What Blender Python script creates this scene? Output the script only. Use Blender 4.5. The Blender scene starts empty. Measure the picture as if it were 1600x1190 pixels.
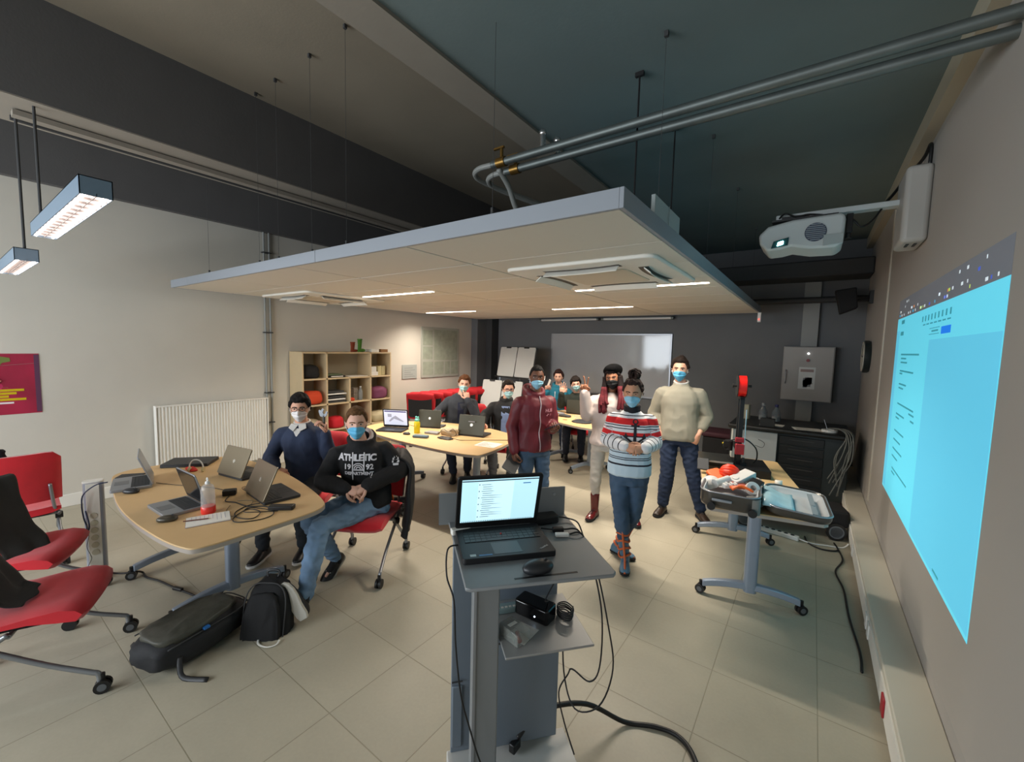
import bpy, bmesh, math, random
import numpy as np
from math import pi, sin, cos, radians as rad
from mathutils import Vector, Matrix, noise
from mathutils.bvhtree import BVHTree

random.seed(7)
S = bpy.context.scene
COL = S.collection

# ---------------------------------------------------------------- camera, world, light, exposure
CAM = Matrix(((0.81232759, -0.06798829, 0.57922489), (0.58267843, 0.05256299, -0.81100122), (0.02469279, 0.99630052, 0.08231367)))
cd_ = bpy.data.cameras.new('camera'); cam = bpy.data.objects.new('camera', cd_); COL.objects.link(cam)
cd_.lens = 36 * 656 / 1600; cd_.sensor_width = 36; cd_.sensor_fit = 'HORIZONTAL'; cd_.clip_start = .02
cam.matrix_world = Matrix.Translation((0, 0, 1.8)) @ CAM.to_4x4()
S.camera = cam
S.view_settings.view_transform = 'Standard'; S.view_settings.look = 'None'
S.view_settings.gamma = 1; S.view_settings.use_curve_mapping = False
S.view_settings.exposure = 1.0
S.cycles.max_bounces = 6; S.cycles.diffuse_bounces = 4; S.cycles.glossy_bounces = 3; S.cycles.transmission_bounces = 5
S.cycles.sample_clamp_indirect = 4; S.cycles.caustics_reflective = False; S.cycles.caustics_refractive = False
S.cycles.use_denoising = True
W = bpy.data.worlds.new('world'); S.world = W; W.use_nodes = True
W.node_tree.nodes['Background'].inputs[0].default_value = (.55, .62, .7, 1)
W.node_tree.nodes['Background'].inputs[1].default_value = .35

def area_light(name, loc, target, sx, sy, power, color, spread=pi):
    l = bpy.data.lights.new(name, 'AREA'); l.shape = 'RECTANGLE'; l.size = sx; l.size_y = sy
    l.energy = power; l.color = color; l.spread = spread
    o = bpy.data.objects.new(name, l); COL.objects.link(o); o.location = loc
    o.rotation_euler = (Vector(target) - Vector(loc)).to_track_quat('-Z', 'Y').to_euler()
    return o
# daylight through the three windows of the wall behind the camera
for wx, wp in ((-5.3, 54), (-3.4, 50), (-1.4, 22)):
    area_light('window_daylight', (wx, -2.9, 1.75), (wx, 5, 1.2), 1.5, 1.5, wp, (.86, .93, 1.0))

# the four recessed light strips of the ceiling raft
STRIPS = ((-2.0, -.76, 3.88), (-3.28, -2.04, 5.62), (-4.68, -3.44, 3.28), (-5.86, -4.70, 5.45))
for x0, x1, y in STRIPS:
    area_light('raft_strip_light', ((x0 + x1) / 2, y, 2.368), ((x0 + x1) / 2, y, 0), x1 - x0, .04, 21, (1.0, .89, .76), rad(138))

# ---------------------------------------------------------------- materials
def lin(c):
    if isinstance(c, str):
        c = c.lstrip('#'); c = [int(c[i:i+2], 16) / 255 for i in (0, 2, 4)]
    return tuple(v / 12.92 if v <= .04045 else ((v + .055) / 1.055) ** 2.4 for v in c)
MATS = {}
def mat(name, color, rough=.6, metal=0, bump=0, bscale=200, var=0, vscale=6, emit=0, trans=0, alpha=1, attr=None, spec=.5, coat=0, sheen=0, obj=True):
    if name in MATS: return MATS[name]
    m = bpy.data.materials.new(name); m.use_nodes = True; nt = m.node_tree; N = nt.nodes; L = nt.links
    p = N['Principled BSDF']; c = (*lin(color), 1)
    p.inputs['Base Color'].default_value = c; p.inputs['Roughness'].default_value = rough
    p.inputs['Metallic'].default_value = metal; p.inputs['Specular IOR Level'].default_value = spec
    if coat: p.inputs['Coat Weight'].default_value = coat
    if sheen: p.inputs['Sheen Weight'].default_value = sheen
    if trans: p.inputs['Transmission Weight'].default_value = trans
    if alpha < 1: p.inputs['Alpha'].default_value = alpha
    if emit: p.inputs['Emission Color'].default_value = c; p.inputs['Emission Strength'].default_value = emit * (.45 if emit < 2.5 else 1)
    tc = N.new('ShaderNodeTexCoord')
    src = None
    if attr:
        a = N.new('ShaderNodeAttribute'); a.attribute_name = attr; src = a.outputs['Color']
    if var:
        n = N.new('ShaderNodeTexNoise'); n.inputs['Scale'].default_value = vscale; n.inputs['Detail'].default_value = 5
        L.new(tc.outputs['Object'], n.inputs['Vector'])
        mr = N.new('ShaderNodeMapRange'); mr.inputs[1].default_value = .3; mr.inputs[2].default_value = .7
        mr.inputs[3].default_value = 1 - var; mr.inputs[4].default_value = 1 + var
        L.new(n.outputs['Fac'], mr.inputs[0])
        mx = N.new('ShaderNodeVectorMath'); mx.operation = 'MULTIPLY'
        if src: L.new(src, mx.inputs[0])
        else: mx.inputs[0].default_value = c[:3]
        L.new(mr.outputs[0], mx.inputs[1]); src = mx.outputs[0]
    if src: L.new(src, p.inputs['Base Color'])
    if bump:
        n = N.new('ShaderNodeTexNoise'); n.inputs['Scale'].default_value = bscale; n.inputs['Detail'].default_value = 4
        L.new(tc.outputs['Object'], n.inputs['Vector'])
        b = N.new('ShaderNodeBump'); b.inputs['Strength'].default_value = bump; b.inputs['Distance'].default_value = .004
        L.new(n.outputs['Fac'], b.inputs['Height']); L.new(b.outputs[0], p.inputs['Normal'])
    MATS[name] = m; return m

# ---------------------------------------------------------------- mesh building
class MB:
    """collects shapes into one bmesh"""
    def __init__(s): s.b = bmesh.new(); s.mi = 0
    def _face(s, vs):
        try:
            f = s.b.faces.new(vs); f.material_index = s.mi; return f
        except ValueError: return None
    def box(s, c, d, rz=0, M=None):
        M = M or (Matrix.Translation(c) @ Matrix.Rotation(rz, 4, 'Z'))
        if d is None: d = (1, 1, 1)
        v = [s.b.verts.new(M @ Vector((x * d[0] / 2, y * d[1] / 2, z * d[2] / 2))) for x in (-1, 1) for y in (-1, 1) for z in (-1, 1)]
        for q in ((0, 1, 3, 2), (4, 6, 7, 5), (0, 4, 5, 1), (2, 3, 7, 6), (0, 2, 6, 4), (1, 5, 7, 3)): s._face([v[i] for i in q])
        return s
    def bb(s, x0, x1, y0, y1, z0, z1): return s.box(((x0 + x1) / 2, (y0 + y1) / 2, (z0 + z1) / 2), (abs(x1 - x0), abs(y1 - y0), abs(z1 - z0)))
    def rings(s, R, cap=True, close=False):
        V = [[s.b.verts.new(p) for p in r] for r in R]
        n = len(V[0]); m = len(V)
        for i in range(m if close else m - 1):
            a, b = V[i], V[(i + 1) % m]
            for j in range(n): s._face([a[j], a[(j + 1) % n], b[(j + 1) % n], b[j]])
        if cap and not close:
            s._face(V[0][::-1]); s._face(V[-1])
        return s
    def tube(s, pts, r, n=8, smooth=0, close=False, cap=True, flat=None):
        P = [Vector(p) for p in pts]
        if smooth: P = catmull(P, smooth, close)
        rs = r if callable(r) else (lambda t: r)
        m = len(P); R = []; up = None
        for i, p in enumerate(P):
            if close: t = P[(i + 1) % m] - P[i - 1]
            else: t = P[min(i + 1, m - 1)] - P[max(i - 1, 0)]
            if t.length < 1e-9: t = Vector((0, 0, 1))
            t.normalize()
            if up is None:
                up = Vector((0, 0, 1)) if abs(t.z) < .9 else Vector((1, 0, 0))
            side = t.cross(up)
            if side.length < 1e-4: side = t.cross(Vector((.3, .9, .1)))
            side.normalize(); up = side.cross(t).normalized()
            q = rs(i / max(1, m - 1)); qa, qb = (q, q) if flat is None else (q * flat[0], q * flat[1])
            R.append([p + side * cos(2 * pi * k / n) * qa + up * sin(2 * pi * k / n) * qb for k in range(n)])
        return s.rings(R, cap, close)
    def cyl(s, a, b, r, r2=None, n=16):
        a = Vector(a); b = Vector(b); t = (b - a).normalized()
        u = t.orthogonal().normalized(); w = t.cross(u); r2 = r if r2 is None else r2
        return s.rings([[c + u * cos(2 * pi * k / n) * q + w * sin(2 * pi * k / n) * q for k in range(n)] for c, q in ((a, r), (b, r2))])
    def lathe(s, c, prof, n=20, M=None):
        M = M or Matrix.Translation(c)
        return s.rings([[M @ Vector((cos(2 * pi * k / n) * max(r, 1e-4), sin(2 * pi * k / n) * max(r, 1e-4), z)) for k in range(n)] for r, z in prof])
    def ball(s, c, r, n=12, m=8, M=None):
        if not hasattr(r, '__len__'): r = (r, r, r)
        M = (M or Matrix()); c = Vector(c); R = []
        for i in range(m + 1):
            a = -pi / 2 + pi * i / m; q = max(cos(a), .02)
            R.append([c + (M @ Vector((r[0] * q * cos(2 * pi * k / n), r[1] * q * sin(2 * pi * k / n), r[2] * sin(a)))) for k in range(n)])
        return s.rings(R)
    def prism(s, out, z0, z1, M=None):
        M = M or Matrix()
        return s.rings([[M @ Vector((x, y, z)) for x, y in out] for z in (z0, z1)])
    def quad(s, *p): s._face([s.b.verts.new(Vector(q)) for q in p]); return s
    def rbox(s, c, d, r, rz=0, seg=4, M=None):
        """box with rounded vertical edges"""
        M = M or (Matrix.Translation(c) @ Matrix.Rotation(rz, 4, 'Z'))
        return s.prism(rrect(d[0], d[1], r, seg), -d[2] / 2, d[2] / 2, M)
def rrect(w, h, r, seg=4):
    o = []
    for cx, cy, a0 in ((w/2-r, h/2-r, 0), (-w/2+r, h/2-r, 90), (-w/2+r, -h/2+r, 180), (w/2-r, -h/2+r, 270)):
        for k in range(seg + 1):
            a = rad(a0 + 90 * k / seg); o.append((cx + r * cos(a), cy + r * sin(a)))
    return o
def catmull(P, k, close=False):
    out = []; m = len(P)
    for i in range(m if close else m - 1):
        if close: a, b, c, d = P[i - 1], P[i], P[(i + 1) % m], P[(i + 2) % m]
        else: a, b, c, d = P[max(i - 1, 0)], P[i], P[i + 1], P[min(i + 2, m - 1)]
        for j in range(k):
            t = j / k
            out.append(.5 * ((2 * b) + (c - a) * t + (2 * a - 5 * b + 4 * c - d) * t * t + (3 * b - a - 3 * c + d) * t ** 3))
    if not close: out.append(P[-1].copy())
    return out

def link(name, me, m, parent=None, bevel=0, smooth=None, sub=0, solid=0, seg=2):
    o = bpy.data.objects.new(name, me); COL.objects.link(o)
    for x in (m if isinstance(m, (list, tuple)) else [m]): me.materials.append(x)
    if parent: o.parent = parent
    if solid:
        d = o.modifiers.new('solid', 'SOLIDIFY'); d.thickness = solid; d.offset = 0
    if bevel:
        d = o.modifiers.new('bevel', 'BEVEL'); d.width = bevel; d.segments = seg; d.limit_method = 'ANGLE'; d.angle_limit = rad(40)
    if sub:
        d = o.modifiers.new('sub', 'SUBSURF'); d.levels = d.render_levels = sub
    if smooth is None: smooth = 35
    if smooth:
        for p in me.polygons: p.use_smooth = True
        try:
            if smooth < 180: me.set_sharp_from_angle(angle=rad(smooth))
        except Exception: pass
    return o
def part(name, mb, m, parent=None, label=None, loc=None, **k):
    """ONE mesh object; with loc given the shapes are in room coordinates and the origin moves to loc"""
    bmesh.ops.recalc_face_normals(mb.b, faces=mb.b.faces)
    me = bpy.data.meshes.new(name); mb.b.to_mesh(me); mb.b.free()
    if loc is not None: me.transform(Matrix.Translation(-Vector(loc)))
    o = link(name, me, m, parent, **k)
    if loc is not None and parent is None: o.location = loc
    if label: o['label'] = label
    return o
def tag(o, label, cat, group=None):
    o['label'] = label; o['category'] = cat
    if group: o['group'] = group
    return o
def thing(name, label, cat, loc=(0, 0, 0), rz=0, group=None):
    o = bpy.data.objects.new(name, None); COL.objects.link(o); o.empty_display_size = .05
    o.location = loc; o.rotation_euler = (0, 0, rz); return tag(o, label, cat, group)
def struct(name, mb, m, **k):
    o = part(name, mb, m, **k); o['kind'] = 'structure'; return o
def dup(root, loc, rz, label=None, group=None, scale=None):
    r = root.copy(); COL.objects.link(r); r.location = loc; r.rotation_euler = (0, 0, rz)
    if label: r['label'] = label
    if group: r['group'] = group
    if scale: r.scale = scale
    for ch in list(root.children):
        c = ch.copy(); COL.objects.link(c); c.parent = r
        for g in list(ch.children):
            d = g.copy(); COL.objects.link(d); d.parent = c
    return r
def cable(name, pts, r, m, label=None, cat='cable', parent=None, smooth=6, n=6):
    mb = MB().tube(pts, r, n=n, smooth=smooth)
    o = part(name, mb, m, parent, smooth=180)
    if not parent: tag(o, label, cat)
    elif label: o['label'] = label
    return o
def text_mesh(body, size, depth=.0, bold=0, align='CENTER', space=1.0):
    c = bpy.data.curves.new('lettering', 'FONT'); c.body = body; c.size = size; c.extrude = depth; c.offset = bold
    c.align_x = align; c.align_y = 'CENTER'; c.space_character = space; c.resolution_u = 3
    o = bpy.data.objects.new('lettering', c); COL.objects.link(o)
    dg = bpy.context.evaluated_depsgraph_get(); dg.update()
    me = bpy.data.meshes.new_from_object(o.evaluated_get(dg)); bpy.data.objects.remove(o); bpy.data.curves.remove(c)
    return me
def text(name, body, size, m, M, parent=None, bold=0, depth=.0004, align='CENTER', label=None, space=1.0):
    me = text_mesh(body, size, depth, bold, align, space); me.transform(M)
    o = link(name, me, m, parent, smooth=0)
    if label: o['label'] = label
    return o
# ---------------------------------------------------------------- room shell
def floor_mat():
    m = bpy.data.materials.new('floor_tiles'); m.use_nodes = True; nt = m.node_tree; N = nt.nodes; L = nt.links; p = N['Principled BSDF']
    g = N.new('ShaderNodeNewGeometry'); sx = N.new('ShaderNodeSeparateXYZ'); L.new(g.outputs['Position'], sx.inputs[0])
    def mth(op, a, b=None):
        n = N.new('ShaderNodeMath'); n.operation = op
        for i, v in enumerate((a, b)):
            if v is None: continue
            if hasattr(v, 'links'): L.new(v, n.inputs[i])
            else: n.inputs[i].default_value = v
        return n.outputs[0]
    edges = []; cells = []
    for ax, off in (('X', -.345), ('Y', 1.055)):
        u = mth('DIVIDE', mth('SUBTRACT', sx.outputs[ax], off - 20 * .4835), .4835)
        fr = mth('FRACT', u); d = mth('MINIMUM', fr, mth('SUBTRACT', 1, fr)); edges.append(d); cells.append(mth('FLOOR', u))
    d = mth('MINIMUM', edges[0], edges[1])
    mr = N.new('ShaderNodeMapRange'); mr.inputs[1].default_value = .002; mr.inputs[2].default_value = .007; L.new(d, mr.inputs[0])
    cb = N.new('ShaderNodeCombineXYZ'); L.new(cells[0], cb.inputs[0]); L.new(cells[1], cb.inputs[1])
    wn = N.new('ShaderNodeTexWhiteNoise'); L.new(cb.outputs[0], wn.inputs['Vector'])
    n1 = N.new('ShaderNodeTexNoise'); n1.inputs['Scale'].default_value = 3.5; n1.inputs['Detail'].default_value = 6; L.new(g.outputs['Position'], n1.inputs['Vector'])
    n2 = N.new('ShaderNodeTexNoise'); n2.inputs['Scale'].default_value = 60; n2.inputs['Detail'].default_value = 4; L.new(g.outputs['Position'], n2.inputs['Vector'])
    k = mth('ADD', mth('MULTIPLY', n1.outputs['Fac'], .22), mth('ADD', mth('MULTIPLY', wn.outputs['Value'], .05), mth('MULTIPLY', n2.outputs['Fac'], .12)))
    k = mth('ADD', k, .80)
    mx = N.new('ShaderNodeVectorMath'); mx.operation = 'SCALE'; mx.inputs[0].default_value = lin('#aba491'); L.new(k, mx.inputs['Scale'])
    mix = N.new('ShaderNodeMix'); mix.data_type = 'RGBA'; L.new(mr.outputs[0], mix.inputs['Factor'])
    mix.inputs['A'].default_value = (*lin('#8d8773'), 1); L.new(mx.outputs[0], mix.inputs['B']); L.new(mix.outputs['Result'], p.inputs['Base Color'])
    p.inputs['Roughness'].default_value = .42; p.inputs['Specular IOR Level'].default_value = .35
    b = N.new('ShaderNodeBump'); b.inputs['Strength'].default_value = .25; b.inputs['Distance'].default_value = .004
    L.new(mth('ADD', mr.outputs[0], mth('MULTIPLY', n2.outputs['Fac'], .15)), b.inputs['Height']); L.new(b.outputs[0], p.inputs['Normal'])
    return m
M_floor = floor_mat()
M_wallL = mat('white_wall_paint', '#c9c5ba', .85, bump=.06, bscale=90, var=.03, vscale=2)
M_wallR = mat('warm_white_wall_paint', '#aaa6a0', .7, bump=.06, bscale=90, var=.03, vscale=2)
M_wallB = mat('grey_wall_paint', '#66686a', .8, bump=.06, bscale=90, var=.04, vscale=2)
M_ceil = mat('painted_slab', '#857c6c', .9, bump=.15, bscale=60, var=.05, vscale=2)
M_ceil3 = mat('grey_slab_teal_spill', '#6e7c7c', .85, bump=.12, bscale=60, var=.05, vscale=2)  # grey slab with some of the projection's teal spill mixed into its colour
M_beam = mat('dark_beam_paint', '#585757', .85, bump=.15, bscale=60, var=.05, vscale=3)
M_beamu = mat('pale_beam_paint', '#8d867b', .85, bump=.1, bscale=60, var=.03)
M_dark = mat('dark_grey_paint', '#3a3b3c', .7, bump=.05)
M_white = mat('white_paint', '#e2e0d8', .5, var=.02)
M_whitep = mat('white_plastic', '#dcdcd8', .4)
M_wframe = mat('pale_grey_aluminium', '#b9bec4', .35, metal=.4)
M_black = mat('black_plastic', '#141415', .45)
M_blackm = mat('matte_black_rubber', '#101012', .8)
M_steel = mat('galvanised_steel', '#6f7674', .5, metal=.7, var=.1, vscale=8)
M_silver = mat('silver_paint', '#9ea2a8', .35, metal=.6)
M_chrome = mat('brushed_chrome', '#c8c9ca', .2, metal=.95)
M_emitw = mat('led_light', '#fff2dc', .5, emit=9)
M_emitp = mat('pendant_diffuser_light', '#fff4ee', .5, emit=5)

XL, XR, YB, YF = -6.3, .57, 7.75, -3.0
struct('floor', MB().bb(XL - .1, XR + .1, YF - .1, YB + .1, -.1, 0), M_floor)
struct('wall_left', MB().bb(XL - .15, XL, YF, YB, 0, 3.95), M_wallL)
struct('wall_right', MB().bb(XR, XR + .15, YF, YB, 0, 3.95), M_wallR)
struct('wall_back', MB().bb(XL - .15, XR + .15, YB, YB + .15, 0, 3.95), M_wallB)
b = MB()
for x0, x1, z0, z1 in ((XL, XR, 0, .95), (XL, XR, 2.6, 3.95), (XL, -6.1, .95, 2.6), (-4.5, -4.2, .95, 2.6), (-2.6, -2.2, .95, 2.6), (-.6, XR, .95, 2.6)):
    b.bb(x0, x1, YF - .15, YF, z0, z1)
struct('wall_front', b, M_wallL)
for i_, (x0, x1) in enumerate(((-6.1, -4.5), (-4.2, -2.6), (-2.2, -.6))):
    b = MB()
    for q in ((x0, x1, .95, 1.0), (x0, x1, 2.55, 2.6), (x0, x0 + .05, 1.0, 2.55), (x1 - .05, x1, 1.0, 2.55), ((x0 + x1) / 2 - .025, (x0 + x1) / 2 + .025, 1.0, 2.55)): b.bb(q[0], q[1], YF - .1, YF - .04, q[2], q[3])
    struct('window_%d' % (i_ + 1), b, M_white)
struct('ceiling', MB().bb(XL - .1, XR + .1, YF - .1, YB + .1, 3.95, 4.05), M_ceil)
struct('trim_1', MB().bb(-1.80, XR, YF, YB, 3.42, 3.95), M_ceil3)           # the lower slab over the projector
struct('trim_2', MB().bb(-2.02, -1.795, YF, YB, 3.40, 3.95), M_beamu)
struct('trim_3', MB().bb(-4.72, -4.19, YF, YB, 3.30, 3.95), M_beam)
struct('trim_4', MB().bb(-4.715, -4.195, YF, YB, 3.292, 3.30), M_beamu)
struct('trim_5', MB().bb(XL, -6.22, YF, YB, 3.28, 3.95), M_beam)
struct('trim_6', MB().bb(XL, -6.12, 7.2, YB, 0, 3.95), M_wallB)             # pillar in the corner
struct('trim_7', MB().bb(-6.12, -5.95, 7.5, YB, 0, 3.95), M_dark)
struct('baseboard_left', MB().bb(XL, XL + .02, YF, 7.2, 0, .13), M_white, bevel=.004)
struct('baseboard_back', MB().bb(-5.95, XR, YB - .02, YB, 0, .13), M_wallB)
# cable trunking along the right wall
t = thing('cable_trunking', 'long white cable trunking running low along the right wall', 'trunking', (XR, 2.3, 0))
part('channel', MB().bb(.40, XR, YF + .02, 7.7, .02, .20), mat('trunking_white', '#c9c4b4', .5), t, loc=(XR, 2.3, 0), bevel=.006)
part('cover_strip', MB().bb(.392, .40, YF + .02, 7.7, .05, .17), M_white, t, loc=(XR, 2.3, 0))
for y, m in ((3.3, M_whitep), (3.42, M_whitep), (2.62, mat('red_socket', '#a3202a', .4)), (4.6, M_whitep)):
    part('socket', MB().bb(.383, .392, y - .035, y + .035, .065, .155), m, t, loc=(XR, 2.3, 0), bevel=.003,
         label='red socket outlet' if m.name.startswith('red') else None)
# cornice band of the right wall
struct('trim_8', MB().bb(.50, XR, YF, YB, 3.28, 3.42), mat('cream_cornice', '#b5ad98', .6))
# ---------------------------------------------------------------- suspended ceiling raft
PX0, PX1, PY0, PY1, PZ = -6.05, -.69, 1.71, 7.15, 2.375
M_tile = mat('acoustic_tile', '#d4cfc4', .9, bump=.1, bscale=150)
M_edge = mat('raft_edge_paint', '#90969e', .5)
t = thing('ceiling_raft', 'large white suspended ceiling raft hanging over the tables, with light strips', 'suspended ceiling', (-3.4, 4.4, PZ))
LOC = (-3.4, 4.4, PZ)
b = MB(); cols = [PX0 + i * (PX1 - PX0) / 4 for i in range(5)]; rows = [PY0 + i * (PY1 - PY0) / 9 for i in range(10)]
for i in range(4):
    for j in range(9): b.bb(cols[i] + .008, cols[i+1] - .008, rows[j] + .008, rows[j+1] - .008, PZ + .002, PZ + .03)
part('tile_field', b, M_tile, t, loc=LOC, bevel=.003)
part('tile_backing', MB().bb(PX0 + .01, PX1 - .01, PY0 + .01, PY1 - .01, PZ + .012, PZ + .055), mat('tile_grid_shadow_gap', '#6b5a49', .9), t, loc=LOC)
b = MB()
for x0, x1, y0, y1 in ((PX0 - .02, PX0, PY0 - .02, PY1 + .02), (PX1, PX1 + .02, PY0 - .02, PY1 + .02)): b.bb(x0, x1, y0, y1, PZ, PZ + .085)
b.bb(PX0, PX1, PY1, PY1 + .02, PZ, PZ + .085)
for x0, x1 in ((PX0, -5.55), (-5.546, -3.0), (-2.996, PX1)): b.bb(x0, x1, PY0 - .02, PY0, PZ, PZ + .085)
part('edge_frame', b, M_edge, t, loc=LOC, bevel=.002)
for x0, x1, y in STRIPS:
    part('light_strip', MB().bb(x0, x1, y - .022, y + .022, PZ - .003, PZ + .004), mat('raft_strip_light', '#ffeeda', .5, emit=7), t, loc=LOC)
for i, (x, y, z1) in enumerate(((-.72, 2.29, 3.42), (-.94, 2.53, 3.42), (-.93, 3.27, 3.42), (-.72, 3.54, 3.42), (-.72, 4.78, 3.42), (-1.41, 1.76, 3.95), (-2.74, 1.78, 3.95), (-3.23, 1.8, 3.95), (-3.76, 1.8, 3.95), (-4.11, 1.8, 3.95), (-5.2, 1.78, 3.95), (-.72, 6.4, 3.42))):
    thick = i in (1, 2)
    b = MB().cyl((x, y, PZ + .05), (x, y, z1), .006 if thick else .0013, n=6)
    b.box((x, y, z1 - .012), (.05, .02, .024) if thick else (.02, .02, .03)); b.cyl((x, y, PZ + .085), (x, y, PZ + .14), .009, n=8)
    part('suspension_rod', b, M_dark if not thick else M_blackm, t, loc=LOC)
part('side_plate', MB().bb(-.70, -.68, 2.12, 2.58, PZ + .08, 2.56).bb(-.676, -.672, 2.34, 2.345, PZ + .08, 2.56), mat('pale_sheet_metal', '#aab4b4', .4), t, loc=LOC, bevel=.002)
part('sensor', MB().bb(-.70, -.655, 7.08, 7.14, 2.24, 2.38), M_whitep, t, loc=LOC, bevel=.004)
part('sensor_lamp', MB().ball((-.68, 7.075, 2.28), .006), mat('red_indicator_light', '#ff3018', .5, emit=4), t, loc=LOC)
M_vent = mat('vent_shadow', '#5d564c', .7)
def cassette(cx, cy, name_label):
    t = thing('air_conditioner_cassette', name_label, 'air conditioner', (cx, cy, PZ))
    w = .56; z = PZ - .004
    b = MB().prism([(x + cx, y + cy) for x, y in rrect(2 * w, 2 * w, .07)], PZ - .022, PZ + .005)
    part('bezel', b, M_white, t, loc=(cx, cy, PZ), bevel=.012, seg=3)
    part('return_grille', MB().prism([(x + cx, y + cy) for x, y in rrect(.56, .56, .05)], PZ - .03, PZ - .015), mat('grille_cream', '#cfc4b0', .5), t, loc=(cx, cy, PZ), bevel=.004)
    for k in range(4):
        a = k * pi / 2; M = Matrix.Translation((cx, cy, 0)) @ Matrix.Rotation(a, 4, 'Z')
        s = MB(); R = []
        for i in range(9):
            u = -.29 + .58 * i / 8; bow = .03 * (1 - (u / .29) ** 2)
            R.append([M @ Vector((u, q, zz)) for q, zz in ((.37 - bow, PZ - .024), (.44 - bow, PZ - .024), (.44 - bow, PZ - .02), (.37 - bow, PZ - .02))])
        s.rings(R); sl = part('air_slot', s, M_vent, t, loc=(cx, cy, PZ))
        f = MB().rings([[M @ Vector((u, q, zz)) for q, zz in ((.41 - .03 * (1 - (u / .29) ** 2), PZ - .025), (.455 - .03 * (1 - (u / .29) ** 2), PZ - .06), (.452 - .03 * (1 - (u / .29) ** 2), PZ - .064), (.405 - .03 * (1 - (u / .29) ** 2), PZ - .029))] for u in [-.28 + .56 * i / 8 for i in range(9)]])
        part('louvre_flap', f, M_white, sl, loc=(cx, cy, PZ))
cassette(-1.37, 3.12, 'white square air conditioner cassette in the near right corner of the ceiling raft')
cassette(-5.3, 3.12, 'white square air conditioner cassette at the left end of the ceiling raft')
# ---------------------------------------------------------------- pendant lamps
def pendant(cx, cy, z, ln, label, rodx, ztop):
    t = thing('pendant_lamp', label, 'lamp', (cx, cy, z), 0, 'rectangular pendant lamps over the left side')
    w = .115; b = MB(); h = .085
    b.bb(cx - ln/2, cx + ln/2, cy - w/2, cy - w/2 + .004, z, z + h).bb(cx - ln/2, cx + ln/2, cy + w/2 - .004, cy + w/2, z, z + h)
    b.bb(cx - ln/2, cx - ln/2 + .004, cy - w/2, cy + w/2, z, z + h).bb(cx + ln/2 - .004, cx + ln/2, cy - w/2, cy + w/2, z, z + h)
    b.bb(cx - ln/2, cx + ln/2, cy - w/2, cy + w/2, z + h - .004, z + h)
    part('housing', b, mat('blue_grey_lamp_housing', '#74889a', .45, metal=.1), t, loc=(cx, cy, z))
    g = MB(); g.bb(cx - ln/2 + .006, cx + ln/2 - .006, cy - w/2 + .006, cy + w/2 - .006, z + .012, z + .016)
    part('diffuser', g, mat('pendant_louvre_light', '#ffeae4', .5, emit=1.3), t, loc=(cx, cy, z))
    for dy in (-.038, .038): part('tube', MB().cyl((cx - ln/2 + .02, cy + dy, z + .006), (cx + ln/2 - .02, cy + dy, z + .006), .007, n=8), mat('pendant_tube_light', '#fff6ee', .5, emit=5), t, loc=(cx, cy, z))
    g = MB(); n = int(ln / .1)
    for i in range(1, n): g.bb(cx - ln/2 + i * ln / n, cx - ln/2 + i * ln / n + .002, cy - w/2 + .004, cy + w/2 - .004, z + .001, z + .014)
    g.bb(cx - ln/2, cx + ln/2, cy - .0015, cy + .0015, z + .001, z + .014)
    part('louvre', g, mat('lamp_louvre', '#8f8a88', .3), t, loc=(cx, cy, z))
    for x in rodx: part('rod', MB().cyl((x, cy, z + h), (x, cy, ztop), .008, n=8), M_dark, t, loc=(cx, cy, z))
pendant(-3.47, .50, 2.44, 1.46, 'larger blue-grey pendant lamp with louvred tubes, nearer the camera', (-4.27,), 3.29)
pendant(-4.98, .44, 2.30, 1.12, 'smaller blue-grey pendant lamp at the far left, beside the poster wall', (-4.5,), 3.29)
t = thing('lighting_rail', 'long pale rail running under the dark ceiling beam above the pendant lamps', 'rail', (-4.45, .4, 3.25))
part('rail', MB().bb(-4.49, -4.41, .42, 7.2, 3.25, 3.285), M_beamu, t, loc=(-4.45, .4, 3.25))
part('conduit', MB().cyl((-4.56, .42, 3.27), (-4.56, 7.2, 3.27), .018, n=8), M_dark, t, loc=(-4.45, .4, 3.25), label='dark conduit beside the rail')
# ---------------------------------------------------------------- pipes under the slab
for k, (dy, dz, lab) in enumerate(((0, 0, 'upper galvanised pipe of the pair crossing below the slab'), (.085, -.03, 'lower galvanised pipe of the pair crossing below the slab'))):
    y, z = 2.42 + dy, 3.08 + dz
    x1 = -1.95 + .06 * k
    t = thing('heating_pipe', lab, 'pipe', (0, y, z), 0, 'pair of galvanised pipes under the slab')
    part('straight_run', MB().tube([(XR, y, z), (x1, y, z)], .026, n=12), M_steel, t, loc=(0, y, z))
    pts = [(x1, y, z), (x1 - .12, y, z), (x1 - .20, y + .05, z - .01), (x1 - .22, y + .18, z - .02), (x1 - .15, y + .5, z - .03), (x1 - .05, y + 1.0, z - .04), (x1, y + 2.5, z - .05)]
    part('bend', MB().tube(pts, .019, n=10, smooth=6), mat('white_hose', '#8e908c', .5), t, loc=(0, y, z), label='pale hose end curving back')
    part('valve', MB().cyl((x1 + .05, y, z), (x1 + .12, y, z), .034, n=12).cyl((x1 + .085, y, z), (x1 + .085, y, z + .09), .012).box((x1 + .06, y, z + .1), (.09, .018, .012)), mat('brass', '#8a6a35', .35, metal=.8), t, loc=(0, y, z))
    part('air_vent', MB().cyl((x1 + .42, y, z + .02), (x1 + .42, y, z + .10), .02).ball((x1 + .42, y, z + .11), .026), M_chrome, t, loc=(0, y, z))
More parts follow.
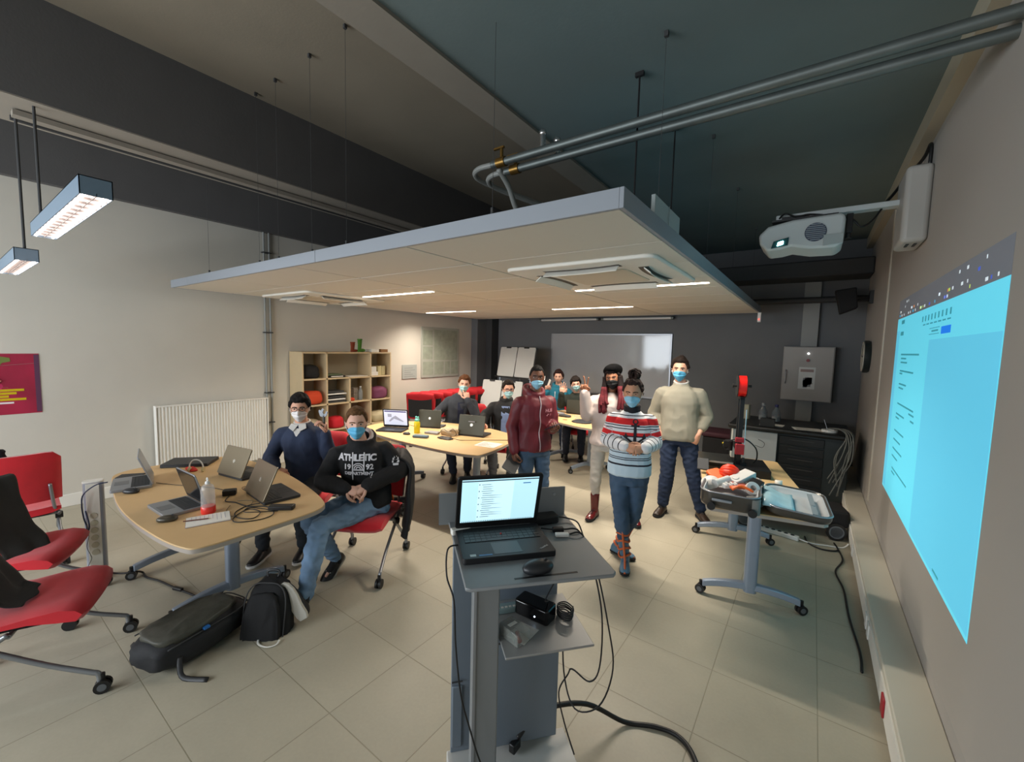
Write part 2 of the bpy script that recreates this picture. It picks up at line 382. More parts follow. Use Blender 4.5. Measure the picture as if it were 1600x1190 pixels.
cable('flexible_hose', [(-1.92, 2.46, 3.06), (-1.93, 2.6, 2.98), (-1.95, 2.75, 2.85), (-1.90, 2.9, 2.80), (-1.80, 3.0, 2.86), (-1.72, 3.25, 2.88), (-1.65, 3.7, 2.80), (-1.6, 4.1, 2.46)], .02, MATS['white_hose'], 'white flexible hose looping down from the pipes to the raft', 'hose', n=8)
# ---------------------------------------------------------------- wall left things
t = thing('radiator', 'white ribbed panel radiator low on the left wall', 'radiator', (XL, 2.15, .12))
RY0, RY1 = 1.53, 2.78; b = MB(); R = []
n = 36
out = []
for i in range(n * 6 + 1):
    y = RY0 + .02 + (RY1 - RY0 - .04) * i / (n * 6); ph = (i % 6) / 6
    out.append((XL + .10 - (.012 if ph in (0, 1/6, 5/6) and False else 0) + .010 * (1 if .2 < ph < .8 else 0) - .002, y))
out = out + [(XL + .085, RY1 - .02), (XL + .085, RY0 + .02)]
part('front_panel', MB().prism(out, .14, .98), M_white, t, loc=(XL, 2.15, .12))
part('top_grille', MB().bb(XL + .03, XL + .115, RY0, RY1, .98, 1.0).bb(XL + .03, XL + .112, RY0, RY0 + .012, .13, .98).bb(XL + .03, XL + .112, RY1 - .012, RY1, .13, .98), M_white, t, loc=(XL, 2.15, .12), bevel=.003)
part('back_panel', MB().bb(XL + .03, XL + .05, RY0 + .02, RY1 - .02, .14, .96).bb(XL, XL + .03, RY0 + .2, RY0 + .23, .3, .8).bb(XL, XL + .03, RY1 - .23, RY1 - .2, .3, .8), M_white, t, loc=(XL, 2.15, .12))
part('valve', MB().cyl((XL + .07, RY1, .18), (XL + .07, RY1 + .05, .18), .012).cyl((XL + .07, RY1 + .05, .16), (XL + .07, RY1 + .05, .27), .018), M_whitep, t, loc=(XL, 2.15, .12))
for y, lab in ((2.80, 'left-hand grey conduit pipe climbing the left wall beside the radiator'), (2.87, 'right-hand grey conduit pipe climbing the left wall beside the radiator')):
    b = MB().cyl((XL + .03, y, .14), (XL + .03, y, 3.28), .012, n=10)
    tag(part('conduit_pipe', b, mat('conduit_grey', '#8d908d', .5), None, loc=(XL, y, 0.14), smooth=60), lab, 'pipe')
t = thing('pipe_clip_rail', 'small clips holding the pair of conduit pipes to the left wall', 'bracket', (XL, 2.83, 1))
for z in (.62, 1.05, 1.9, 3.0): part('clip', MB().bb(XL, XL + .05, 2.775, 2.895, z, z + .015), M_dark, t, loc=(XL, 2.83, 1))
# poster
t = thing('poster', 'crimson poster with a green frog, yellow caption lines and a big white letter', 'poster', (XL, .4, 1.32))
LOC = (XL, .4, 1.32); X0 = XL + .004
part('sheet', MB().bb(XL, X0, .02, .66, 1.02, 1.61), mat('poster_crimson', '#9c1d3c', .5, var=.25, vscale=3), t, loc=LOC)
part('edge_strip', MB().bb(X0, X0 + .001, .625, .66, 1.03, 1.60), mat('poster_dark_edge', '#5a3550', .5), t, loc=LOC)
part('pink_patch', MB().prism([(.02, 1.03), (.33, 1.03), (.42, 1.3), (.3, 1.5), (.02, 1.52)], 0, .001, M=Matrix(((0, 0, 1, X0), (1, 0, 0, 0), (0, 1, 0, 0), (0, 0, 0, 1)))), mat('poster_pink', '#c22a5e', .5), t, loc=LOC)
PM = Matrix(((0, 0, 1, X0 + .001), (1, 0, 0, 0), (0, 1, 0, 0), (0, 0, 0, 1)))
part('frog_picture', MB().prism([(.24, 1.50), (.30, 1.57), (.40, 1.585), (.47, 1.57), (.475, 1.535), (.42, 1.52), (.40, 1.48), (.33, 1.455), (.26, 1.465)], 0, .001, M=PM), mat('frog_green', '#6d7a3c', .5), t, loc=LOC)
b = MB().tube([(X0 + .002, .02, 1.47), (X0 + .002, .25, 1.48), (X0 + .002, .47, 1.50), (X0 + .002, .625, 1.515)], .006, flat=(1, .2)); part('branch_picture', b, mat('pale_print', '#c8b5b0', .5), t, loc=LOC)
b = MB().tube([(X0 + .002, .24, 1.45), (X0 + .002, .34, 1.42), (X0 + .002, .41, 1.35), (X0 + .002, .37, 1.29), (X0 + .002, .45, 1.285)], .009, flat=(1, .2)); part('leg_picture', b, mat('frog_leg_tan', '#b98a72', .5), t, loc=LOC)
b = MB()
for i, (y0, y1, z0) in enumerate(((.30, .55, 1.245), (.27, .50, 1.215), (.27, .45, 1.185), (.27, .56, 1.155))): b.bb(X0, X0 + .0015, y0, y1, z0, z0 + .022)
part('yellow_caption', b, mat('yellow_print', '#c9b000', .5), t, loc=LOC)
part('orange_belly', MB().prism([(.27, 1.47), (.38, 1.49), (.36, 1.465), (.29, 1.45)], .001, .002, M=PM), mat('orange_print', '#cc7a1a', .5), t, loc=LOC)
part('white_caption', MB().bb(X0, X0 + .0015, .28, .48, 1.125, 1.142).bb(X0, X0 + .0015, .1, .2, 1.17, 1.2), mat('white_print', '#e8dcdc', .5), t, loc=LOC)
TM = lambda x, y, z: Matrix(((0, 0, 1, x - LOC[0]), (1, 0, 0, y - LOC[1]), (0, 1, 0, z - LOC[2]), (0, 0, 0, 1)))
text('white_letter', 'F', .13, MATS['white_print'], TM(X0 + .001, .33, 1.065), t, bold=.006)
# framed notices
t = thing('notice_board', 'large flat grey board with faded sheets on the left wall', 'notice board', (XL, 6.2, 1.15))
LOC = (XL, 6.2, 1.15)
part('board', MB().bb(XL, XL + .018, 5.7, 6.78, 1.13, 2.14), mat('board_grey', '#a9aca2', .35), t, loc=LOC, bevel=.004)
for y0, y1, z0, z1 in ((5.74, 6.02, 1.18, 1.45), (6.05, 6.32, 1.18, 1.45), (6.35, 6.5, 1.18, 1.45), (6.53, 6.75, 1.18, 1.45), (5.74, 6.0, 1.5, 1.75), (5.74, 6.0, 1.78, 2.08), (6.04, 6.72, 1.48, 2.1)):
    part('sheet', MB().bb(XL + .018, XL + .020, y0, y1, z0, z1), mat('faded_sheet', '#98a090', .5, var=.12, vscale=10), t, loc=LOC)
t = thing('wall_notice', 'small square grey notice on the left wall beside the shelf', 'notice', (XL, 5.4, 1.27))
part('plate', MB().bb(XL, XL + .015, 5.23, 5.59, 1.13, 1.40), mat('notice_grey', '#a3aaa6', .4), t, loc=(XL, 5.4, 1.27), bevel=.003)
b = MB()
for i in range(5): b.bb(XL + .015, XL + .016, 5.28, 5.54 - .05 * (i % 3), 1.17 + i * .04, 1.18 + i * .04)
part('print', b, mat('grey_print', '#858c88', .5), t, loc=(XL, 5.4, 1.27))
# ---------------------------------------------------------------- back wall
t = thing('whiteboard', 'large glossy whiteboard on the grey back wall', 'whiteboard', (-3.3, YB, .9)); LOC = (-3.3, YB, .9)
part('surface', MB().bb(-4.49, -2.08, YB - .022, YB - .012, .93, 2.06), mat('whiteboard_enamel', '#a6a8ab', .07), t, loc=LOC)
fr = MB()
for q in ((-4.52, -4.49, .9, 2.09), (-2.08, -2.05, .9, 2.09), (-4.49, -2.08, .9, .93), (-4.49, -2.08, 2.06, 2.09)): fr.bb(q[0], q[1], YB - .03, YB, q[2], q[3])
part('frame', fr, M_silver, t, loc=LOC, bevel=.003)
for i, (x0, x1) in enumerate(((-4.78, -3.42), (-3.38, -2.02))):
    t = thing('tube_light', ('left', 'right')[i] + '-hand unlit white tube light above the whiteboard', 'light', ((x0 + x1)/2, YB - .1, 2.365), 0, 'tube lights above the whiteboard')
    LOC = ((x0 + x1)/2, YB - .1, 2.365)
    part('tube', MB().cyl((x0 + .05, YB - .1, 2.365), (x1 - .05, YB - .1, 2.365), .022), mat('white_glass', '#c9c9c6', .25), t, loc=LOC)
    for x in (x0 + .03, x1 - .03): part('end_cap', MB().cyl((x - .02, YB - .1, 2.365), (x + .02, YB - .1, 2.365), .032).bb(x - .012, x + .012, YB - .1, YB, 2.355, 2.385), M_steel, t, loc=LOC)
def flipchart(cx, cy, z0, rz, label):
    t = thing('flipchart', label, 'flipchart', (cx, cy, 0), rz)
    T = Matrix.Translation((0, 0, z0)) @ Matrix.Rotation(rad(-12), 4, 'X')
    M_pad = mat('flipchart_paper', '#b9bab6', .6)
    for k in (-1, 1):
        p = part('paper_pad', MB().prism([(x + k * .235, y + .31) for x, y in rrect(.45, .62, .03)], .01, .03, M=T @ Matrix.Rotation(rad(90), 4, 'X')), M_pad, t, bevel=.003)
        part('clip', MB().box(None, None, M=T @ Matrix.Translation((k * .235, -.035, .61)) @ Matrix.Diagonal((.12, .02, .03, 1))), M_black, p)
    part('backboard', MB().box(None, None, M=T @ Matrix.Translation((0, .0, .31)) @ Matrix.Diagonal((.94, .016, .62, 1))), M_dark, t)
    part('pen_tray', MB().box(None, None, M=T @ Matrix.Translation((0, -.03, -.015)) @ Matrix.Diagonal((.96, .07, .02, 1))), M_black, t)
    for k in (-1, 1): part('leg', MB().tube([(k * .40, .02, z0), (k * .44, -.12 if k else 0, 0.01)], .014), M_silver, t)
    part('leg', MB().tube([(0, .05, z0 + .4), (0, .5, .01)], .014), M_silver, t)
flipchart(-4.98, 7.05, 1.17, rad(-4), 'taller flipchart easel with two blank sheets side by side')
flipchart(-5.02, 6.62, .50, rad(6), 'lower flipchart easel with blank sheets, in front of the taller one')
# electrical cabinet
t = thing('wall_cabinet', 'pale grey wall cabinet with a red button and a picture sheet', 'cabinet', (-.06, YB, 1.1)); LOC = (-.06, YB, 1.1)
M_cab = mat('cabinet_grey_enamel', '#96938f', .45)
part('body', MB().bb(-.37, .25, YB - .2, YB, 1.10, 1.90), M_cab, t, loc=LOC, bevel=.004)
dr = part('door', MB().bb(-.36, .24, YB - .215, YB - .2, 1.11, 1.89), M_cab, t, loc=LOC, bevel=.004)
part('handle', MB().tube([(-.32, YB - .22, 1.35), (-.32, YB - .25, 1.38), (-.32, YB - .25, 1.52), (-.32, YB - .22, 1.55)], .008), M_silver, dr, loc=LOC)
part('red_button', MB().cyl((-.06, YB - .215, 1.70), (-.06, YB - .235, 1.70), .022), mat('red_button', '#7d1f26', .4), dr, loc=LOC)
part('indicator', MB().ball((-.06, YB - .222, 1.80), .012), mat('white_indicator_light', '#ffffff', .5, emit=3), dr, loc=LOC)
sh = part('picture_sheet', MB().bb(-.16, .04, YB - .218, YB - .215, 1.28, 1.60), mat('laminated_sheet', '#b9bbb8', .3), dr, loc=LOC)
b = MB(); random.seed(3)
for i in range(14): b.bb(-.14 + .15 * random.random(), -.11 + .13 * random.random(), YB - .2195, YB - .218, 1.30 + .1 * random.random(), 1.34 + .12 * random.random())
part('printed_picture', b, mat('dark_print', '#6a6e70', .5), dr, loc=LOC)
part('printed_heading', MB().bb(-.14, .02, YB - .2195, YB - .218, 1.53, 1.57), mat('brownish_print', '#8b7672', .5), dr, loc=LOC)
for z0, z1, lab in ((1.905, 2.85, 'wide vertical pale trunking rising above the wall cabinet'), (.14, 1.095, 'wide vertical pale trunking below the wall cabinet, behind the bench')):
    tag(part('wall_trunking', MB().bb(-.17, .03, YB - .08, YB, z0, z1), mat('trunking_grey', '#858683', .5), loc=(-.07, YB, z0)), lab, 'trunking')
tag(part('ventilation_duct', MB().bb(-2.5, XR, YB - .55, YB, 2.86, 3.08), M_dark, loc=(-.7, YB, 2.9), bevel=.02), 'dark rectangular ventilation duct across the top of the back wall', 'duct')
tag(part('heating_pipe', MB().cyl((-3.5, YB - .14, 2.58), (XR, YB - .14, 2.58), .045), M_dark, loc=(-1, YB, 2.6)), 'dark horizontal pipe running below the duct on the back wall', 'pipe')
# ---------------------------------------------------------------- right wall
t = thing('projection_board', 'tall pale board fixed to the right wall behind the projected picture', 'board', (XR, 3, .4)); LOC = (XR, 3, .4)
part('panel', MB().bb(.556, XR, YF + .5, 5.52, .32, 3.20), mat('projection_board_face', '#aea9a2', .6), t, loc=LOC)
part('edge_trim', MB().bb(.545, XR, 5.52, 5.56, .32, 3.20), mat('pale_edge_trim', '#c4beb0', .4), t, loc=LOC)
def proj():
    t = thing('projected_image', 'glowing cyan projected computer page on the right wall board', 'projection', (.556, 3.5, .7)); LOC = (.556, 3.5, .7)
    x = .5555
    def q(name, y0, y1, z0, z1, m, dx=.0006):
        b = MB()
        b.bb(x - dx, x, y0, y1, z0, z1); return part(name, b, m, t, loc=LOC, smooth=0)
    cy = mat('projected_cyan_light', '#62cfe8', .9, emit=.72); cy2 = mat('projected_blue_light', '#5cc0e0', .9, emit=.70)
    ink = mat('projected_ink', '#3aa3b5', .9, emit=.4); hd = mat('projected_dark_header', '#8d929c', .9, emit=.06)
    q('page_background', 2.28, 4.74, .70, 2.10, cy)
    q('page_panel', 2.29, 3.50, .72, 1.90, cy2, .0008)
    q('left_margin', 4.6, 4.735, .72, 2.0, cy2, .0008)
    q('toolbar', 2.28, 4.74, 2.10, 2.25, hd)
    q('blue_button', 3.03, 3.23, 1.925, 1.965, mat('projected_button_blue', '#1470d8', .9, emit=.9), .001)
    b = MB(); random.seed(5)
    def ln(y0, y1, z, h=.012): b.bb(x - .0012, x, y0, y1, z, z + h)
    for z in (2.05, 1.96): ln(4.42, 4.55, z, .03)
    for y0, y1, z in ((3.75, 4.44, 1.805), (4.2, 4.42, 1.775), (4.15, 4.42, 1.745), (3.88, 4.42, 1.68), (4.3, 4.42, 1.66), (4.1, 4.4, 1.58), (4.2, 4.4, 1.55), (3.75, 4.38, 1.43), (4.05, 4.4, 1.35), (4.25, 4.4, 1.32), (3.72, 3.9, 1.40), (3.7, 3.82, 1.36), (4.0, 4.4, 1.22), (4.1, 4.4, 1.15), (4.0, 4.4, 1.08), (4.15, 4.4, 1.02), (3.73, 4.35, .93), (4.2, 4.35, .9)): ln(y0, y1, z)
    for i in range(9): ln(3.05 + i * .085, 3.08 + i * .085, 2.02, .035)
    for i in range(7): ln(3.05 + i * .1, 3.12 + i * .1, 1.995, .008)
    ln(3.27, 3.52, 1.965, .004); ln(3.27, 3.52, 1.93, .004); ln(3.3, 3.46, 1.945, .01)
    part('page_lettering', b, ink, t, loc=LOC, smooth=0)
    q('corner_writing', 2.76, 2.88, .735, .747, ink, .0012)
    for c, n0 in (('#dce8f0', 26), ('#4a62c8', 5), ('#c0e060', 4), ('#46c0f0', 3), ('#e08a50', 2)):
        b = MB()
        for i in range(n0):
            y = random.uniform(2.4, 4.7); z = random.choice((2.115, 2.145, 2.175, 2.21)); 
            if z > 2.17 and 3.0 < y < 4.3: z = 2.115
            w = random.uniform(.01, .035); b.bb(x - .0012, x, y, y + w, z, z + .016)
        part('toolbar_lettering', b, mat('projected_icon_' + {'#dce8f0': 'white', '#4a62c8': 'blue', '#c0e060': 'green', '#46c0f0': 'cyan', '#e08a50': 'orange'}[c], c, .9, emit=.6), t, loc=LOC, smooth=0)
proj()
# projector on its arm
t = thing('projector', 'white short-throw projector hanging from a wall arm, lens lit', 'projector', (-.15, 4.1, 2.6)); LOC = (-.15, 4.1, 2.6)
M_pj = mat('projector_white', '#c9cfcf', .4)
out = [(-.41, 2.66), (-.42, 2.73), (-.36, 2.79), (-.20, 2.82), (.10, 2.83), (.125, 2.80), (.12, 2.62), (.08, 2.585), (-.08, 2.59), (-.20, 2.62), (-.27, 2.605), (-.36, 2.60)]
MX = Matrix(((1, 0, 0, 0), (0, 0, 1, 0), (0, 1, 0, 0), (0, 0, 0, 1)))
part('body', MB().prism(out, 3.93, 4.28, M=MX), M_pj, t, loc=LOC, bevel=.022, seg=3)
ln_ = part('lens_window', MB().prism([(-.33, 2.615), (-.22, 2.63), (-.215, 2.69), (-.315, 2.668)], 3.922, 3.935, M=MX), mat('lens_dark_teal', '#1d4a4e', .1), t, loc=LOC)
part('lens_glow', MB().prism([(-.29, 2.63), (-.25, 2.64), (-.25, 2.665), (-.285, 2.657)], 3.918, 3.925, M=MX), mat('projector_beam_light', '#c8fffb', .5, emit=12), ln_, loc=LOC)
g = MB()
for i in range(9):
    w = .062 * math.sqrt(max(.05, 1 - ((i - 4) / 4.6) ** 2)); g.bb(-.05 - w, -.05 + w, 3.918, 3.93, 2.705 + (i - 4) * .014, 2.705 + (i - 4) * .014 + .005)
part('vent_grille', MB().cyl((-.05, 3.925, 2.707), (-.05, 3.94, 2.707), .068, n=24), mat('vent_dark_blue', '#3c4458', .5), t, loc=LOC)
part('vent_slats', g, mat('vent_slat', '#9aa4ac', .4), t, loc=LOC)
part('side_cover', MB().prism([(.0, 2.60), (.118, 2.61), (.12, 2.68), (.0, 2.68)], 3.922, 3.935, M=MX), mat('projector_grey_cover', '#aab3b3', .45), t, loc=LOC, bevel=.003)
part('mount_plate', MB().bb(-.34, .08, 3.98, 4.22, 2.83, 2.845).bb(-.28, -.1, 4.05, 4.15, 2.845, 2.88), M_dark, t, loc=LOC)
part('arm', MB().bb(-.32, .44, 4.06, 4.15, 2.86, 2.90), M_pj, t, loc=LOC, bevel=.006)
part('wall_mount', MB().bb(.42, .556, 3.86, 4.22, 2.56, 3.06), mat('mount_cover_white', '#b7b4ae', .45), t, loc=LOC, bevel=.03, seg=4)
part('mount_slots', MB().bb(.46, .475, 3.93, 4.03, 2.555, 2.562).bb(.50, .515, 3.93, 4.03, 2.555, 2.562), M_dark, t, loc=LOC)
cable('projector_cable', [(-.32, 4.12, 2.86), (-.26, 4.0, 2.89), (-.18, 4.02, 2.86), (-.1, 4.03, 2.87), (.05, 4.05, 2.84), (.16, 4.05, 2.80), (.22, 4.06, 2.74), (.28, 4.08, 2.78), (.33, 4.1, 2.86)], .007, M_black, 'black cable looping under the projector arm')
cable('projector_feed_cable', [(.33, 4.18, 2.89), (.40, 4.3, 3.0), (.47, 4.35, 3.12), (.54, 4.2, 3.2), (.545, 4.0, 3.22), (.545, 3.98, 3.08)], .011, M_black, 'thick black cable arching from the projector arm up the right wall')
tag(part('cable_plug', MB().bb(.13, .17, 4.03, 4.07, 2.70, 2.84).cyl((.15, 4.05, 2.66), (.15, 4.05, 2.7), .02), M_black, loc=(.15, 4.05, 2.7), bevel=.004), 'black plug box clipped under the projector arm', 'plug')
t = thing('wall_speaker', 'black loudspeaker on a bracket high in the far right corner', 'speaker', (.45, 7.2, 2.5)); LOC = (.45, 7.2, 2.5)
part('cabinet', MB().prism([(.17, 2.63), (.39, 2.66), (.42, 2.40), (.24, 2.32)], 6.95, 7.13, M=MX), M_blackm, t, loc=LOC, bevel=.015)
part('bracket', MB().bb(.53, XR, 7.02, 7.12, 2.46, 2.62).tube([(.40, 7.05, 2.5), (.54, 7.07, 2.52)], .018), M_black, t, loc=LOC)
t = thing('wall_clock', 'round wall clock seen edge-on, high on the far right wall', 'clock', (XR, 6.85, 1.78)); LOC = (XR, 6.85, 1.78)
part('case', MB().lathe(None, [(0, 0), (.19, 0), (.2, .02), (.2, .06), (.18, .07)], 32, M=Matrix.Translation((XR, 6.85, 1.78)) @ Matrix.Rotation(rad(-90), 4, 'Y')), mat('clock_black_rim', '#1c2626', .4), t, loc=LOC, smooth=50)
part('dial', MB().lathe(None, [(0, .062), (.185, .062), (.185, .074), (0, .074)], 32, M=Matrix.Translation((XR, 6.85, 1.78)) @ Matrix.Rotation(rad(-90), 4, 'Y')), mat('clock_dial', '#c9c6b8', .4), t, loc=LOC)
part('hands', MB().bb(XR - .078, XR - .074, 6.84, 6.86, 1.78, 1.92).bb(XR - .078, XR - .074, 6.75, 6.86, 1.772, 1.788), M_black, t, loc=LOC)
# ---------------------------------------------------------------- furniture
M_red = mat('red_chair_fabric', '#d41c2a', .85, bump=.25, bscale=500, var=.06, vscale=12, sheen=.3)
M_redd = mat('deep_red_chair_fabric', '#a80f1a', .85, bump=.25, bscale=500, var=.06, vscale=12)
M_tube = mat('grey_chair_tube', '#8d9094', .35, metal=.55)
M_beech = mat('beech_laminate', '#cfad7c', .45, var=.05, vscale=3)
M_edgeg = mat('table_edge_grey', '#a39a90', .5)
M_tleg = mat('table_leg_grey', '#8f9bab', .35, metal=.3)
M_wheel = mat('castor_black', '#131314', .5); M_hubc = mat('castor_hub_grey', '#5c6064', .4)
def castor(parent, x, y, a, z=0, r=.034):
    c = Vector((x, y, z + r)); ax = Vector((-sin(a), cos(a), 0)); b = MB()
    b.cyl(c - ax * .022, c - ax * .006, r, n=16).cyl(c + ax * .006, c + ax * .022, r, n=16).cyl(c - ax * .006, c + ax * .006, r * .7)
    b.cyl(c + Vector((0, 0, r * .6)), c + Vector((0, 0, r + .03)), .011)
    w = part('castor', b, M_wheel, parent, smooth=40)
    part('hub_ring', MB().cyl(c - ax * .0235, c - ax * .022, r * .55).cyl(c + ax * .022, c + ax * .0235, r * .55), M_hubc, w)
    return w
def seat_mesh(flip=False):
    prof = [(-.24, .455), (-.10, .445), (.06, .462), (.17, .468), (.235, .452), (.262, .415), (.235, .375), (.16, .385), (.05, .405), (-.24, .405)]
    R = []; n = 10
    for i in range(n + 1):
        t = -1 + 2 * i / n; y = .245 * t; k = 1 - .10 * abs(t) ** 3; dz = .008 * t * t
        ins = .012 if abs(t) == 1 else 0
        R.append([Vector((x * k, y, z + dz + (-ins if z > .44 else ins if z < .41 else 0))) for x, z in prof])
    return MB().rings(R)
def back_mesh():
    R = []; n = 12
    for i in range(n + 1):
        t = -1 + 2 * i / n; y = .255 * t; bow = .055 * t * t
        hh = .395 if abs(t) < .75 else .395 - .05 * ((abs(t) - .75) / .25) ** 2
        th = .03 if abs(t) < 1 else .018
        ring = []
        for u, th_s in ((0, 1), (.3, 1), (.55, 1.25), (.8, 1.05), (1, .6), (1, -.6), (.8, -1.05), (.55, -1.25), (.3, -1), (0, -1)):
            zz = .52 + (hh * u); xx = -.255 - .11 * u + bow + th * th_s * (.9 if u in (0, 1) else 1)
            ring.append(Vector((xx, y, zz)))
        R.append(ring)
    return MB().rings(R)
def make_chair(label, group, fold=False, loc=(0, 0, 0), rz=0):
    t = thing('training_chair', label, 'chair', loc, rz, group)
    if fold:
        Mf = Matrix.Translation((-.19, 0, .46)) @ Matrix.Rotation(rad(-82), 4, 'Y') @ Matrix.Translation((.22, 0, -.43))
        s = seat_mesh(); bmesh.ops.transform(s.b, matrix=Mf, verts=s.b.verts[:]); part('seat', s, M_redd, t, smooth=70)
        u = MB().prism(rrect(.40, .42, .05), .392, .402); bmesh.ops.transform(u.b, matrix=Mf, verts=u.b.verts[:]); part('seat_underside', u, M_blackm, t)
    else:
        part('seat', seat_mesh(), M_red, t, smooth=70, bevel=0)
        part('seat_underside', MB().prism([(x - .02, y) for x, y in rrect(.38, .40, .05)], .392, .404), M_blackm, t)
    part('backrest', back_mesh(), M_redd if fold else M_red, t, smooth=70)
    for s in (-1, 1):
        y = s * .235
        f = part('front_leg', MB().tube([(-.20, y, .40), (-.12, y, .36), (.10, y, .20), (.25, y * 1.08, .12), (.285, y * 1.1, .10), (.29, y * 1.1, .055)], .0125, smooth=4), M_tube, t, smooth=180)
        castor(f, .30, y * 1.1, 0)
        r = part('rear_leg', MB().tube([(-.02, y, .395), (-.08, y * .98, .35), (-.22, y, .20), (-.28, y * 1.04, .13), (-.30, y * 1.05, .10), (-.30, y * 1.05, .055)], .0125, smooth=4), M_tube, t, smooth=180)
        castor(r, -.31, y * 1.05, 0)
        part('pivot_cap', MB().cyl((-.10, y - .022, .345), (-.10, y + .022, .345), .026), M_black, t)
        part('back_support', MB().tube([(-.08, y * .9, .37), (-.20, y * .9, .42), (-.26, y * .85, .52), (-.31, y * .8, .66)], .011, smooth=4), M_tube, t, smooth=180)
    part('cross_bar', MB().cyl((-.02, -.235, .385), (-.02, .235, .385), .011).cyl((-.16, -.235, .385), (-.16, .235, .385), .011), M_tube, t)
    return t
ch = make_chair('red chair nearest the camera at the left edge, seat empty, facing the round-ended table', None, loc=(-3.18, .27, 0), rz=rad(66))
def chair(x, y, a, label, group=None): return dup(ch, (x, y, 0), rad(a), label, group)
chair(-3.97, .29, 62, 'red chair second from the camera at the left edge, beside the power column')
chair(-5.02, .34, 176, 'red chair at the far left, turned away, its backrest against the white wall')
chair(-2.86, 1.99, -60, 'red chair under the man in the black hooded sweatshirt')
chair(-3.68, 1.99, -55, 'red chair under the man in the navy pullover')
chair(-4.03, 4.52, -60, 'red chair under the man in the dark grey cardigan')
chair(-3.33, 4.66, -65, 'red chair under the man in glasses and black jacket')
chair(-3.72, 6.74, -62, 'red chair under the man in the teal hooded top')
chair(-3.14, 6.38, -62, 'red chair under the man in dark green raising his palm')
nest = make_chair('folded red chair at the near end of the nested row by the left wall', 'nested red chairs along the left wall', True, (-5.62, 5.05, 0), rad(-52))
for i in range(1, 9):
    dup(nest, (-5.62 + .012 * i, 5.05 + i * .225, 0), rad(-52), 'folded red chair %s the nested row by the left wall' % ('at the far end of' if i == 8 else ('second from the near end of', 'third from the near end of', 'fourth from the near end of', 'in the middle of', 'just past the middle of', 'third from the far end of', 'second from the far end of')[i - 1]))
# ---------------------------------------------------------------- tables
def spline_outline(P, k=6): return [(v.x, v.y) for v in catmull([Vector((x, y, 0)) for x, y in P], k, True)]
def table(label, outline, cols, lx, foot, loc, nm='meeting_table', ang=90):
    t = thing(nm, label, 'table', loc); c = Vector(loc)
    part('tabletop', MB().prism(outline, .722, .745), M_beech, t, loc=loc, bevel=.003)
    cxy = (sum(p[0] for p in outline) / len(outline), sum(p[1] for p in outline) / len(outline))
    part('edge_band', MB().prism([(cxy[0] + (x - cxy[0]) * 1.0015, cxy[1] + (y - cxy[1]) * 1.0015) for x, y in outline], .716, .738), M_edgeg, t, loc=loc)
    a = rad(ang); d = Vector((cos(a), sin(a), 0))
    for cx, cy in cols:
        leg = part('leg', MB().rbox((cx, cy, .40), (.085, .065, .63), .025, rz=a), M_tleg, t, loc=loc, smooth=60)
        R = []
        for i in range(13):
            u = -1 + i / 6; p = Vector((cx, cy, 0)) + d * u * foot; z = .125 - .045 * u * u; n_ = Vector((-d.y, d.x, 0)); w = .032 - .008 * abs(u); h = .022
            R.append([p + n_ * w + Vector((0, 0, z - h)), p + n_ * w * .8 + Vector((0, 0, z + h)), p - n_ * w * .8 + Vector((0, 0, z + h)), p - n_ * w + Vector((0, 0, z - h))])
        ft = part('foot', MB().rings(R), M_tleg, t, loc=loc, bevel=.006)
        for s in (-1, 1):
            p = Vector((cx, cy, 0)) + d * s * (foot + .01) - c
            w = castor(t, p.x, p.y, a + .4 * s, z=-c.z, r=.033); w.name = 'castor'
    part('under_frame', MB().box(((cols[0][0] + cols[-1][0]) / 2, (cols[0][1] + cols[-1][1]) / 2, .70), ((Vector(cols[0] + (0,)) - Vector(cols[-1] + (0,))).length + .1, .05, .035),
         rz=math.atan2(cols[-1][1] - cols[0][1], cols[-1][0] - cols[0][0])), M_dark, t, loc=loc)
    return t
T1 = spline_outline([(-4.36, 1.06), (-4.37, .93), (-4.29, .80), (-4.10, .745), (-3.58, .665), (-3.18, .645), (-2.78, .665), (-2.54, .705), (-2.46, .77), (-2.45, 1.02), (-2.46, 1.32), (-2.50, 1.44), (-2.60, 1.50), (-2.9, 1.57), (-3.35, 1.63), (-3.86, 1.625), (-4.18, 1.55), (-4.30, 1.47), (-4.35, 1.32)], 4)
table('beech-topped boat-shaped table nearest the left wall, with the two seated men behind it', T1, [(-3.16, 1.16), (-4.02, 1.16)], 0, .34, (-3.4, 1.15, 0))
T2 = spline_outline([(-4.58, 3.3), (-4.45, 3.12), (-4.18, 3.03), (-3.75, 2.975), (-3.3, 2.96), (-2.85, 2.98), (-2.62, 3.03), (-2.555, 3.12), (-2.60, 3.5), (-2.72, 3.9), (-2.82, 4.03), (-3.0, 4.10), (-3.4, 4.17), (-3.9, 4.10), (-4.3, 3.93), (-4.58, 3.6)], 4)
table('beech-topped meeting table with the yellow bottle, in the middle of the room', T2, [(-3.02, 3.58), (-4.17, 3.48)], 0, .34, (-3.5, 3.5, 0))
T3 = spline_outline([(-3.60, 6.0), (-3.42, 5.72), (-3.0, 5.28), (-2.85, 5.18), (-2.45, 5.06), (-2.2, 5.10), (-2.1, 5.25), (-2.2, 5.65), (-2.5, 5.9), (-2.9, 6.06), (-3.2, 6.16), (-3.5, 6.14)], 4)
table('beech-topped table farthest back, behind the standing people', T3, [(-2.56, 5.60), (-3.2, 5.98)], 0, .32, (-2.8, 5.7, 0), ang=60)
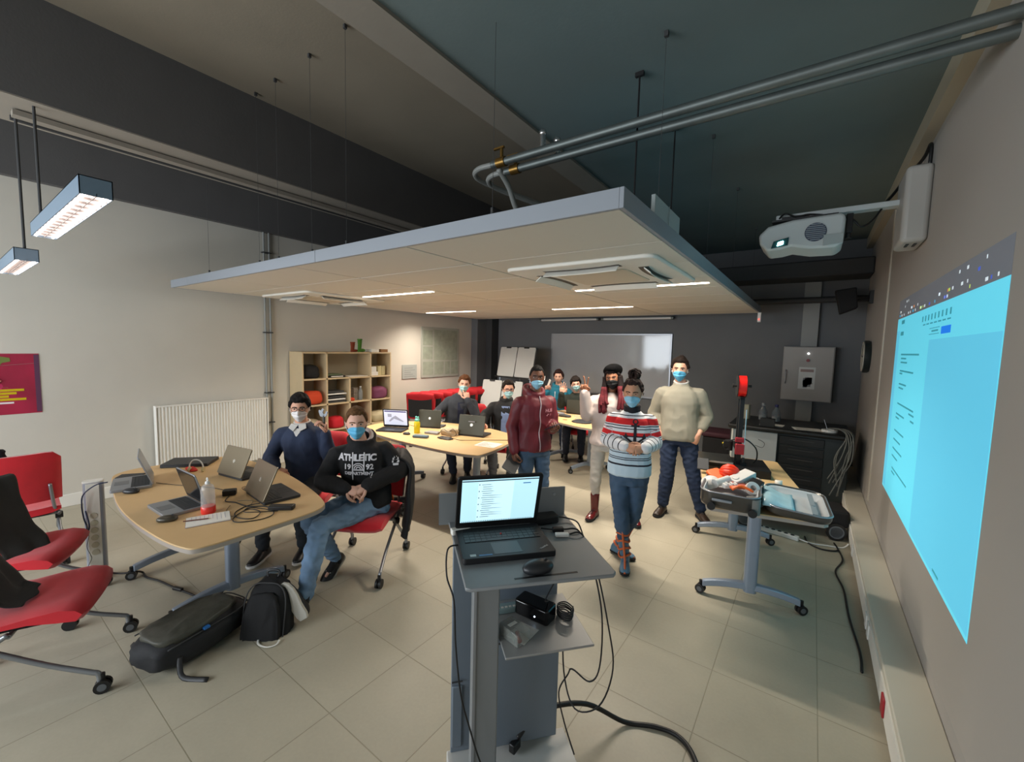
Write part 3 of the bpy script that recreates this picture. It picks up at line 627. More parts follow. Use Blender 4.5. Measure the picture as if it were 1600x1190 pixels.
# right-hand folding table
ux, uy = Vector((.972, .235, 0)), Vector((-.235, .972, 0)); o_ = Vector((-.525, 3.06, 0))
def RT(a, b): v = o_ + ux * a + uy * b; return (v.x, v.y)
TR = [RT(a, b) for a, b in ((.03, 0), (.67, 0), (.70, .03), (.70, 1.57), (.67, 1.6), (.03, 1.6), (0, 1.57), (0, .03))]
table('beech-topped folding table on arched castor feet, carrying the suitcase and the printer', TR, [RT(.33, .24), RT(.33, 1.36)], 0, .31, (RT(.35, .8)[0], RT(.35, .8)[1], 0), 'folding_table', ang=13.6)
# ---------------------------------------------------------------- shelf unit
M_birch = mat('birch_board', '#c3ae8a', .55, var=.05, vscale=4)
t = thing('shelf_unit', 'birch shelf unit of square compartments against the left wall', 'shelf', (XL, 3.9, 0)); LOC = (XL, 3.9, 0)
SX0, SX1, SY0, SY1, SZ = XL + .005, -5.93, 3.13, 4.69, 1.645
part('back_panel', MB().bb(SX0, SX0 + .006, SY0, SY1, .02, SZ), mat('shelf_back_board', '#a8a08c', .6), t, loc=LOC)
ys = [SY0, 3.50, 3.885, 4.27, SY1 - .022]
for i, y in enumerate(ys):
    part('side_panel' if i in (0, 4) else 'divider', MB().bb(SX0, SX1, y, y + .022, 0 if i in (0, 4) else .06, SZ if i != 2 else 1.24), M_birch, t, loc=LOC, bevel=.001)
for z in (.05, .44, .84, 1.23, SZ - .022): part('shelf_board', MB().bb(SX0, SX1, SY0 + .022, SY1 - .022, z, z + .022), M_birch, t, loc=LOC, bevel=.001)
def soft(name, c, r, m, label, cat, seed=1, flat=0, group=None, amp=.15, parent=None):
    random.seed(seed); b = MB().ball((0, 0, 0), (1, 1, 1), 28, 18)
    for v in b.b.verts:
        p = v.co.copy(); n = noise.noise(p * 1.3 + Vector((seed * 3.1, 0, 0))) * amp + noise.noise(p * 4 + Vector((seed, 5, 0))) * amp * .35
        e = .7; q = Vector([math.copysign(abs(a) ** e, a) for a in p]); q *= 1 + n
        if q.z < -.75: q.z = -.75
        v.co = Vector((c[0] + q.x * r[0], c[1] + q.y * r[1], c[2] + q.z * r[2]))
    o = part(name, b, m, parent, loc=c, smooth=180)
    return tag(o, label, cat, group) if not parent else o
def carton(name, x0, x1, y0, y1, z0, z1, m, label, cat='box', rz=0, bevel=.003, group=None):
    c = ((x0+x1)/2, (y0+y1)/2, z0)
    o = part(name, MB().box((0, 0, (z1-z0)/2), (x1-x0, y1-y0, z1-z0)), m, None, bevel=bevel); o.location = c; o.rotation_euler.z = rz
    return tag(o, label, cat, group)
sx = -6.08
soft('black_bag', (sx, 3.31, 1.345), (.12, .13, .115), M_blackm, 'black bag slumped in the top left compartment of the shelf', 'bag', 3)
soft('orange_pouf', (sx + .02, 3.32, .955), (.14, .155, .11), mat('orange_fabric', '#b83a14', .85), 'orange fabric bundle in the left compartment of the shelf', 'cushion', 4)
soft('purple_cushion', (sx + .02, 4.49, .95), (.13, .16, .11), mat('purple_fabric', '#6d3450', .85), 'purple cushion in the right-hand compartment of the shelf', 'cushion', 5)
soft('cream_cushion', (sx + .02, 4.49, .54), (.13, .16, .10), mat('cream_fabric', '#b4a888', .85), 'cream cushion in the lower right compartment of the shelf', 'cushion', 6)
soft('red_cushion', (sx + .02, 4.09, .55), (.13, .15, .11), mat('red_cushion_fabric', '#b51220', .85), 'red cushion in a lower compartment behind the men at the first table', 'cushion', 7)
soft('red_bundle', (sx + .02, 3.70, .54), (.13, .12, .10), MATS['red_cushion_fabric'], 'red fabric bundle behind the raised hand, low in the shelf', 'cushion', 8)
soft('pale_cushion', (sx + .02, 3.32, .54), (.12, .12, .10), mat('pale_fabric', '#9e9078', .85), 'beige bundle in the lower left compartment of the shelf', 'cushion', 9)
def boot(cx, cy, m, label, h):
    t = thing('fabric_boot', label, 'ornament', (cx, cy, SZ))
    b = MB(); R = []
    for i, (z, r, dx) in enumerate(((0, .035, 0), (.05, .032, 0), (.12, .034, .005), (.17, .04, .005), (.20, .036, .005))):
        R.append([Vector((cos(2*pi*k/12) * r * .6, dx + sin(2*pi*k/12) * r, z * h)) for k in range(12)])
    b.rings(R).ball((0, .05, .03 * h), (.028, .06, .028 * h))
    part('boot', b, m, t, smooth=60); part('cuff', MB().cyl((0, .005, .19 * h), (0, .005, .215 * h), .04), m, t)
boot(-6.05, 4.02, mat('rust_fabric', '#7c3316', .8), 'small rust-coloured boot ornament on top of the shelf', .75)
boot(-6.02, 4.13, mat('green_fabric', '#3d6e1c', .8), 'green boot ornament on top of the shelf', 1.0)
carton('box', -6.16, -5.98, 4.33, 4.48, SZ + .001, SZ + .05, M_white, 'flat white box on top of the shelf at its right end')
carton('basket', -6.14, -5.98, 4.52, 4.66, SZ + .001, SZ + .05, mat('wicker_brown', '#80592e', .7, bump=.5, bscale=120), 'low brown basket on top of the shelf at its right end', 'basket')
M_cream = mat('cream_card', '#c2b68a', .6)
carton('box', -6.2, -5.98, 4.31, 4.46, 1.253, 1.315, M_whitep, 'lower of two white boxes stacked in the top right compartment of the shelf')
carton('box', -6.2, -6.0, 4.31, 4.44, 1.317, 1.40, M_whitep, 'upper white box stacked in the top right compartment of the shelf')
for i, y in enumerate((4.475, 4.55)): carton('box', -6.2, -6.0, y, y + .07, 1.253, 1.41, M_cream, ('left-hand cream carton', 'right-hand cream carton')[i] + ' standing in the top right compartment of the shelf')
bk = thing('books', 'pair of flat dark books with a white title in the second compartment', 'books', (sx, 3.66, 1.253))
bk.name = 'book'; bk['label'] = 'flat black-spined book with a white title in the second compartment'; bk['category'] = 'book'
part('cover', MB().bb(-6.22, -5.97, 3.56, 3.84, 1.253, 1.283), M_black, bk, loc=(sx, 3.66, 1.253), bevel=.002)
part('pages', MB().bb(-6.21, -5.98, 3.57, 3.835, 1.258, 1.278), M_white, bk, loc=(sx, 3.66, 1.253))
part('title_strip', MB().bb(-5.97, -5.9692, 3.60, 3.80, 1.262, 1.276), M_white, bk, loc=(sx, 3.66, 1.253))
carton('book', -6.2, -5.99, 3.54, 3.80, 1.284, 1.305, mat('green_cover', '#5d6b4e', .5), 'green-covered book lying on the black-spined book', 'book')
for i, (z, y1) in enumerate(((.863, 3.86), (.90, 3.84), (.94, 3.85), (.985, 3.86), (1.02, 3.82))):
    carton('paper_tray', -6.2, -5.97, 3.535, y1, z, z + .022, (M_dark, M_whitep)[i % 2], ('lowest', 'second lowest', 'middle', 'second highest', 'topmost')[i] + ' tray in the stack of paper trays on the shelf', 'tray', rz=0, group='paper trays on the shelf')
t = thing('water_bottle', 'clear plastic bottle standing in a middle compartment of the shelf', 'bottle', (-6.0, 4.13, .862))
part('bottle', MB().lathe((0, 0, 0), [(.03, 0), (.035, .01), (.035, .14), (.015, .19), (.013, .21)]), mat('cloudy_plastic', '#8f9494', .15, alpha=.6), t, smooth=50)
part('cap', MB().cyl((0, 0, .21), (0, 0, .225), .016), M_white, t)
carton('box', -6.2, -6.05, 4.04, 4.12, .863, 1.06, mat('patterned_card', '#8c857c', .5, var=.5, vscale=40), 'tall patterned carton behind the bottle on the shelf')
soft('orange_ball', (-6.0, 3.96, .885), (.04, .05, .03), MATS['orange_fabric'], 'small orange lump beside the bottle on the shelf', 'ornament', 2)
carton('papers', -6.2, -5.96, 3.90, 4.25, 1.253, 1.262, M_white, 'thin stack of white papers in the third compartment of the shelf', 'papers')
# ---------------------------------------------------------------- lectern
U, V = Vector((.65, .76, 0)).normalized(), Vector((-.76, .65, 0)).normalized()
LA = math.atan2(U.y, U.x); LC = Vector((-.815, 1.24, 0))
t = thing('lectern', 'grey metal mobile lectern in the foreground carrying the open laptop', 'lectern', LC, LA)
M_lec = mat('lectern_grey', '#868a8c', .42, metal=.15, bump=.15, bscale=700); M_lecp = mat('lectern_blue_grey_panel', '#77828d', .45, metal=.15)
part('top_plate', MB().prism([(x, y) for x, y in ((-.23, -.245), (.23, -.255), (.245, -.24), (.25, .245), (-.25, .25), (-.245, -.235))], 1.068, 1.08), M_lec, t, bevel=.003)
part('pen_slot', MB().bb(-.09, .12, -.222, -.214, 1.079, 1.0808), M_black, t)
part('top_upstand', MB().rbox((-.02, .245, 1.135), (.54, .008, .13), .0), M_lec, t, bevel=.004)
part('upstand_screw', MB().cyl((.2, .240, 1.17), (.2, .238, 1.17), .006), M_silver, t)
part('post', MB().bb(-.185, -.095, -.05, .03, .06, 1.068), M_lec, t, bevel=.006)
part('post_edge', MB().bb(-.19, -.178, -.056, -.044, .06, 1.068), M_silver, t, bevel=.002)
part('rear_panel', MB().bb(-.235, .215, .20, .215, .10, 1.068), M_lecp, t, bevel=.003)
part('front_panel', MB().bb(-.09, .215, .155, .17, .13, .70).bb(-.232, -.19, .19, .2, .13, .40), M_lecp, t, bevel=.004)
part('panel_seam', MB().bb(-.09, .216, .152, .156, .585, .592).bb(-.234, -.19, .187, .19, .42, .426), M_dark, t)
part('tray', MB().bb(-.09, .235, -.13, .19, .742, .75), mat('lectern_tray_grey', '#9a9a98', .35, metal=.2), t, bevel=.002)
part('base_plate', MB().bb(-.25, .27, -.35, .215, .045, .10), mat('lectern_base_white', '#c3c2bd', .45), t, bevel=.004)
part('base_cover', MB().prism([(x - .02, y - .10) for x, y in rrect(.26, .34, .012)], .10, .106), M_lec, t, bevel=.002)
for x in (-.2, .22):
    for y in (-.3, .17):
        w = castor(t, x, y, .5, 0, .02)
def laptop(label, loc, rz, w=.34, d=.235, ang=105, body=M_silver, keys=M_black, lid=None, scr=None, logo=None, group=None, name='laptop', h=.018, hh=None):
    t = thing(name, label, 'laptop', loc, rz, group); lid = lid or body; hh = hh or d
    part('base', MB().prism([(x, y - d/2) for x, y in rrect(w, d, .012)], 0, h), body, t, bevel=.002)
    b = MB(); nx, ny = 14, 5
    b.bb(-w * .43, w * .43, -d * .52, -d * .07, h, h + .0008)
    part('keyboard_well', b, mat('keyboard_well_dark', '#1b1c1e', .6), t)
    b = MB(); kw = w * .86 / nx; kh = d * .44 / ny
    for i in range(nx):
        for j in range(ny):
            if j == 0 and 3 < i < 9: continue
            b.bb(-w * .43 + i * kw + .001, -w * .43 + (i + 1) * kw - .001, -d * .52 + j * kh + .001, -d * .52 + (j + 1) * kh - .001, h + .0008, h + .0022)
    b.bb(-w * .43 + 4 * kw, -w * .43 + 9 * kw, -d * .52 + .001, -d * .52 + kh - .001, h + .0008, h + .0022)
    part('keys', b, keys, t)
    part('touchpad', MB().bb(-w * .16, w * .14, -d * .93, -d * .58, h, h + .0006), mat('touchpad_' + body.name, '#6a6d70' if body is M_silver else '#202124', .3), t)
    LM = Matrix.Translation((0, 0, h)) @ Matrix.Rotation(rad(90 - ang), 4, 'X').inverted() @ Matrix.Rotation(rad(90), 4, 'X')
    l = part('lid', MB().prism([(x, y + hh/2) for x, y in rrect(w, hh, .012)], -.009, 0, M=LM), lid, t, bevel=.002)
    part('bezel', MB().prism([(x, y + hh/2) for x, y in rrect(w - .006, hh - .006, .01)], 0, .0008, M=LM), M_black, l)
    s = part('screen', MB().prism([(x, y + hh/2 + .008) for x, y in rrect(w - .034, hh - .042, .001)], .0008, .0014, M=LM), scr or mat('dark_screen', '#15171a', .15), l)
    if logo: part('logo', MB().lathe(None, [(0, 0), (logo, 0), (logo, .0006), (0, .0006)], 20, M=LM @ Matrix.Translation((0, hh/2, -.0098))), mat('logo_silver', '#b9b4a8', .25, metal=.6), l, label='round silver maker badge')
    t['_lm'] = 0; return t, LM, l
lz = 1.081
lp, LM, lid_ = laptop('black open laptop on the lectern, screen showing a white and blue page', (LC + V * .125 + U * (-.075) + Vector((0, 0, lz))), LA, .325, .235, 108, mat('laptop_black', '#17181b', .5), mat('key_black', '#0c0c0d', .4), scr=mat('laptop_screen_light', '#b9e6f4', .5, emit=1.0), h=.02)
del lp['_lm']
hh = .235
def sq(name, x0, x1, y0, y1, m, parent=lid_, z=.0016, LMx=LM):
    return part(name, MB().prism([(x0, y0), (x1, y0), (x1, y1), (x0, y1)], z, z + .0003, M=LMx), m, parent, smooth=0)
inkl = mat('screen_grey_ink', '#7f9aa8', .5, emit=.35)
sq('page_panel', -.085, .05, .035, .21, mat('screen_pale_panel', '#c8ebf6', .5, emit=1.05), z=.0015)
sq('toolbar', -.145, .145, .2135, .218, mat('screen_dark_bar', '#27333f', .5, emit=.2))
b = MB(); random.seed(2)
for i in range(16):
    y = .198 - i * .0098; x0 = -.072 + (.004 if i % 3 else 0); b.prism([(x0, y), (x0 + random.choice((.03, .05, .08)), y), (x0 + .04, y + .0022), (x0, y + .0022)], .0019, .0021, M=LM)
    if i % 3 == 0: b.prism([(-.083, y - .001), (-.079, y - .001), (-.079, y + .004), (-.083, y + .004)], .0019, .0021, M=LM)
part('page_lettering', b, inkl, lid_, smooth=0)
sq('page_button', .085, .115, .196, .200, mat('screen_button_blue', '#2f6fae', .5, emit=.6))
b = MB()
for i in range(40): b.prism([(-.14 + i * .007, .0305), (-.137 + i * .007, .0305), (-.137 + i * .007, .034), (-.14 + i * .007, .034)], .0019, .0021, M=LM)
part('taskbar_lettering', b, MATS['screen_dark_bar'], lid_, smooth=0)
part('palm_sticker', MB().bb(-.135, -.115, -.222, -.207, .0202, .0206), mat('sticker_white', '#a8b4b4', .4), lp)
part('blue_sticker', MB().bb(-.105, -.06, -.222, -.214, .0202, .0206), mat('sticker_blue', '#2f6ea4', .4), lp)
text('corner_lettering', 'ThinkPad', .011, mat('lettering_silver', '#a0a4a8', .3, metal=.5), Matrix.Translation((.128, -.2, .0206)) @ Matrix.Rotation(rad(35), 4, 'Z'), lp, bold=.0005)
part('pointing_nub', MB().ball((-.0, -.075, .0225), .004), mat('nub_red', '#8c1616', .5), lp)
def mouse(label, loc, rz, m=M_black, s=1.0):
    o = MB().ball((0, 0, .012 * s), (.031 * s, .052 * s, .022 * s), 20, 12)
    for v in o.b.verts: v.co.z = max(v.co.z, 0.0); 
    t = thing('computer_mouse', label, 'mouse', loc, rz)
    part('shell', o, m, t, smooth=180); part('wheel', MB().cyl((-.003, .025 * s, .031 * s), (.003, .025 * s, .031 * s), .006), M_dark, t)
    return t
mouse('black wireless mouse lying on the lectern in front of the laptop', (-.675, 1.115, lz), LA - 1.4, mat('mouse_dark_grey', '#26282b', .4), 1.05)
# adapters and cables on the lectern
M_cab2 = mat('cable_black', '#0e0e10', .5)
def lecp(u, v, z): return tuple(LC + U * u + V * v + Vector((0, 0, z)))
tag(part('power_brick', MB().rbox((0, 0, .016), (.12, .06, .032), .012), M_black, None, bevel=.005), 'black power brick on the lectern behind the laptop', 'charger').location = lecp(.13, .17, lz)
bpy.data.objects['power_brick'].rotation_euler.z = LA + .1
o = tag(part('white_adapter', MB().rbox((0, 0, .007), (.052, .02, .014), .004), M_whitep, None, bevel=.003), 'small white adapter beside the laptop on the lectern', 'adapter'); o.location = lecp(.16, .03, lz); o.rotation_euler.z = LA - .15
o = tag(part('black_adapter', MB().rbox((0, 0, .008), (.045, .022, .016), .004), M_black, None, bevel=.003), 'small black adapter plugged into the laptop side', 'adapter'); o.location = lecp(.16, .075, lz); o.rotation_euler.z = LA - .1
o = tag(part('power_plug_block', MB().rbox((0, 0, .011), (.075, .028, .022), .006), M_white, None, bevel=.003), 'white perforated block at the left corner of the lectern top', 'adapter'); o.location = lecp(-.215, .13, lz); o.rotation_euler.z = LA + .2
cable('black_cable', [lecp(.19, .165, lz + .02), lecp(.23, .165, lz + .012), lecp(.265, .13, lz + .005), lecp(.27, .08, lz - .03)], .003, M_cab2, 'short black cable curling from the power brick on the lectern')
cable('black_cable', [lecp(.095, .09, lz + .012), lecp(.14, .075, lz + .01), lecp(.185, .07, lz + .009), lecp(.24, .05, lz + .004), lecp(.275, .0, .98), lecp(.30, -.05, .80), lecp(.295, -.06, .60), lecp(.27, -.03, .52), lecp(.22, .02, .54), lecp(.235, .1, .45), lecp(.21, .13, .35), lecp(.235, .12, .22), lecp(.26, .06, .125)], .0032, M_cab2, 'black cable hanging in a loop from the lectern laptop to its base')
cable('black_cable', [lecp(.19, .028, lz + .008), lecp(.24, .02, lz + .004), lecp(.28, -.03, .97), lecp(.315, -.07, .78), lecp(.34, -.08, .6), lecp(.31, -.04, .42), lecp(.25, .05, .34), lecp(.225, .12, .45), lecp(.22, .14, .72)], .0032, M_cab2, 'second black cable looping low beside the lectern tray')
cable('black_cable', [lecp(-.236, .02, lz + .008), lecp(-.275, .01, lz), lecp(-.28, -.02, 1.0), lecp(-.262, -.09, .95), lecp(-.255, -.1, .80), lecp(-.235, -.1, .62), lecp(-.20, -.1, .48), lecp(-.165, -.1, .36), lecp(-.10, -.12, .2), lecp(-.06, -.14, .112), lecp(-.02, -.22, .108), lecp(.0, -.3, .11)], .003, M_cab2, 'thin black cable running down the front of the lectern post')
cable('thick_black_cable', [(-.905, 1.37, .155), (-.88, 1.44, .20), (-.84, 1.53, .215), (-.74, 1.70, .16), (-.62, 1.86, .02), (-.50, 1.93, .012), (-.40, 1.95, .012), (-.32, 1.90, .012), (-.26, 1.78, .012), (-.22, 1.6, .012)], .011, M_cab2, 'thick black cable running from the lectern base across the floor', n=8)
tag(part('socket_plug', MB().box((0, 0, .02), (.03, .05, .04)), M_black, None, bevel=.005), 'black plug at the end of the thick cable on the lectern base', 'plug').location = (-.91, 1.36, .108)
# on the lectern tray
tz = .7505
t = thing('docking_box', 'glossy black box with a small blue light on the lectern tray', 'device', lecp(.075, .07, tz), LA - .85)
part('case', MB().rbox((0, 0, .03), (.15, .075, .06), .012), mat('gloss_black', '#08080a', .12), t, bevel=.006)
part('light', MB().ball((.02, -.038, .022), .0025), mat('blue_indicator_light', '#cfe6ff', .5, emit=8), t)
t = thing('specimen_box', 'small clear box holding a red marker on the lectern tray', 'box', lecp(-.035, -.035, tz), LA + .5)
part('box', MB().rbox((0, 0, .022), (.065, .10, .044), .006), mat('clear_grey_plastic', '#a9ada6', .15, alpha=.45), t, bevel=.002)
part('lid_label', MB().bb(-.018, .018, .005, .02, .044, .045), M_white, t)
part('marker', MB().cyl((-.012, -.04, .012), (.012, .0, .012), .008), mat('marker_red', '#8a2a26', .4), t)
part('marker', MB().cyl((-.022, -.03, .012), (-.01, .01, .012), .007), mat('marker_green', '#3e5b52', .4), t)
carton('paper', -.04, .04, -.05, .05, 0, .001, M_white, 'folded white paper under the clear box on the lectern tray', 'paper').location = lecp(.0, -.02, tz)
t = thing('remote_control', 'pale blue remote control with a row of buttons on the lectern tray', 'remote', lecp(-.03, .12, tz), LA + .05)
part('body', MB().rbox((0, 0, .011), (.10, .04, .022), .008), mat('remote_pale_blue', '#8ea7a9', .4), t, bevel=.003)
b = MB()
for i in range(5): b.bb(-.04 + i * .016, -.03 + i * .016, -.014, -.006, .022, .024)
part('buttons', b, M_white, t)
o = tag(part('pen', MB().cyl((-.06, 0, .006), (.06, 0, .006), .005), mat('pen_blue', '#2a2f86', .3), None), 'dark blue pen at the back of the lectern tray', 'pen'); o.location = lecp(.03, .155, tz); o.rotation_euler.z = LA
pts = []; random.seed(9)
for i in range(26):
    a = i * 1.25; pts.append(lecp(.185 + .03 * cos(a) + .005 * random.random(), .035 + .04 * sin(a), tz + .006 + .0015 * i))
cable('coiled_cable', pts, .0028, M_cab2, 'tangled coil of black cable at the right end of the lectern tray', smooth=4)
cable('black_cable', [lecp(.06, -.2, lz - .02), lecp(.07, -.1, .95), lecp(.09, .0, .85), lecp(.12, .05, .815)], .0025, M_cab2, 'thin black cable dropping from the lectern top to the black box')
# ---------------------------------------------------------------- things on the first table
Z1 = .7455
def P2(a, b): return math.atan2(b[1] - a[1], b[0] - a[0])
M_bronze = mat('bronze_laptop_lid', '#7f7460', .3, metal=.6)
def lap(label, hx, hy, rz, **k):
    t, LMx, l = laptop(label, (hx, hy, Z1), rad(rz), **k); del t['_lm']; return t, LMx, l
lap('silver open laptop at the left end of the first table, seen from the side', -3.885, .925, -14, w=.33, d=.22, ang=110, keys=M_dark)
lap('silver open laptop behind the clear bottle on the first table', -3.165, .968, 2, w=.29, d=.21, ang=106, keys=M_dark)
# two laptops turned away from the camera: hinge on this side, keyboard beyond
lap('bronze-lidded open laptop on the first table, farther from the bottle, back to the camera', -3.56, 1.305, 189, w=.31, d=.22, ang=114, body=mat('laptop_graphite', '#26272a', .5), lid=M_bronze, logo=.014)
lap('bronze-lidded open laptop at the right of the first table, back to the camera', -2.955, 1.225, 175, w=.34, d=.23, ang=114, body=MATS['laptop_graphite'], lid=M_bronze, logo=.014)
t = thing('laptop', 'closed black laptop at the back of the first table', 'laptop', (-4.22, 1.26, Z1), rad(50))
part('base', MB().rbox((0, 0, .009), (.34, .235, .018), .012), M_black, t, bevel=.003)
part('lid', MB().rbox((0, 0, .022), (.338, .233, .008), .012), mat('laptop_lid_black', '#202226', .4), t, bevel=.002)
carton('tablet', -.05, .05, -.075, .075, 0, .008, M_dark, 'dark tablet lying behind the leftmost laptop on the first table', 'tablet', bevel=.002).location = (-4.15, .86, Z1); bpy.data.objects['tablet'].rotation_euler.z = rad(-35)
mouse('black corded mouse at the left end of the first table', (-3.70, .765, Z1), rad(-50), MATS['mouse_dark_grey'])
mouse('grey mouse in front of the middle silver laptop', (-2.97, .765, Z1), rad(-30), mat('mouse_bronze', '#4a463c', .3, metal=.3))
t = thing('clear_bottle', 'clear plastic bottle with a red base on the first table', 'bottle', (-2.93, .955, Z1))
part('body', MB().lathe((0, 0, 0), [(.028, .03), (.036, .035), (.037, .05), (.036, .145), (.03, .168), (.014, .18)], 24), mat('clear_bottle_plastic', '#c9c6c2', .12, alpha=.38), t, smooth=60)
part('base', MB().lathe((0, 0, 0), [(.036, 0), (.039, .005), (.038, .04), (.034, .045)], 24), mat('bottle_base_red', '#e0362a', .3), t, smooth=50)
part('cap', MB().lathe((0, 0, 0), [(.012, .178), (.013, .19), (.008, .197)], 16).tube([(.0, 0, .2), (.012, 0, .207), (.0, 0, .217), (-.012, 0, .207)], .003, close=True, smooth=4), M_whitep, t, smooth=50)
t = thing('notepad', 'white notepad with handwriting on the first table', 'notepad', (-2.81, .915, Z1), rad(-18))
part('pages', MB().box((0, 0, .004), (.145, .21, .008)), M_white, t, bevel=.001)
part('cover', MB().box((0, 0, .0006), (.148, .214, .0012)), mat('notepad_cover_purple', '#6a3a52', .5), t)
b = MB(); random.seed(4)
for i in range(9): b.bb(-.06, -.06 + random.uniform(.04, .11), -.08 + i * .02, -.078 + i * .02, .008, .0084)
part('handwriting', b, mat('blue_ink', '#9a94ac', .5), t)
t = thing('pencil', 'dark pencil resting on the notepad', 'pencil', (-2.83, .86, Z1 + .012), rad(60))
part('shaft', MB().cyl((-.06, 0, 0), (.06, 0, 0), .0035, n=6), mat('pencil_brown', '#6a3f34', .5), t); part('tip', MB().cyl((.06, 0, 0), (.072, 0, 0), .0035, .0005, n=6), M_cream, t)
def brick(label, x, y, a, d=(.11, .05, .03), z=Z1):
    o = tag(part('laptop_charger', MB().rbox((0, 0, d[2]/2), d, .01), M_black, None, bevel=.005), label, 'charger'); o.location = (x, y, z); o.rotation_euler.z = rad(a); return o
brick('black charger block behind the clear bottle', -3.17, 1.16, 60, (.08, .06, .035))
brick('long black charger lying near the right edge of the first table', -2.65, 1.255, 42, (.15, .055, .026))
soft('red_cloth', (-4.0, 1.2, Z1 + .008), (.07, .03, .012), mat('red_cloth', '#c2281c', .7), 'crumpled red cloth strip in front of the closed laptop', 'cloth', 11)
t = thing('headphones', 'white headphone band standing behind the red cloth', 'headphones', (-3.93, 1.21, Z1), rad(40))
part('band', MB().tube([(-.05, 0, .01), (-.05, 0, .05), (-.03, 0, .085), (0, 0, .095), (.03, 0, .085), (.05, 0, .05), (.05, 0, .01)], .005, smooth=4), M_whitep, t, smooth=180)
for s in (-1, 1): part('ear_cup', MB().cyl((s * .045, 0, .018), (s * .058, 0, .018), .018), M_cream, t)
def tcable(label, pts, r=.0026, z=Z1 + .003, m=None):
    return cable('black_cable' if m is None else 'grey_cable', [(x, y, z + (q[0] if q else 0)) for x, y, *q in pts], r, m or M_cab2, label)
tcable('thin cable running between the two silver laptops', [(-3.82, .93), (-3.68, .99), (-3.55, 1.06), (-3.42, 1.13), (-3.28, 1.17)], .002)
tcable('black charger cable wandering from the block to the bronze laptop', [(-3.13, 1.14), (-3.05, 1.09), (-2.98, 1.12), (-2.9, 1.13), (-2.83, 1.15), (-2.78, 1.20), (-2.72, 1.22)], .0035)
tcable('tangled black cable in front of the right-hand bronze laptop', [(-2.82, 1.20, .01), (-2.86, 1.14), (-2.80, 1.05), (-2.70, 1.03), (-2.63, 1.08), (-2.70, 1.15), (-2.80, 1.12), (-2.72, 1.01), (-2.64, 1.0), (-2.58, 1.10), (-2.60, 1.18), (-2.68, 1.2), (-2.76, 1.12, .02), (-2.68, 1.06, .03), (-2.58, 1.2, .02)], .0028)
tcable('thin grey cable curving past the clear bottle', [(-2.95, 1.08), (-2.85, 1.02), (-2.75, 1.02), (-2.80, 1.10), (-2.92, 1.2), (-3.0, 1.14)], .0016, m=mat('cable_grey', '#5c5a52', .5))
random.seed(8); pts = []
for i in range(18): pts.append((-3.17 + .05 * cos(i * 1.9) + random.uniform(-.02, .02), 1.30 + .05 * sin(i * 1.9) + random.uniform(-.02, .02), .004 * (i % 3)))
tcable('bundle of thin wires behind the black charger block', pts, .0018)
# power column
t = thing('power_column', 'white and grey power column with sockets at the end of the first table', 'power column', (-4.21, .665, 0), rad(72))
LOCc = None
part('body', MB().rbox((0, 0, .37), (.11, .075, .74), .025), mat('column_aluminium', '#a3a8b4', .35, metal=.2), t, smooth=60)
part('front_strip', MB().bb(-.036, .036, -.041, -.036, .02, .735), mat('column_front_white', '#e4e1d4', .5), t, bevel=.002)
part('cap', MB().rbox((0, 0, .745), (.114, .08, .012), .027), M_white, t, bevel=.003)
b = MB()
for i in range(6): b.cyl((0, -.047, .50 - i * .055), (0, -.040, .50 - i * .055), .021, n=16)
part('sockets', b, mat('socket_cream', '#c5c0a8', .5), t)
cable('blue_cable', [(-4.08, .72, .75), (-4.10, .66, .74), (-4.13, .60, .68), (-4.14, .59, .6), (-4.17, .60, .5), (-4.18, .615, .42), (-4.14, .60, .38), (-4.13, .62, .44), (-4.16, .61, .55)], .0045, mat('cable_navy', '#25304e', .5), 'navy cable hanging from the table edge down the power column')
cable('grey_cable', [(-4.14, .61, .45), (-4.10, .61, .38), (-4.12, .60, .30), (-4.08, .61, .25), (-4.12, .62, .2), (-4.16, .60, .12), (-4.13, .6, .07), (-4.08, .6, .16), (-4.0, .62, .05), (-3.97, .6, .006)], .002, MATS['cable_grey'], 'thin grey cable dangling in loops beside the power column')
cable('floor_cable', [(-4.30, .66, .02), (-4.24, .72, .012), (-4.10, .78, .03), (-4.02, .83, .05), (-4.05, .88, .012), (-3.95, .88, .008), (-3.82, .92, .008), (-3.62, .96, .008), (-3.45, 1.0, .008), (-3.32, 1.03, .008), (-3.25, 1.10, .02), (-3.22, 1.14, .12), (-3.22, 1.16, .35), (-3.22, 1.17, .68)], .007, M_cab2, 'black power cable crossing the floor under the first table and rising to its top', n=8)
brick('black in-line connector on the floor cable under the first table', -3.58, .965, 20, (.09, .025, .022), .003)
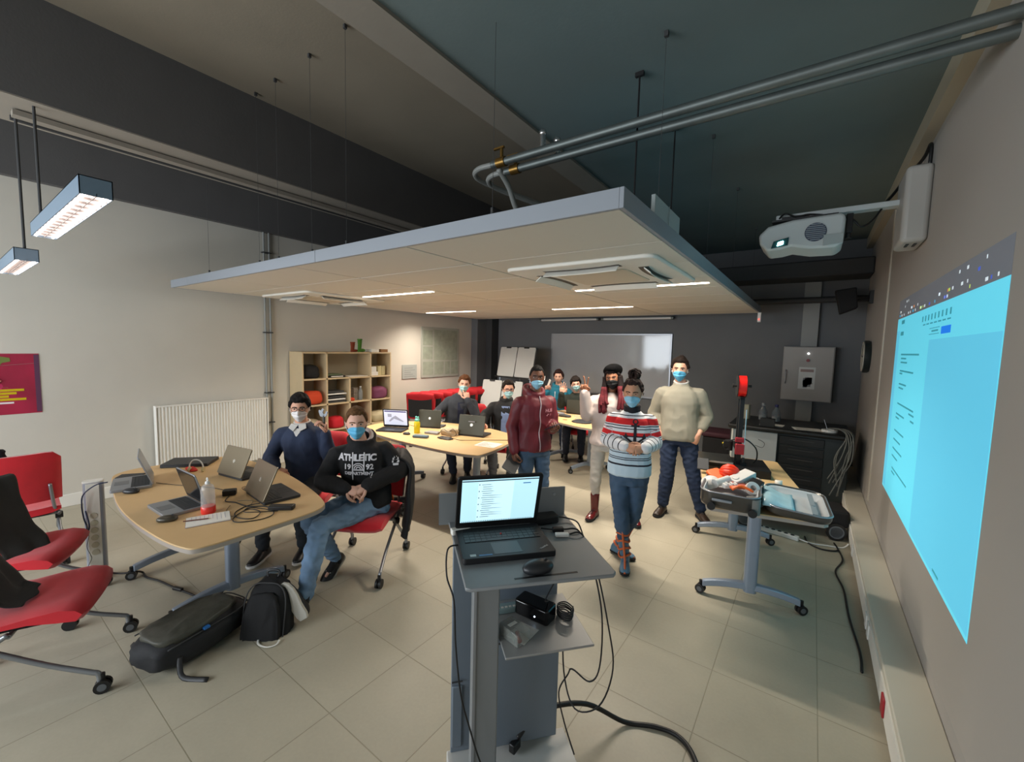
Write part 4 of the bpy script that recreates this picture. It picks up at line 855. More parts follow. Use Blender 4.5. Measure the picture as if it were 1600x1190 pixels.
# ---------------------------------------------------------------- bags on the floor
def backpack(name, label, loc, rz, tilt, size, m, m2, tilt2=0):
    t = thing(name, label, 'backpack', loc, rz); w, l, h = size
    t.rotation_euler = (tilt, tilt2, rz)
    random.seed(12); b = MB().ball((0, 0, 0), (1, 1, 1), 32, 20)
    for v in b.b.verts:
        p = v.co.copy(); e = .66; q = Vector([math.copysign(abs(a) ** e, a) for a in p]); q *= 1 + .10 * noise.noise(p * 2.2) + .03 * noise.noise(p * 6)
        q.x *= 1 - .16 * max(0, q.y); v.co = Vector((q.x * w/2, q.y * l/2, q.z * h/2 + h/2))
    part('main_compartment', b, m, t, smooth=180)
    b = MB().ball((0, 0, 0), (1, 1, 1), 28, 16)
    for v in b.b.verts:
        p = v.co.copy(); q = Vector([math.copysign(abs(a) ** .5, a) for a in p]); q *= 1 + .07 * noise.noise(p * 3)
        q.x *= 1 - .2 * max(0, q.y); v.co = Vector((q.x * w * .40, q.y * l * .40 - l * .03, q.z * h * .16 + h * .95 + .012 * noise.noise(p * 5)))
    part('front_pocket', b, m2, t, smooth=180)
    zp = [(x * .44 * w, y * .44 * l) for x, y in ((-1, -.9), (-1, 0), (-.95, .7), (-.6, 1), (0, 1.05), (.6, 1), (.95, .7), (1, 0), (1, -.9))]
    part('zip', MB().tube([(x, y, h * .86) for x, y in zp], .004, smooth=5), M_dark, t, smooth=180)
    part('top_handle', MB().tube([(-.03, l * .49, h * .5), (-.035, l * .56, h * .5), (.035, l * .56, h * .5), (.03, l * .49, h * .5)], .008, smooth=4, flat=(1, .5)), M_black, t, smooth=180)
    for s in (-1, 1): part('side_strap', MB().tube([(s * w * .45, -l * .3, h * .5), (s * w * .52, -l * .33, h * .3), (s * (w * .5 + .05), -l * .34, .012), (s * (w * .5 + .17), -l * .26, .008)], .013, flat=(1, .2), smooth=4), M_black, t, smooth=180)
    if m2 is not m: part('pull_tag', MB().box((w * .44, -l * .05, h * .9), (.02, .03, .012)), mat('tag_blue', '#2b6fb8', .5), t)
    return t
M_bag = mat('backpack_black', '#17181b', .75, bump=.3, bscale=300, var=.15, vscale=15); M_bag2 = mat('backpack_grey_panel', '#47473f', .55, bump=.3, bscale=40, var=.2, vscale=20)
backpack('backpack', 'black backpack with a grey front panel lying flat on the floor by the first table', (-2.84, .84, .0), rad(14), 0, (.33, .56, .19), M_bag, M_bag2)
M_velvet = mat('black_nylon', '#08080a', .8)
backpack('backpack', 'plain black backpack propped upright against the table leg beside the white-soled shoe', (-2.71, 1.23, .01), rad(36), rad(76), (.29, .56, .17), M_velvet, M_velvet)
t = thing('face_mask', 'discarded pale blue face mask with a white ear loop on the floor', 'mask', (-2.62, 1.09, 0))
part('fabric', MB().ball((-.03, .03, .012), (.05, .03, .012), 12, 6), mat('mask_blue', '#8fb9cc', .7), t, smooth=180)
part('ear_loop', MB().tube([(-.01, .02, .012), (.02, -.01, .006), (.07, -.03, .006), (.13, -.01, .006), (.15, .03, .006), (.13, .06, .01)], .006, smooth=6, flat=(1, .4)), M_white, t, smooth=180)
soft('black_bag', (-1.02, .92, .10), (.07, .06, .12), M_velvet, 'black pointed bag corner beside the foot of the lectern', 'bag', 14, amp=.3)
# ---------------------------------------------------------------- garments on chairs
def drape(name, label, pts, width, m, seed=0, thick=.03, cat='jacket', folds=.02):
    """cloth hanging along a centre line; width = (dx,dy) vector across"""
    random.seed(seed); P = catmull([Vector(p) for p in pts], 6); wv = Vector(width); n = 14; R = []
    nrm = wv.normalized().cross(Vector((0, 0, 1)))
    for i, p in enumerate(P):
        top = []; bot = []
        for j in range(n + 1):
            u = -1 + 2 * j / n; k = 1 + .12 * noise.noise(Vector((i * .22, seed, 0)))
            f = folds * (.35 * sin(u * 6 + seed + i * .08) + .9 * noise.noise(Vector((u * 2.2, i * .15, seed))))
            q = p + wv * .5 * u * k
            top.append(q + nrm * (thick / 2 * (1 - .6 * u * u) + f)); bot.append(q - nrm * (thick / 2 * (1 - .6 * u * u) - f))
        R.append(top + bot[::-1])
    b = MB().rings(R); return tag(part(name, b, m, None, loc=P[-1], smooth=180), label, cat)
M_jacket = mat('black_padded_cloth', '#111214', .75, bump=.3, bscale=60)
drape('jacket', 'black jacket hanging over the chair back behind the man in the hooded sweatshirt', [(-2.80, 2.20, .80), (-2.78, 2.24, .88), (-2.74, 2.28, .90), (-2.68, 2.32, .80), (-2.66, 2.30, .60), (-2.65, 2.27, .40), (-2.66, 2.25, .27)], (.30, -.26, 0), M_jacket, 1, .05)
M_olive = mat('dark_olive_cloth', '#1d1e1b', .85, bump=.3, bscale=80)
drape('jacket', 'dark jacket draped over the seat of the chair second from the camera', [(-4.36, .16, .80), (-4.28, .20, .86), (-4.16, .22, .72), (-4.04, .26, .56), (-3.92, .30, .49), (-3.82, .30, .44)], (.10, -.20, 0), M_olive, 2, .04)
drape('coat', 'black coat lying over the back of the seat nearest the camera', [(-3.42, -.02, .80), (-3.36, .06, .74), (-3.32, .13, .60), (-3.26, .18, .49), (-3.18, .24, .47)], (.22, -.10, 0), M_jacket, 3, .05, 'coat')
soft('navy_garment', (-4.72, .18, .925), (.05, .13, .05), mat('navy_cloth', '#10121f', .85), 'navy garment lying over the top of the turned-away red chair', 'jacket', 15)
# ---------------------------------------------------------------- things on the middle table
t, LMx, l = lap('black laptop with a bright grey drawing on its screen, left end of the middle table', -4.16, 3.37, 28, w=.33, d=.23, ang=100, body=MATS['laptop_black'], scr=mat('cad_screen_light', '#c9cfe0', .5, emit=.8))
part('window_bar', MB().prism([(-.14, .195), (.14, .195), (.14, .21), (-.14, .21)], .0016, .0019, M=LMx), mat('purple_bar_light', '#4a4580', .5, emit=.3), l, smooth=0)
part('drawing', MB().prism([(-.05, .12), (.0, .15), (.10, .08), (.10, .07), (-.02, .11), (-.07, .07), (-.09, .075)], .0016, .0019, M=LMx).prism([(-.10, .13), (-.05, .13), (-.05, .17), (-.10, .17)], .0016, .0018, M=LMx), mat('drawing_grey_light', '#9ea2b4', .5, emit=.5), l, smooth=0)
M_lidb = mat('laptop_lid_olive', '#35311f', .35, metal=.4)
lap('dark laptop with a round badge, back to the camera, left of the paper bag', -3.88, 3.66, 205, w=.30, d=.21, ang=103, body=MATS['laptop_black'], lid=M_lidb, logo=.016)
lap('dark laptop with a round badge, back to the camera, right of the paper bag', -3.17, 3.64, 196, w=.33, d=.23, ang=103, body=MATS['laptop_black'], lid=M_lidb, logo=.018)
t = thing('drinking_bottle', 'yellow drinking bottle with a turquoise cap on the middle table', 'bottle', (-3.77, 3.36, Z1))
part('body', MB().lathe((0, 0, 0), [(.034, 0), (.036, .006), (.036, .125), (.026, .142)], 24), mat('bottle_yellow', '#d0c002', .35), t, smooth=50)
part('cap', MB().lathe((0, 0, 0), [(.026, .143), (.027, .165), (.02, .17)], 20).tube([(-.016, 0, .168), (-.022, 0, .195), (-.008, 0, .188)], .007, smooth=3).tube([(.016, 0, .168), (.022, 0, .195), (.008, 0, .188)], .007, smooth=3), mat('cap_turquoise', '#6fcfc4', .4), t, smooth=50)
o = tag(part('spectacle_case', MB().rbox((0, 0, .014), (.18, .07, .028), .016), mat('case_slate_blue', '#4c6475', .55), None, bevel=.009, seg=3), 'slate blue case beside the yellow bottle', 'case'); o.location = (-3.55, 3.22, Z1); o.rotation_euler.z = rad(25)
mouse('small dark mouse left of the yellow bottle', (-3.79, 3.22, Z1), rad(-60), MATS['mouse_dark_grey'], .85)
soft('black_pouch', (-3.31, 3.37, Z1 + .006), (.10, .055, .010), M_black, 'flat black pouch in front of the paper bag', 'pouch', 21)
soft('paper_bag', (-3.42, 3.55, Z1 + .035), (.11, .075, .048), mat('kraft_paper', '#b3a083', .8, bump=.5, bscale=25), 'crumpled beige paper bag between the two dark laptops', 'bag', 22, amp=.35)
o = tag(part('grey_box', MB().prism([(-.09, -.04), (.09, -.04), (.07, .05), (-.07, .05)], 0, .025), mat('box_grey', '#87888a', .5), None, bevel=.004), 'low grey box left of the paper bag', 'box'); o.location = (-3.60, 3.45, Z1); o.rotation_euler.z = rad(15)
def sheet(label, x, y, a, w=.21, h=.297, z=Z1, seed=1):
    t = thing('paper_sheet', label, 'paper', (x, y, z), rad(a)); part('sheet', MB().box((0, 0, .0008), (w, h, .0012)), M_white, t)
    b = MB(); random.seed(seed)
    for i in range(11): b.bb(-w * .4, -w * .4 + w * random.uniform(.2, .75), -h * .4 + i * h * .075, -h * .4 + i * h * .075 + .006, .0014, .0017)
    part('print', b, mat('sheet_print', '#8f8c86', .5), t); return t
sheet('printed white sheet near the right end of the middle table', -2.76, 3.46, 10, .24, .22)
tcable('black cable running along the middle table to its right end', [(-3.3, 3.40), (-3.2, 3.36, .02), (-3.1, 3.42), (-2.9, 3.62), (-2.7, 3.78)], .003)
tcable('thin cable left of the yellow bottle', [(-4.3, 3.4), (-4.42, 3.5), (-4.2, 3.62), (-4.0, 3.55), (-3.9, 3.45)], .002)
tcable('loop of thin cables over the paper bag', [(-3.5, 3.46, .01), (-3.42, 3.44, .08), (-3.36, 3.47, .05), (-3.3, 3.48, .09), (-3.27, 3.5, .02), (-3.32, 3.4, .0)], .0025)
# robot and cables under the middle table
t = thing('wheeled_dolly', 'dark wheeled equipment frame with orange straps on the floor behind the hooded man', 'trolley', (-3.60, 2.75, 0), rad(50))
part('frame', MB().bb(-.24, .24, -.11, .11, .075, .10).bb(-.24, .24, -.11, -.09, .10, .13).bb(-.24, .24, .09, .11, .10, .13), M_dark, t, bevel=.008)
for x in (-.2, .2):
    for y in (-.09, .09): castor(t, x, y, .2, 0, .028)
part('engine_pack', MB().ball((-.06, 0, .16), (.10, .09, .07), 14, 8).cyl((-.02, -.05, .14), (-.02, .05, .14), .05), mat('equipment_grey', '#5b5a55', .5, bump=.6, bscale=30), t, smooth=60)
part('strap', MB().tube([(.02, -.08, .11), (.03, -.02, .2), (.07, .02, .22), (.10, .05, .13)], .022, flat=(1, .4), smooth=5), mat('strap_orange', '#c05a1c', .6), t, smooth=180)
# ---------------------------------------------------------------- things on the farthest table
lap('dark laptop standing open with its back to the camera on the farthest table', -3.02, 5.98, 190, w=.30, d=.21, ang=100, body=MATS['laptop_black'], lid=M_lidb)
part('maker_strip', MB().bb(-.05, .03, .0, .003, .17, .18), M_silver, bpy.data.objects['laptop.008'] if 'laptop.008' in bpy.data.objects else None)
soft('dark_folder', (-2.62, 5.45, Z1 + .008), (.15, .16, .012), mat('folder_dark', '#24262a', .6), 'dark folder lying on the near corner of the farthest table', 'folder', 31, amp=.05)
soft('black_case', (-3.03, 5.65, Z1 + .018), (.10, .05, .022), M_dark, 'black case on the farthest table in front of the waving man', 'case', 32)
soft('grey_case', (-3.22, 5.82, Z1 + .014), (.10, .05, .018), MATS['box_grey'], 'grey case on the farthest table beside the maroon jacket', 'case', 33)
soft('paper_bundle', (-3.2, 6.05, Z1 + .018), (.12, .06, .02), MATS['kraft_paper'], 'beige paper bundle on the farthest table', 'paper', 34, amp=.3)
carton('card', -.03, .03, -.02, .02, 0, .003, mat('card_orange', '#c0582c', .5), 'small orange card at the near edge of the farthest table', 'card', bevel=.001).location = (-2.90, 5.42, Z1)
tcable('white cable coil on the farthest table', [(-2.95, 5.8), (-2.8, 5.9, .02), (-2.65, 5.85, .04), (-2.7, 5.7, .03), (-2.85, 5.65, .01), (-2.75, 5.6), (-2.6, 5.7, .02), (-2.65, 5.8)], .005, m=mat('cable_white', '#b4b2a8', .5))
# ---------------------------------------------------------------- right-hand table: suitcase, printer
RZ = math.atan2(ux.y, ux.x)
def RP(a, b, z): v = o_ + ux * a + uy * b; return Vector((v.x, v.y, z))
M_shell = mat('suitcase_pewter', '#56524d', .3, metal=.5); M_lining = mat('suitcase_lining', '#b3b6b8', .7)
t = thing('suitcase', 'open pewter suitcase full of orange and white prints on the folding table', 'suitcase', RP(.17, .22, Z1), RZ - rad(9))
def shellhalf(cx, cy, w, l, z0, h, parent, Mx=None):
    T = (Mx or Matrix()) @ Matrix.Translation((cx, cy, z0)); o1 = rrect(w, l, .085, 6); R = []
    def rg(k, z, ins=0): return [T @ Vector((x * (w - 2*ins) / w * k, y * (l - 2*ins) / l * k, z)) for x, y in o1]
    out = MB().rings([rg(.86, 0), rg(.96, .012), rg(1, .035), rg(1, h), rg(.985, h + .004, .003), rg(.985, h, .008), rg(.96, .04, .01), rg(.86, .014, .012)])
    s = part('shell', out, M_shell, parent, smooth=50)
    part('lining', MB().rings([rg(.86, .016, .012), rg(.955, .042, .012), rg(.975, h - .004, .010), rg(.965, h - .004, .016), rg(.935, .045, .02), rg(.84, .022, .02)]), M_lining, s, smooth=50)
    part('rim_zip', MB().tube([T @ Vector((x * 1.0, y * 1.0, h)) for x, y in o1], .0045, close=True, n=6), M_silver, s, smooth=180)
    return s
s1 = shellhalf(0, 0, .36, .56, 0, .115, t)
M2_ = Matrix.Translation((.20, .06, .0)) @ Matrix.Rotation(rad(3), 4, 'Y')
s2 = shellhalf(.185, .0, .36, .56, .015, .06, t, M2_)
b = MB(); b.box((-.04, -.29, .07), (.12, .016, .018)); part('carry_handle', b, M_silver, t, bevel=.004)
part('hinge', MB().cyl((.185, -.2, .06), (.185, -.1, .06), .012).cyl((.185, .1, .06), (.185, .2, .06), .012), M_dark, t)
for wx_ in (-.10, .14): part('luggage_wheel', MB().cyl((wx_, -.315, .028), (wx_, -.295, .028), .026, n=18), M_black, t)
part('corner_guard', MB().rbox((.14, -.225, .055), (.085, .09, .10), .03), mat('guard_grey', '#7d7a74', .5), t, bevel=.004)
part('mask_packet', MB().rings([[Vector((x, y, .05 + .035 * math.exp(-((x - .22) / .07) ** 2) + dz + .008 * sin(y * 30 + x * 20))) for y, dz in ((-.2, 0), (-.08, .01), (.05, .0), (.17, .01), (.2, -.01), (.05, -.012), (-.1, -.012), (-.2, -.012))] for x in [.19 + i * .018 for i in range(11)]]), mat('packet_pale_blue', '#a8cbd4', .3, var=.15, vscale=8), s2, smooth=180)
tb = part('lining_strap', MB().bb(.46, .49, -.2, .24, .062, .066).cyl((.475, -.02, .066), (.475, -.02, .07), .016), mat('strap_grey', '#8b9296', .5), s2)
def print_blob(name, label, a, b_, z, r, m, seed, amp=.2):
    v = RP(a, b_, z); return soft(name, v, r, m, label, 'printed part', seed, amp=amp)
M_or = mat('print_orange', '#e8641e', .4); M_ord = mat('print_red_orange', '#f03a16', .35); M_pw = mat('print_white', '#d2d0cb', .45)
zc = Z1 + .125
v = RP(.17, .40, zc)
b = MB()
for i in range(9): b.tube([Vector((.058 * cos(q * 2 * pi / 12 + i) , .058 * sin(q * 2 * pi / 12 + i) * cos(i * .9), .058 * sin(q * 2 * pi / 12 + i) * sin(i * .9) + .012)) for q in range(12)], .017, close=True, n=8)
tag(part('printed_knot', b, M_ord, None, smooth=180), 'bright red-orange printed knot in the open suitcase', 'printed part').location = v
def pp(name, label, mb, m, a, b_, z, rx=0, ry=0, rz=0, bevel=.003, smooth=None):
    o = tag(part(name, mb, m, None, bevel=bevel, smooth=smooth), label, 'printed part'); o.location = RP(a, b_, z); o.rotation_euler = (rx, ry, RZ + rz); o.scale = (1.18, 1.18, 1.18); return o
pp('printed_case', 'orange printed rounded case behind the white prints in the suitcase', MB().rbox((0, 0, 0), (.09, .11, .03), .02), M_or, .08, .38, zc - .005, .3, -.2, .5, .006)
pp('printed_wedge', 'white printed long box slanting across the suitcase', MB().box((0, 0, 0), (.075, .17, .04)).cyl((0, -.05, .02), (0, -.05, .024), .02), M_pw, .24, .33, zc + .01, .25, .1, -.75, .004)
pp('printed_tube', 'white printed tube with a round end in the suitcase', MB().cyl((0, -.05, 0), (0, .05, 0), .022).cyl((0, -.06, 0), (0, -.05, 0), .028), M_pw, .11, .24, zc - .005, .2, 0, -.9, .003)
pp('printed_ring', 'white printed ring at the near right corner of the suitcase', MB().lathe((0, 0, 0), [(.016, -.015), (.038, -.015), (.038, .015), (.016, .015), (.016, -.015)], 20), M_pw, .29, .16, zc - .01, .9, .2, .2, .002)
pp('printed_disc', 'pale printed dome at the left of the suitcase', MB().lathe((0, 0, 0), [(.0, .03), (.03, .026), (.05, .01), (.055, -.02), (0, -.02)], 20), M_pw, .03, .27, zc - .03, .3, -.3, 0, .002)
pp('printed_finger', 'white ribbed printed part in the suitcase', MB().box((0, 0, 0), (.03, .08, .025)).box((0, -.02, .015), (.032, .012, .01)).box((0, .01, .015), (.032, .012, .01)).box((0, .035, .015), (.032, .012, .01)), M_pw, .15, .16, zc - .01, 0, .2, -1.1, .004)
b = MB()
for i in range(5): b.tube([(-.06, -.03 + i * .014, 0), (-.01, -.02 + i * .01, .02 - .004 * i), (.05, -.045 + i * .022, .0)], .007, smooth=4)
pp('printed_hand', 'orange printed hand-like part at the front of the suitcase', b, M_or, .22, .13, zc - .012, 0, 0, .2, 0, 180)
pp('printed_plate', 'salmon printed plate lying under the white box in the suitcase', MB().rbox((0, 0, 0), (.10, .07, .02), .03), mat('print_salmon', '#cf6a55', .5), .22, .23, zc - .02, .1, .1, .4)
pp('dark_wallet', 'black rectangular part with small white marks in the suitcase', MB().box((0, 0, 0), (.07, .10, .02)), M_black, .32, .27, zc - .005, .2, .2, -.5)
t = thing('printer', 'black desktop 3D printer with a tall frame on the folding table', 'printer', RP(.23, 1.08, Z1), RZ)
M_ext = mat('extrusion_black', '#17181a', .4, metal=.3)
part('base_frame', MB().bb(-.02, .30, -.20, .20, 0, .07).bb(-.22, -.02, -.03, .03, .02, .06), M_ext, t, bevel=.004)
part('heated_bed', MB().bb(-.25, .02, -.15, .16, .085, .10), mat('bed_dark', '#1f201e', .3), t, bevel=.002)
part('bed_edge', MB().bb(-.25, .02, -.153, -.15, .083, .098), M_silver, t)
for y in (-.05, .07):
    part('upright', MB().bb(.05, .085, y - .02, y + .02, .06, .66), M_ext, t, bevel=.002)
part('top_beam', MB().bb(.05, .085, -.07, .09, .64, .665), M_ext, t, bevel=.002)
for y in (-.09, .11): part('lead_screw', MB().cyl((.10, y, .07), (.10, y, .56), .005), M_chrome, t)
part('stepper_motor', MB().bb(.08, .125, -.11, -.07, .07, .10).cyl((.10, -.09, .10), (.10, -.09, .14), .01).bb(-.06, -.02, -.10, -.05, .22, .27), M_ext, t)
part('gantry', MB().bb(.035, .06, -.12, .14, .20, .235), M_ext, t)
part('print_head', MB().rbox((-.01, -.02, .225), (.06, .07, .09), .02).cyl((-.05, -.04, .22), (-.02, -.04, .22), .025), M_black, t, bevel=.004)
part('carriage', MB().bb(.03, .10, -.13, -.09, .17, .26).bb(.03, .10, -.10, -.06, .27, .31), mat('anodised_red', '#a03038', .35, metal=.4), t, bevel=.004)
part('fan', MB().cyl((-.065, -.04, .24), (-.05, -.04, .24), .008), mat('fan_yellow', '#c9b21c', .4), t)
part('display', MB().box(None, None, M=Matrix.Translation((-.22, -.22, .075)) @ Matrix.Rotation(rad(45), 4, 'X') @ Matrix.Diagonal((.09, .11, .015, 1))), M_dark, t, bevel=.002)
part('spool_holder', MB().bb(.055, .08, -.01, .03, .66, .70).cyl((.0, .01, .755), (.14, .01, .755), .012).cyl((-.01, .01, .755), (0, .01, .755), .02), M_black, t)
part('spool_flange', MB().cyl((.025, .01, .755), (.03, .01, .755), .10, n=28).cyl((.095, .01, .755), (.10, .01, .755), .10, n=28), M_black, t)
part('filament', MB().cyl((.03, .01, .755), (.095, .01, .755), .092, n=28), mat('filament_red', '#e01a16', .35), t, smooth=40)
part('wiring', MB().tube([(0, -.03, .27), (.10, -.06, .30), (.20, -.02, .22), (.22, .02, .12), (.2, .05, .07)], .006, smooth=6), M_black, t, smooth=180)
o = carton('ruler', -.15, .15, -.02, .02, 0, .004, M_white, 'white strip lying on the folding table behind the suitcase', 'ruler', bevel=.001); o.location = RP(.40, .72, Z1); o.rotation_euler.z = RZ - .3
t = thing('folded_card', 'small folded white card standing behind the suitcase', 'card', RP(.52, .66, Z1), RZ)
part('panel', MB().quad((0, 0, 0), (.05, .0, 0), (.05, .02, .06), (0, .02, .06)).quad((0, .04, 0), (.05, .04, 0), (.05, .02, .06), (0, .02, .06)), M_white, t, solid=.001)
# power strip and cables under / behind the folding table
t = thing('power_strip', 'white power strip on the floor under the folding table', 'power strip', (-.18, 4.85, 0), rad(-12))
part('body', MB().rbox((0, 0, .02), (.38, .055, .04), .015), M_whitep, t, bevel=.006)
b = MB()
for i in range(6): b.cyl((-.14 + i * .055, 0, .04), (-.14 + i * .055, 0, .042), .018)
part('sockets', b, M_dark, t)
cable('white_cable', [(.0, 4.82, .02), (.10, 4.80, .01), (.22, 4.84, .008), (.34, 4.88, .008), (.385, 4.9, .05)], .006, M_whitep, 'white cable running from the power strip to the wall trunking')
cable('floor_cable', [(.05, 4.95, .008), (.08, 4.80, .008), (.18, 4.72, .008), (.30, 4.78, .008), (.28, 4.95, .008), (.33, 4.6, .008), (.27, 4.3, .008), (.31, 4.0, .008), (.32, 3.6, .008), (.35, 3.2, .008), (.345, 3.0, .008)], .007, M_cab2, 'black cable snaking over the floor along the right wall')
t = thing('equipment_trolley', 'low black wheeled trolley on the floor beyond the folding table', 'trolley', (-.1, 5.15, 0), RZ)
part('deck', MB().rbox((0, 0, .20), (.95, .34, .16), .05), M_blackm, t, bevel=.02)
for x in (-.42, .36):
    w = part('wheel', MB().cyl((x, -.20, .085), (x, -.17, .085), .085, n=28), M_black, t, smooth=40)
    part('rim', MB().lathe(None, [(.05, 0), (.062, 0), (.062, .004), (.05, .004), (.05, 0)], 28, M=Matrix.Translation((x, -.201, .085)) @ Matrix.Rotation(rad(90), 4, 'X')), M_hubc, w)
    w = part('wheel', MB().cyl((x, .17, .085), (x, .20, .085), .085, n=28), M_black, t, smooth=40)
# ---------------------------------------------------------------- dark bench below the wall cabinet
t = thing('workbench', 'black workbench with a rounded top edge below the wall cabinet', 'bench', (-.2, 6.55, 0)); LB = (-.2, 6.55, 0)
M_bench = mat('bench_black', '#111314', .45); M_benchg = mat('bench_dark_teal', '#222b2d', .5)
part('worktop', MB().bb(-.86, .44, 6.15, 7.15, .80, .86), M_bench, t, loc=LB, bevel=.025, seg=4)
part('carcass', MB().bb(-.84, .42, 6.25, 7.1, .02, .80), M_benchg, t, loc=LB, bevel=.01)
for i in range(6):
    d = part('drawer', MB().bb(-.28, .18, 6.235, 6.25, .06 + i * .12, .165 + i * .12), M_bench, t, loc=LB, bevel=.004)
    part('handle', MB().bb(-.18, .08, 6.222, 6.235, .12 + i * .12, .13 + i * .12), M_dark, d, loc=LB)
t = thing('leaning_board', 'white board with cables leaning against the left of the black workbench', 'board', (-.55, 6.16, 0))
part('panel', MB().box(None, None, M=Matrix.Translation((-.0, .02, .40)) @ Matrix.Rotation(rad(-4), 4, 'X') @ Matrix.Diagonal((.50, .02, .78, 1))), mat('board_pale', '#a4abae', .4), t, bevel=.003)
part('panel_edge', MB().box(None, None, M=Matrix.Translation((-.255, .01, .40)) @ Matrix.Rotation(rad(-4), 4, 'X') @ Matrix.Diagonal((.02, .03, .78, 1))), M_white, t)
part('mark', MB().tube([(.02, -.04, .62), (.10, -.045, .60), (.12, -.04, .66), (.05, -.045, .70)], .003, smooth=4), M_black, t, smooth=180)
BZ = .8605
sheet('white sheet with print at the middle of the workbench', .0, 6.35, 12, .30, .21, BZ, 5); sheet('white sheet beside the printer spool on the workbench', -.38, 6.40, -5, .26, .2, BZ, 6)
t = thing('tape_roll', 'flat white roll with a thin stick on the right of the workbench', 'roll', (.22, 6.35, BZ))
part('roll', MB().lathe((0, 0, 0), [(.05, 0), (.08, 0), (.08, .025), (.05, .025), (.05, 0)], 24), M_whitep, t, smooth=50)
part('stick', MB().cyl((-.02, 0, .02), (-.06, .02, .14), .004), M_silver, t)
carton('black_box', -.50, -.34, 6.2, 6.3, BZ, BZ + .10, M_bench, 'black box on the workbench behind the printer frame')
for i, (x, y, m, lab) in enumerate(((-.36, 6.75, 'cap_blue', 'clear bottle with a blue cap on the workbench'), (-.52, 6.8, 'cap_clear', 'clear bottle with a pale cap left of the blue-capped one'))):
    t = thing('spray_bottle', lab, 'bottle', (x, y, BZ))
    part('body', MB().lathe((0, 0, 0), [(.05, 0), (.055, .02), (.055, .12), (.03, .17), (.018, .2)], 20), mat('hazy_bottle', '#6e7880', .15, alpha=.5), t, smooth=50)
    part('cap', MB().cyl((0, 0, .2), (0, 0, .235), .022), mat(m, '#2a2f63' if i == 0 else '#8b9298', .4), t)
    part('contents', MB().cyl((0, 0, .005), (0, 0, .07), .048), M_lining, t)
t = thing('yellowish_carton', 'pale folded carton leaning at the left end of the workbench', 'carton', (-.74, 6.75, BZ))
part('panel', MB().prism([(-.05, -.03), (.05, -.03), (.07, .03), (-.03, .03)], 0, .2), mat('carton_pale', '#a7a692', .6), t, bevel=.003)
random.seed(21)
for i in range(9):
    x0 = .36 + random.uniform(-.04, .04); y = 6.12 + random.uniform(-.05, .05); zl = random.uniform(.15, .45)
    cable('grey_cable', [(x0 - .12, y + .35, BZ + .02), (x0, y + .15, BZ + .05), (x0 + .05, y, BZ - .02), (x0 + .03 + random.uniform(-.08, .03), y - .05, .6), (x0 + random.uniform(-.14, .03), y - .04, zl)], .006, mat('cable_pale_grey', '#6c706c', .5), 'pale grey cable in the bundle hanging from the right end of the workbench')['group'] = 'grey cables hanging from the workbench'
t = thing('storage_trunk', 'black trunk with a maroon lid behind the man in the beige sweater', 'trunk', (-1.08, 7.2, 0)); LS = (-1.08, 7.2, 0)
part('box', MB().bb(-1.32, -.92, 7.0, 7.5, .0, .48), M_blackm, t, loc=LS, bevel=.02)
part('lid', MB().bb(-1.34, -.90, 6.98, 7.52, .48, .56), mat('maroon_cloth', '#3c1220', .7), t, loc=LS, bevel=.03, seg=3)
# ---------------------------------------------------------------- people
def VV(*a): return Vector(a if len(a) > 1 else a[0])
def capsule(b, p0, p1, r0, r1, bulge=0, n=14, squash=None):
    """closed tapered tube with round ends"""
    p0 = Vector(p0); p1 = Vector(p1); t = p1 - p0; L = max(t.length, 1e-5); t /= L
    if squash: s = (Vector(squash[0]) - t * Vector(squash[0]).dot(t)).normalized(); k = squash[1]
    else: s = t.orthogonal().normalized(); k = 1
    w = t.cross(s); R = []
    st = [(-r0 * .95, r0 * .3), (-r0 * .6, r0 * .8)] + [(L * i / 6, (r0 + (r1 - r0) * i / 6) + bulge * sin(pi * min(1, i / 4.5)) ) for i in range(7)] + [(L + r1 * .6, r1 * .8), (L + r1 * .95, r1 * .3)]
    for d, r in st: R.append([p0 + t * d + s * cos(2*pi*j/n) * r + w * sin(2*pi*j/n) * r * k for j in range(n)])
    b.rings(R)
def ering(c, l, f, w, d, n=20, e=.85):
    return [c + l * math.copysign(abs(cos(2*pi*k/n)) ** e, cos(2*pi*k/n)) * w + f * math.copysign(abs(sin(2*pi*k/n)) ** e, sin(2*pi*k/n)) * d for k in range(n)]
def remeshed(mb, voxel, smooth=4, factor=.5):
    bmesh.ops.recalc_face_normals(mb.b, faces=mb.b.faces)
    me = bpy.data.meshes.new('m'); mb.b.to_mesh(me); mb.b.free()
    o = bpy.data.objects.new('m', me); COL.objects.link(o)
    r = o.modifiers.new('r', 'REMESH'); r.mode = 'VOXEL'; r.voxel_size = voxel; r.adaptivity = 0
    s = o.modifiers.new('s', 'SMOOTH'); s.factor = factor; s.iterations = smooth
    dg = bpy.context.evaluated_depsgraph_get(); dg.update()
    out = bpy.data.meshes.new_from_object(o.evaluated_get(dg)); bpy.data.objects.remove(o)
    return out
def wrinkle(me, amp, freq=9, seed=0, aniso=(1, 1, 1)):
    N_ = [v.normal.copy() for v in me.vertices]
    for v, n in zip(me.vertices, N_):
        p = Vector((v.co.x * aniso[0], v.co.y * aniso[1], v.co.z * aniso[2])) * freq + Vector((seed * 7.3, 0, 0))
        a = noise.noise(p); q = noise.noise(p * 2.3)
        v.co += n * amp * (1 - 2.4 * abs(a) + .5 * q)
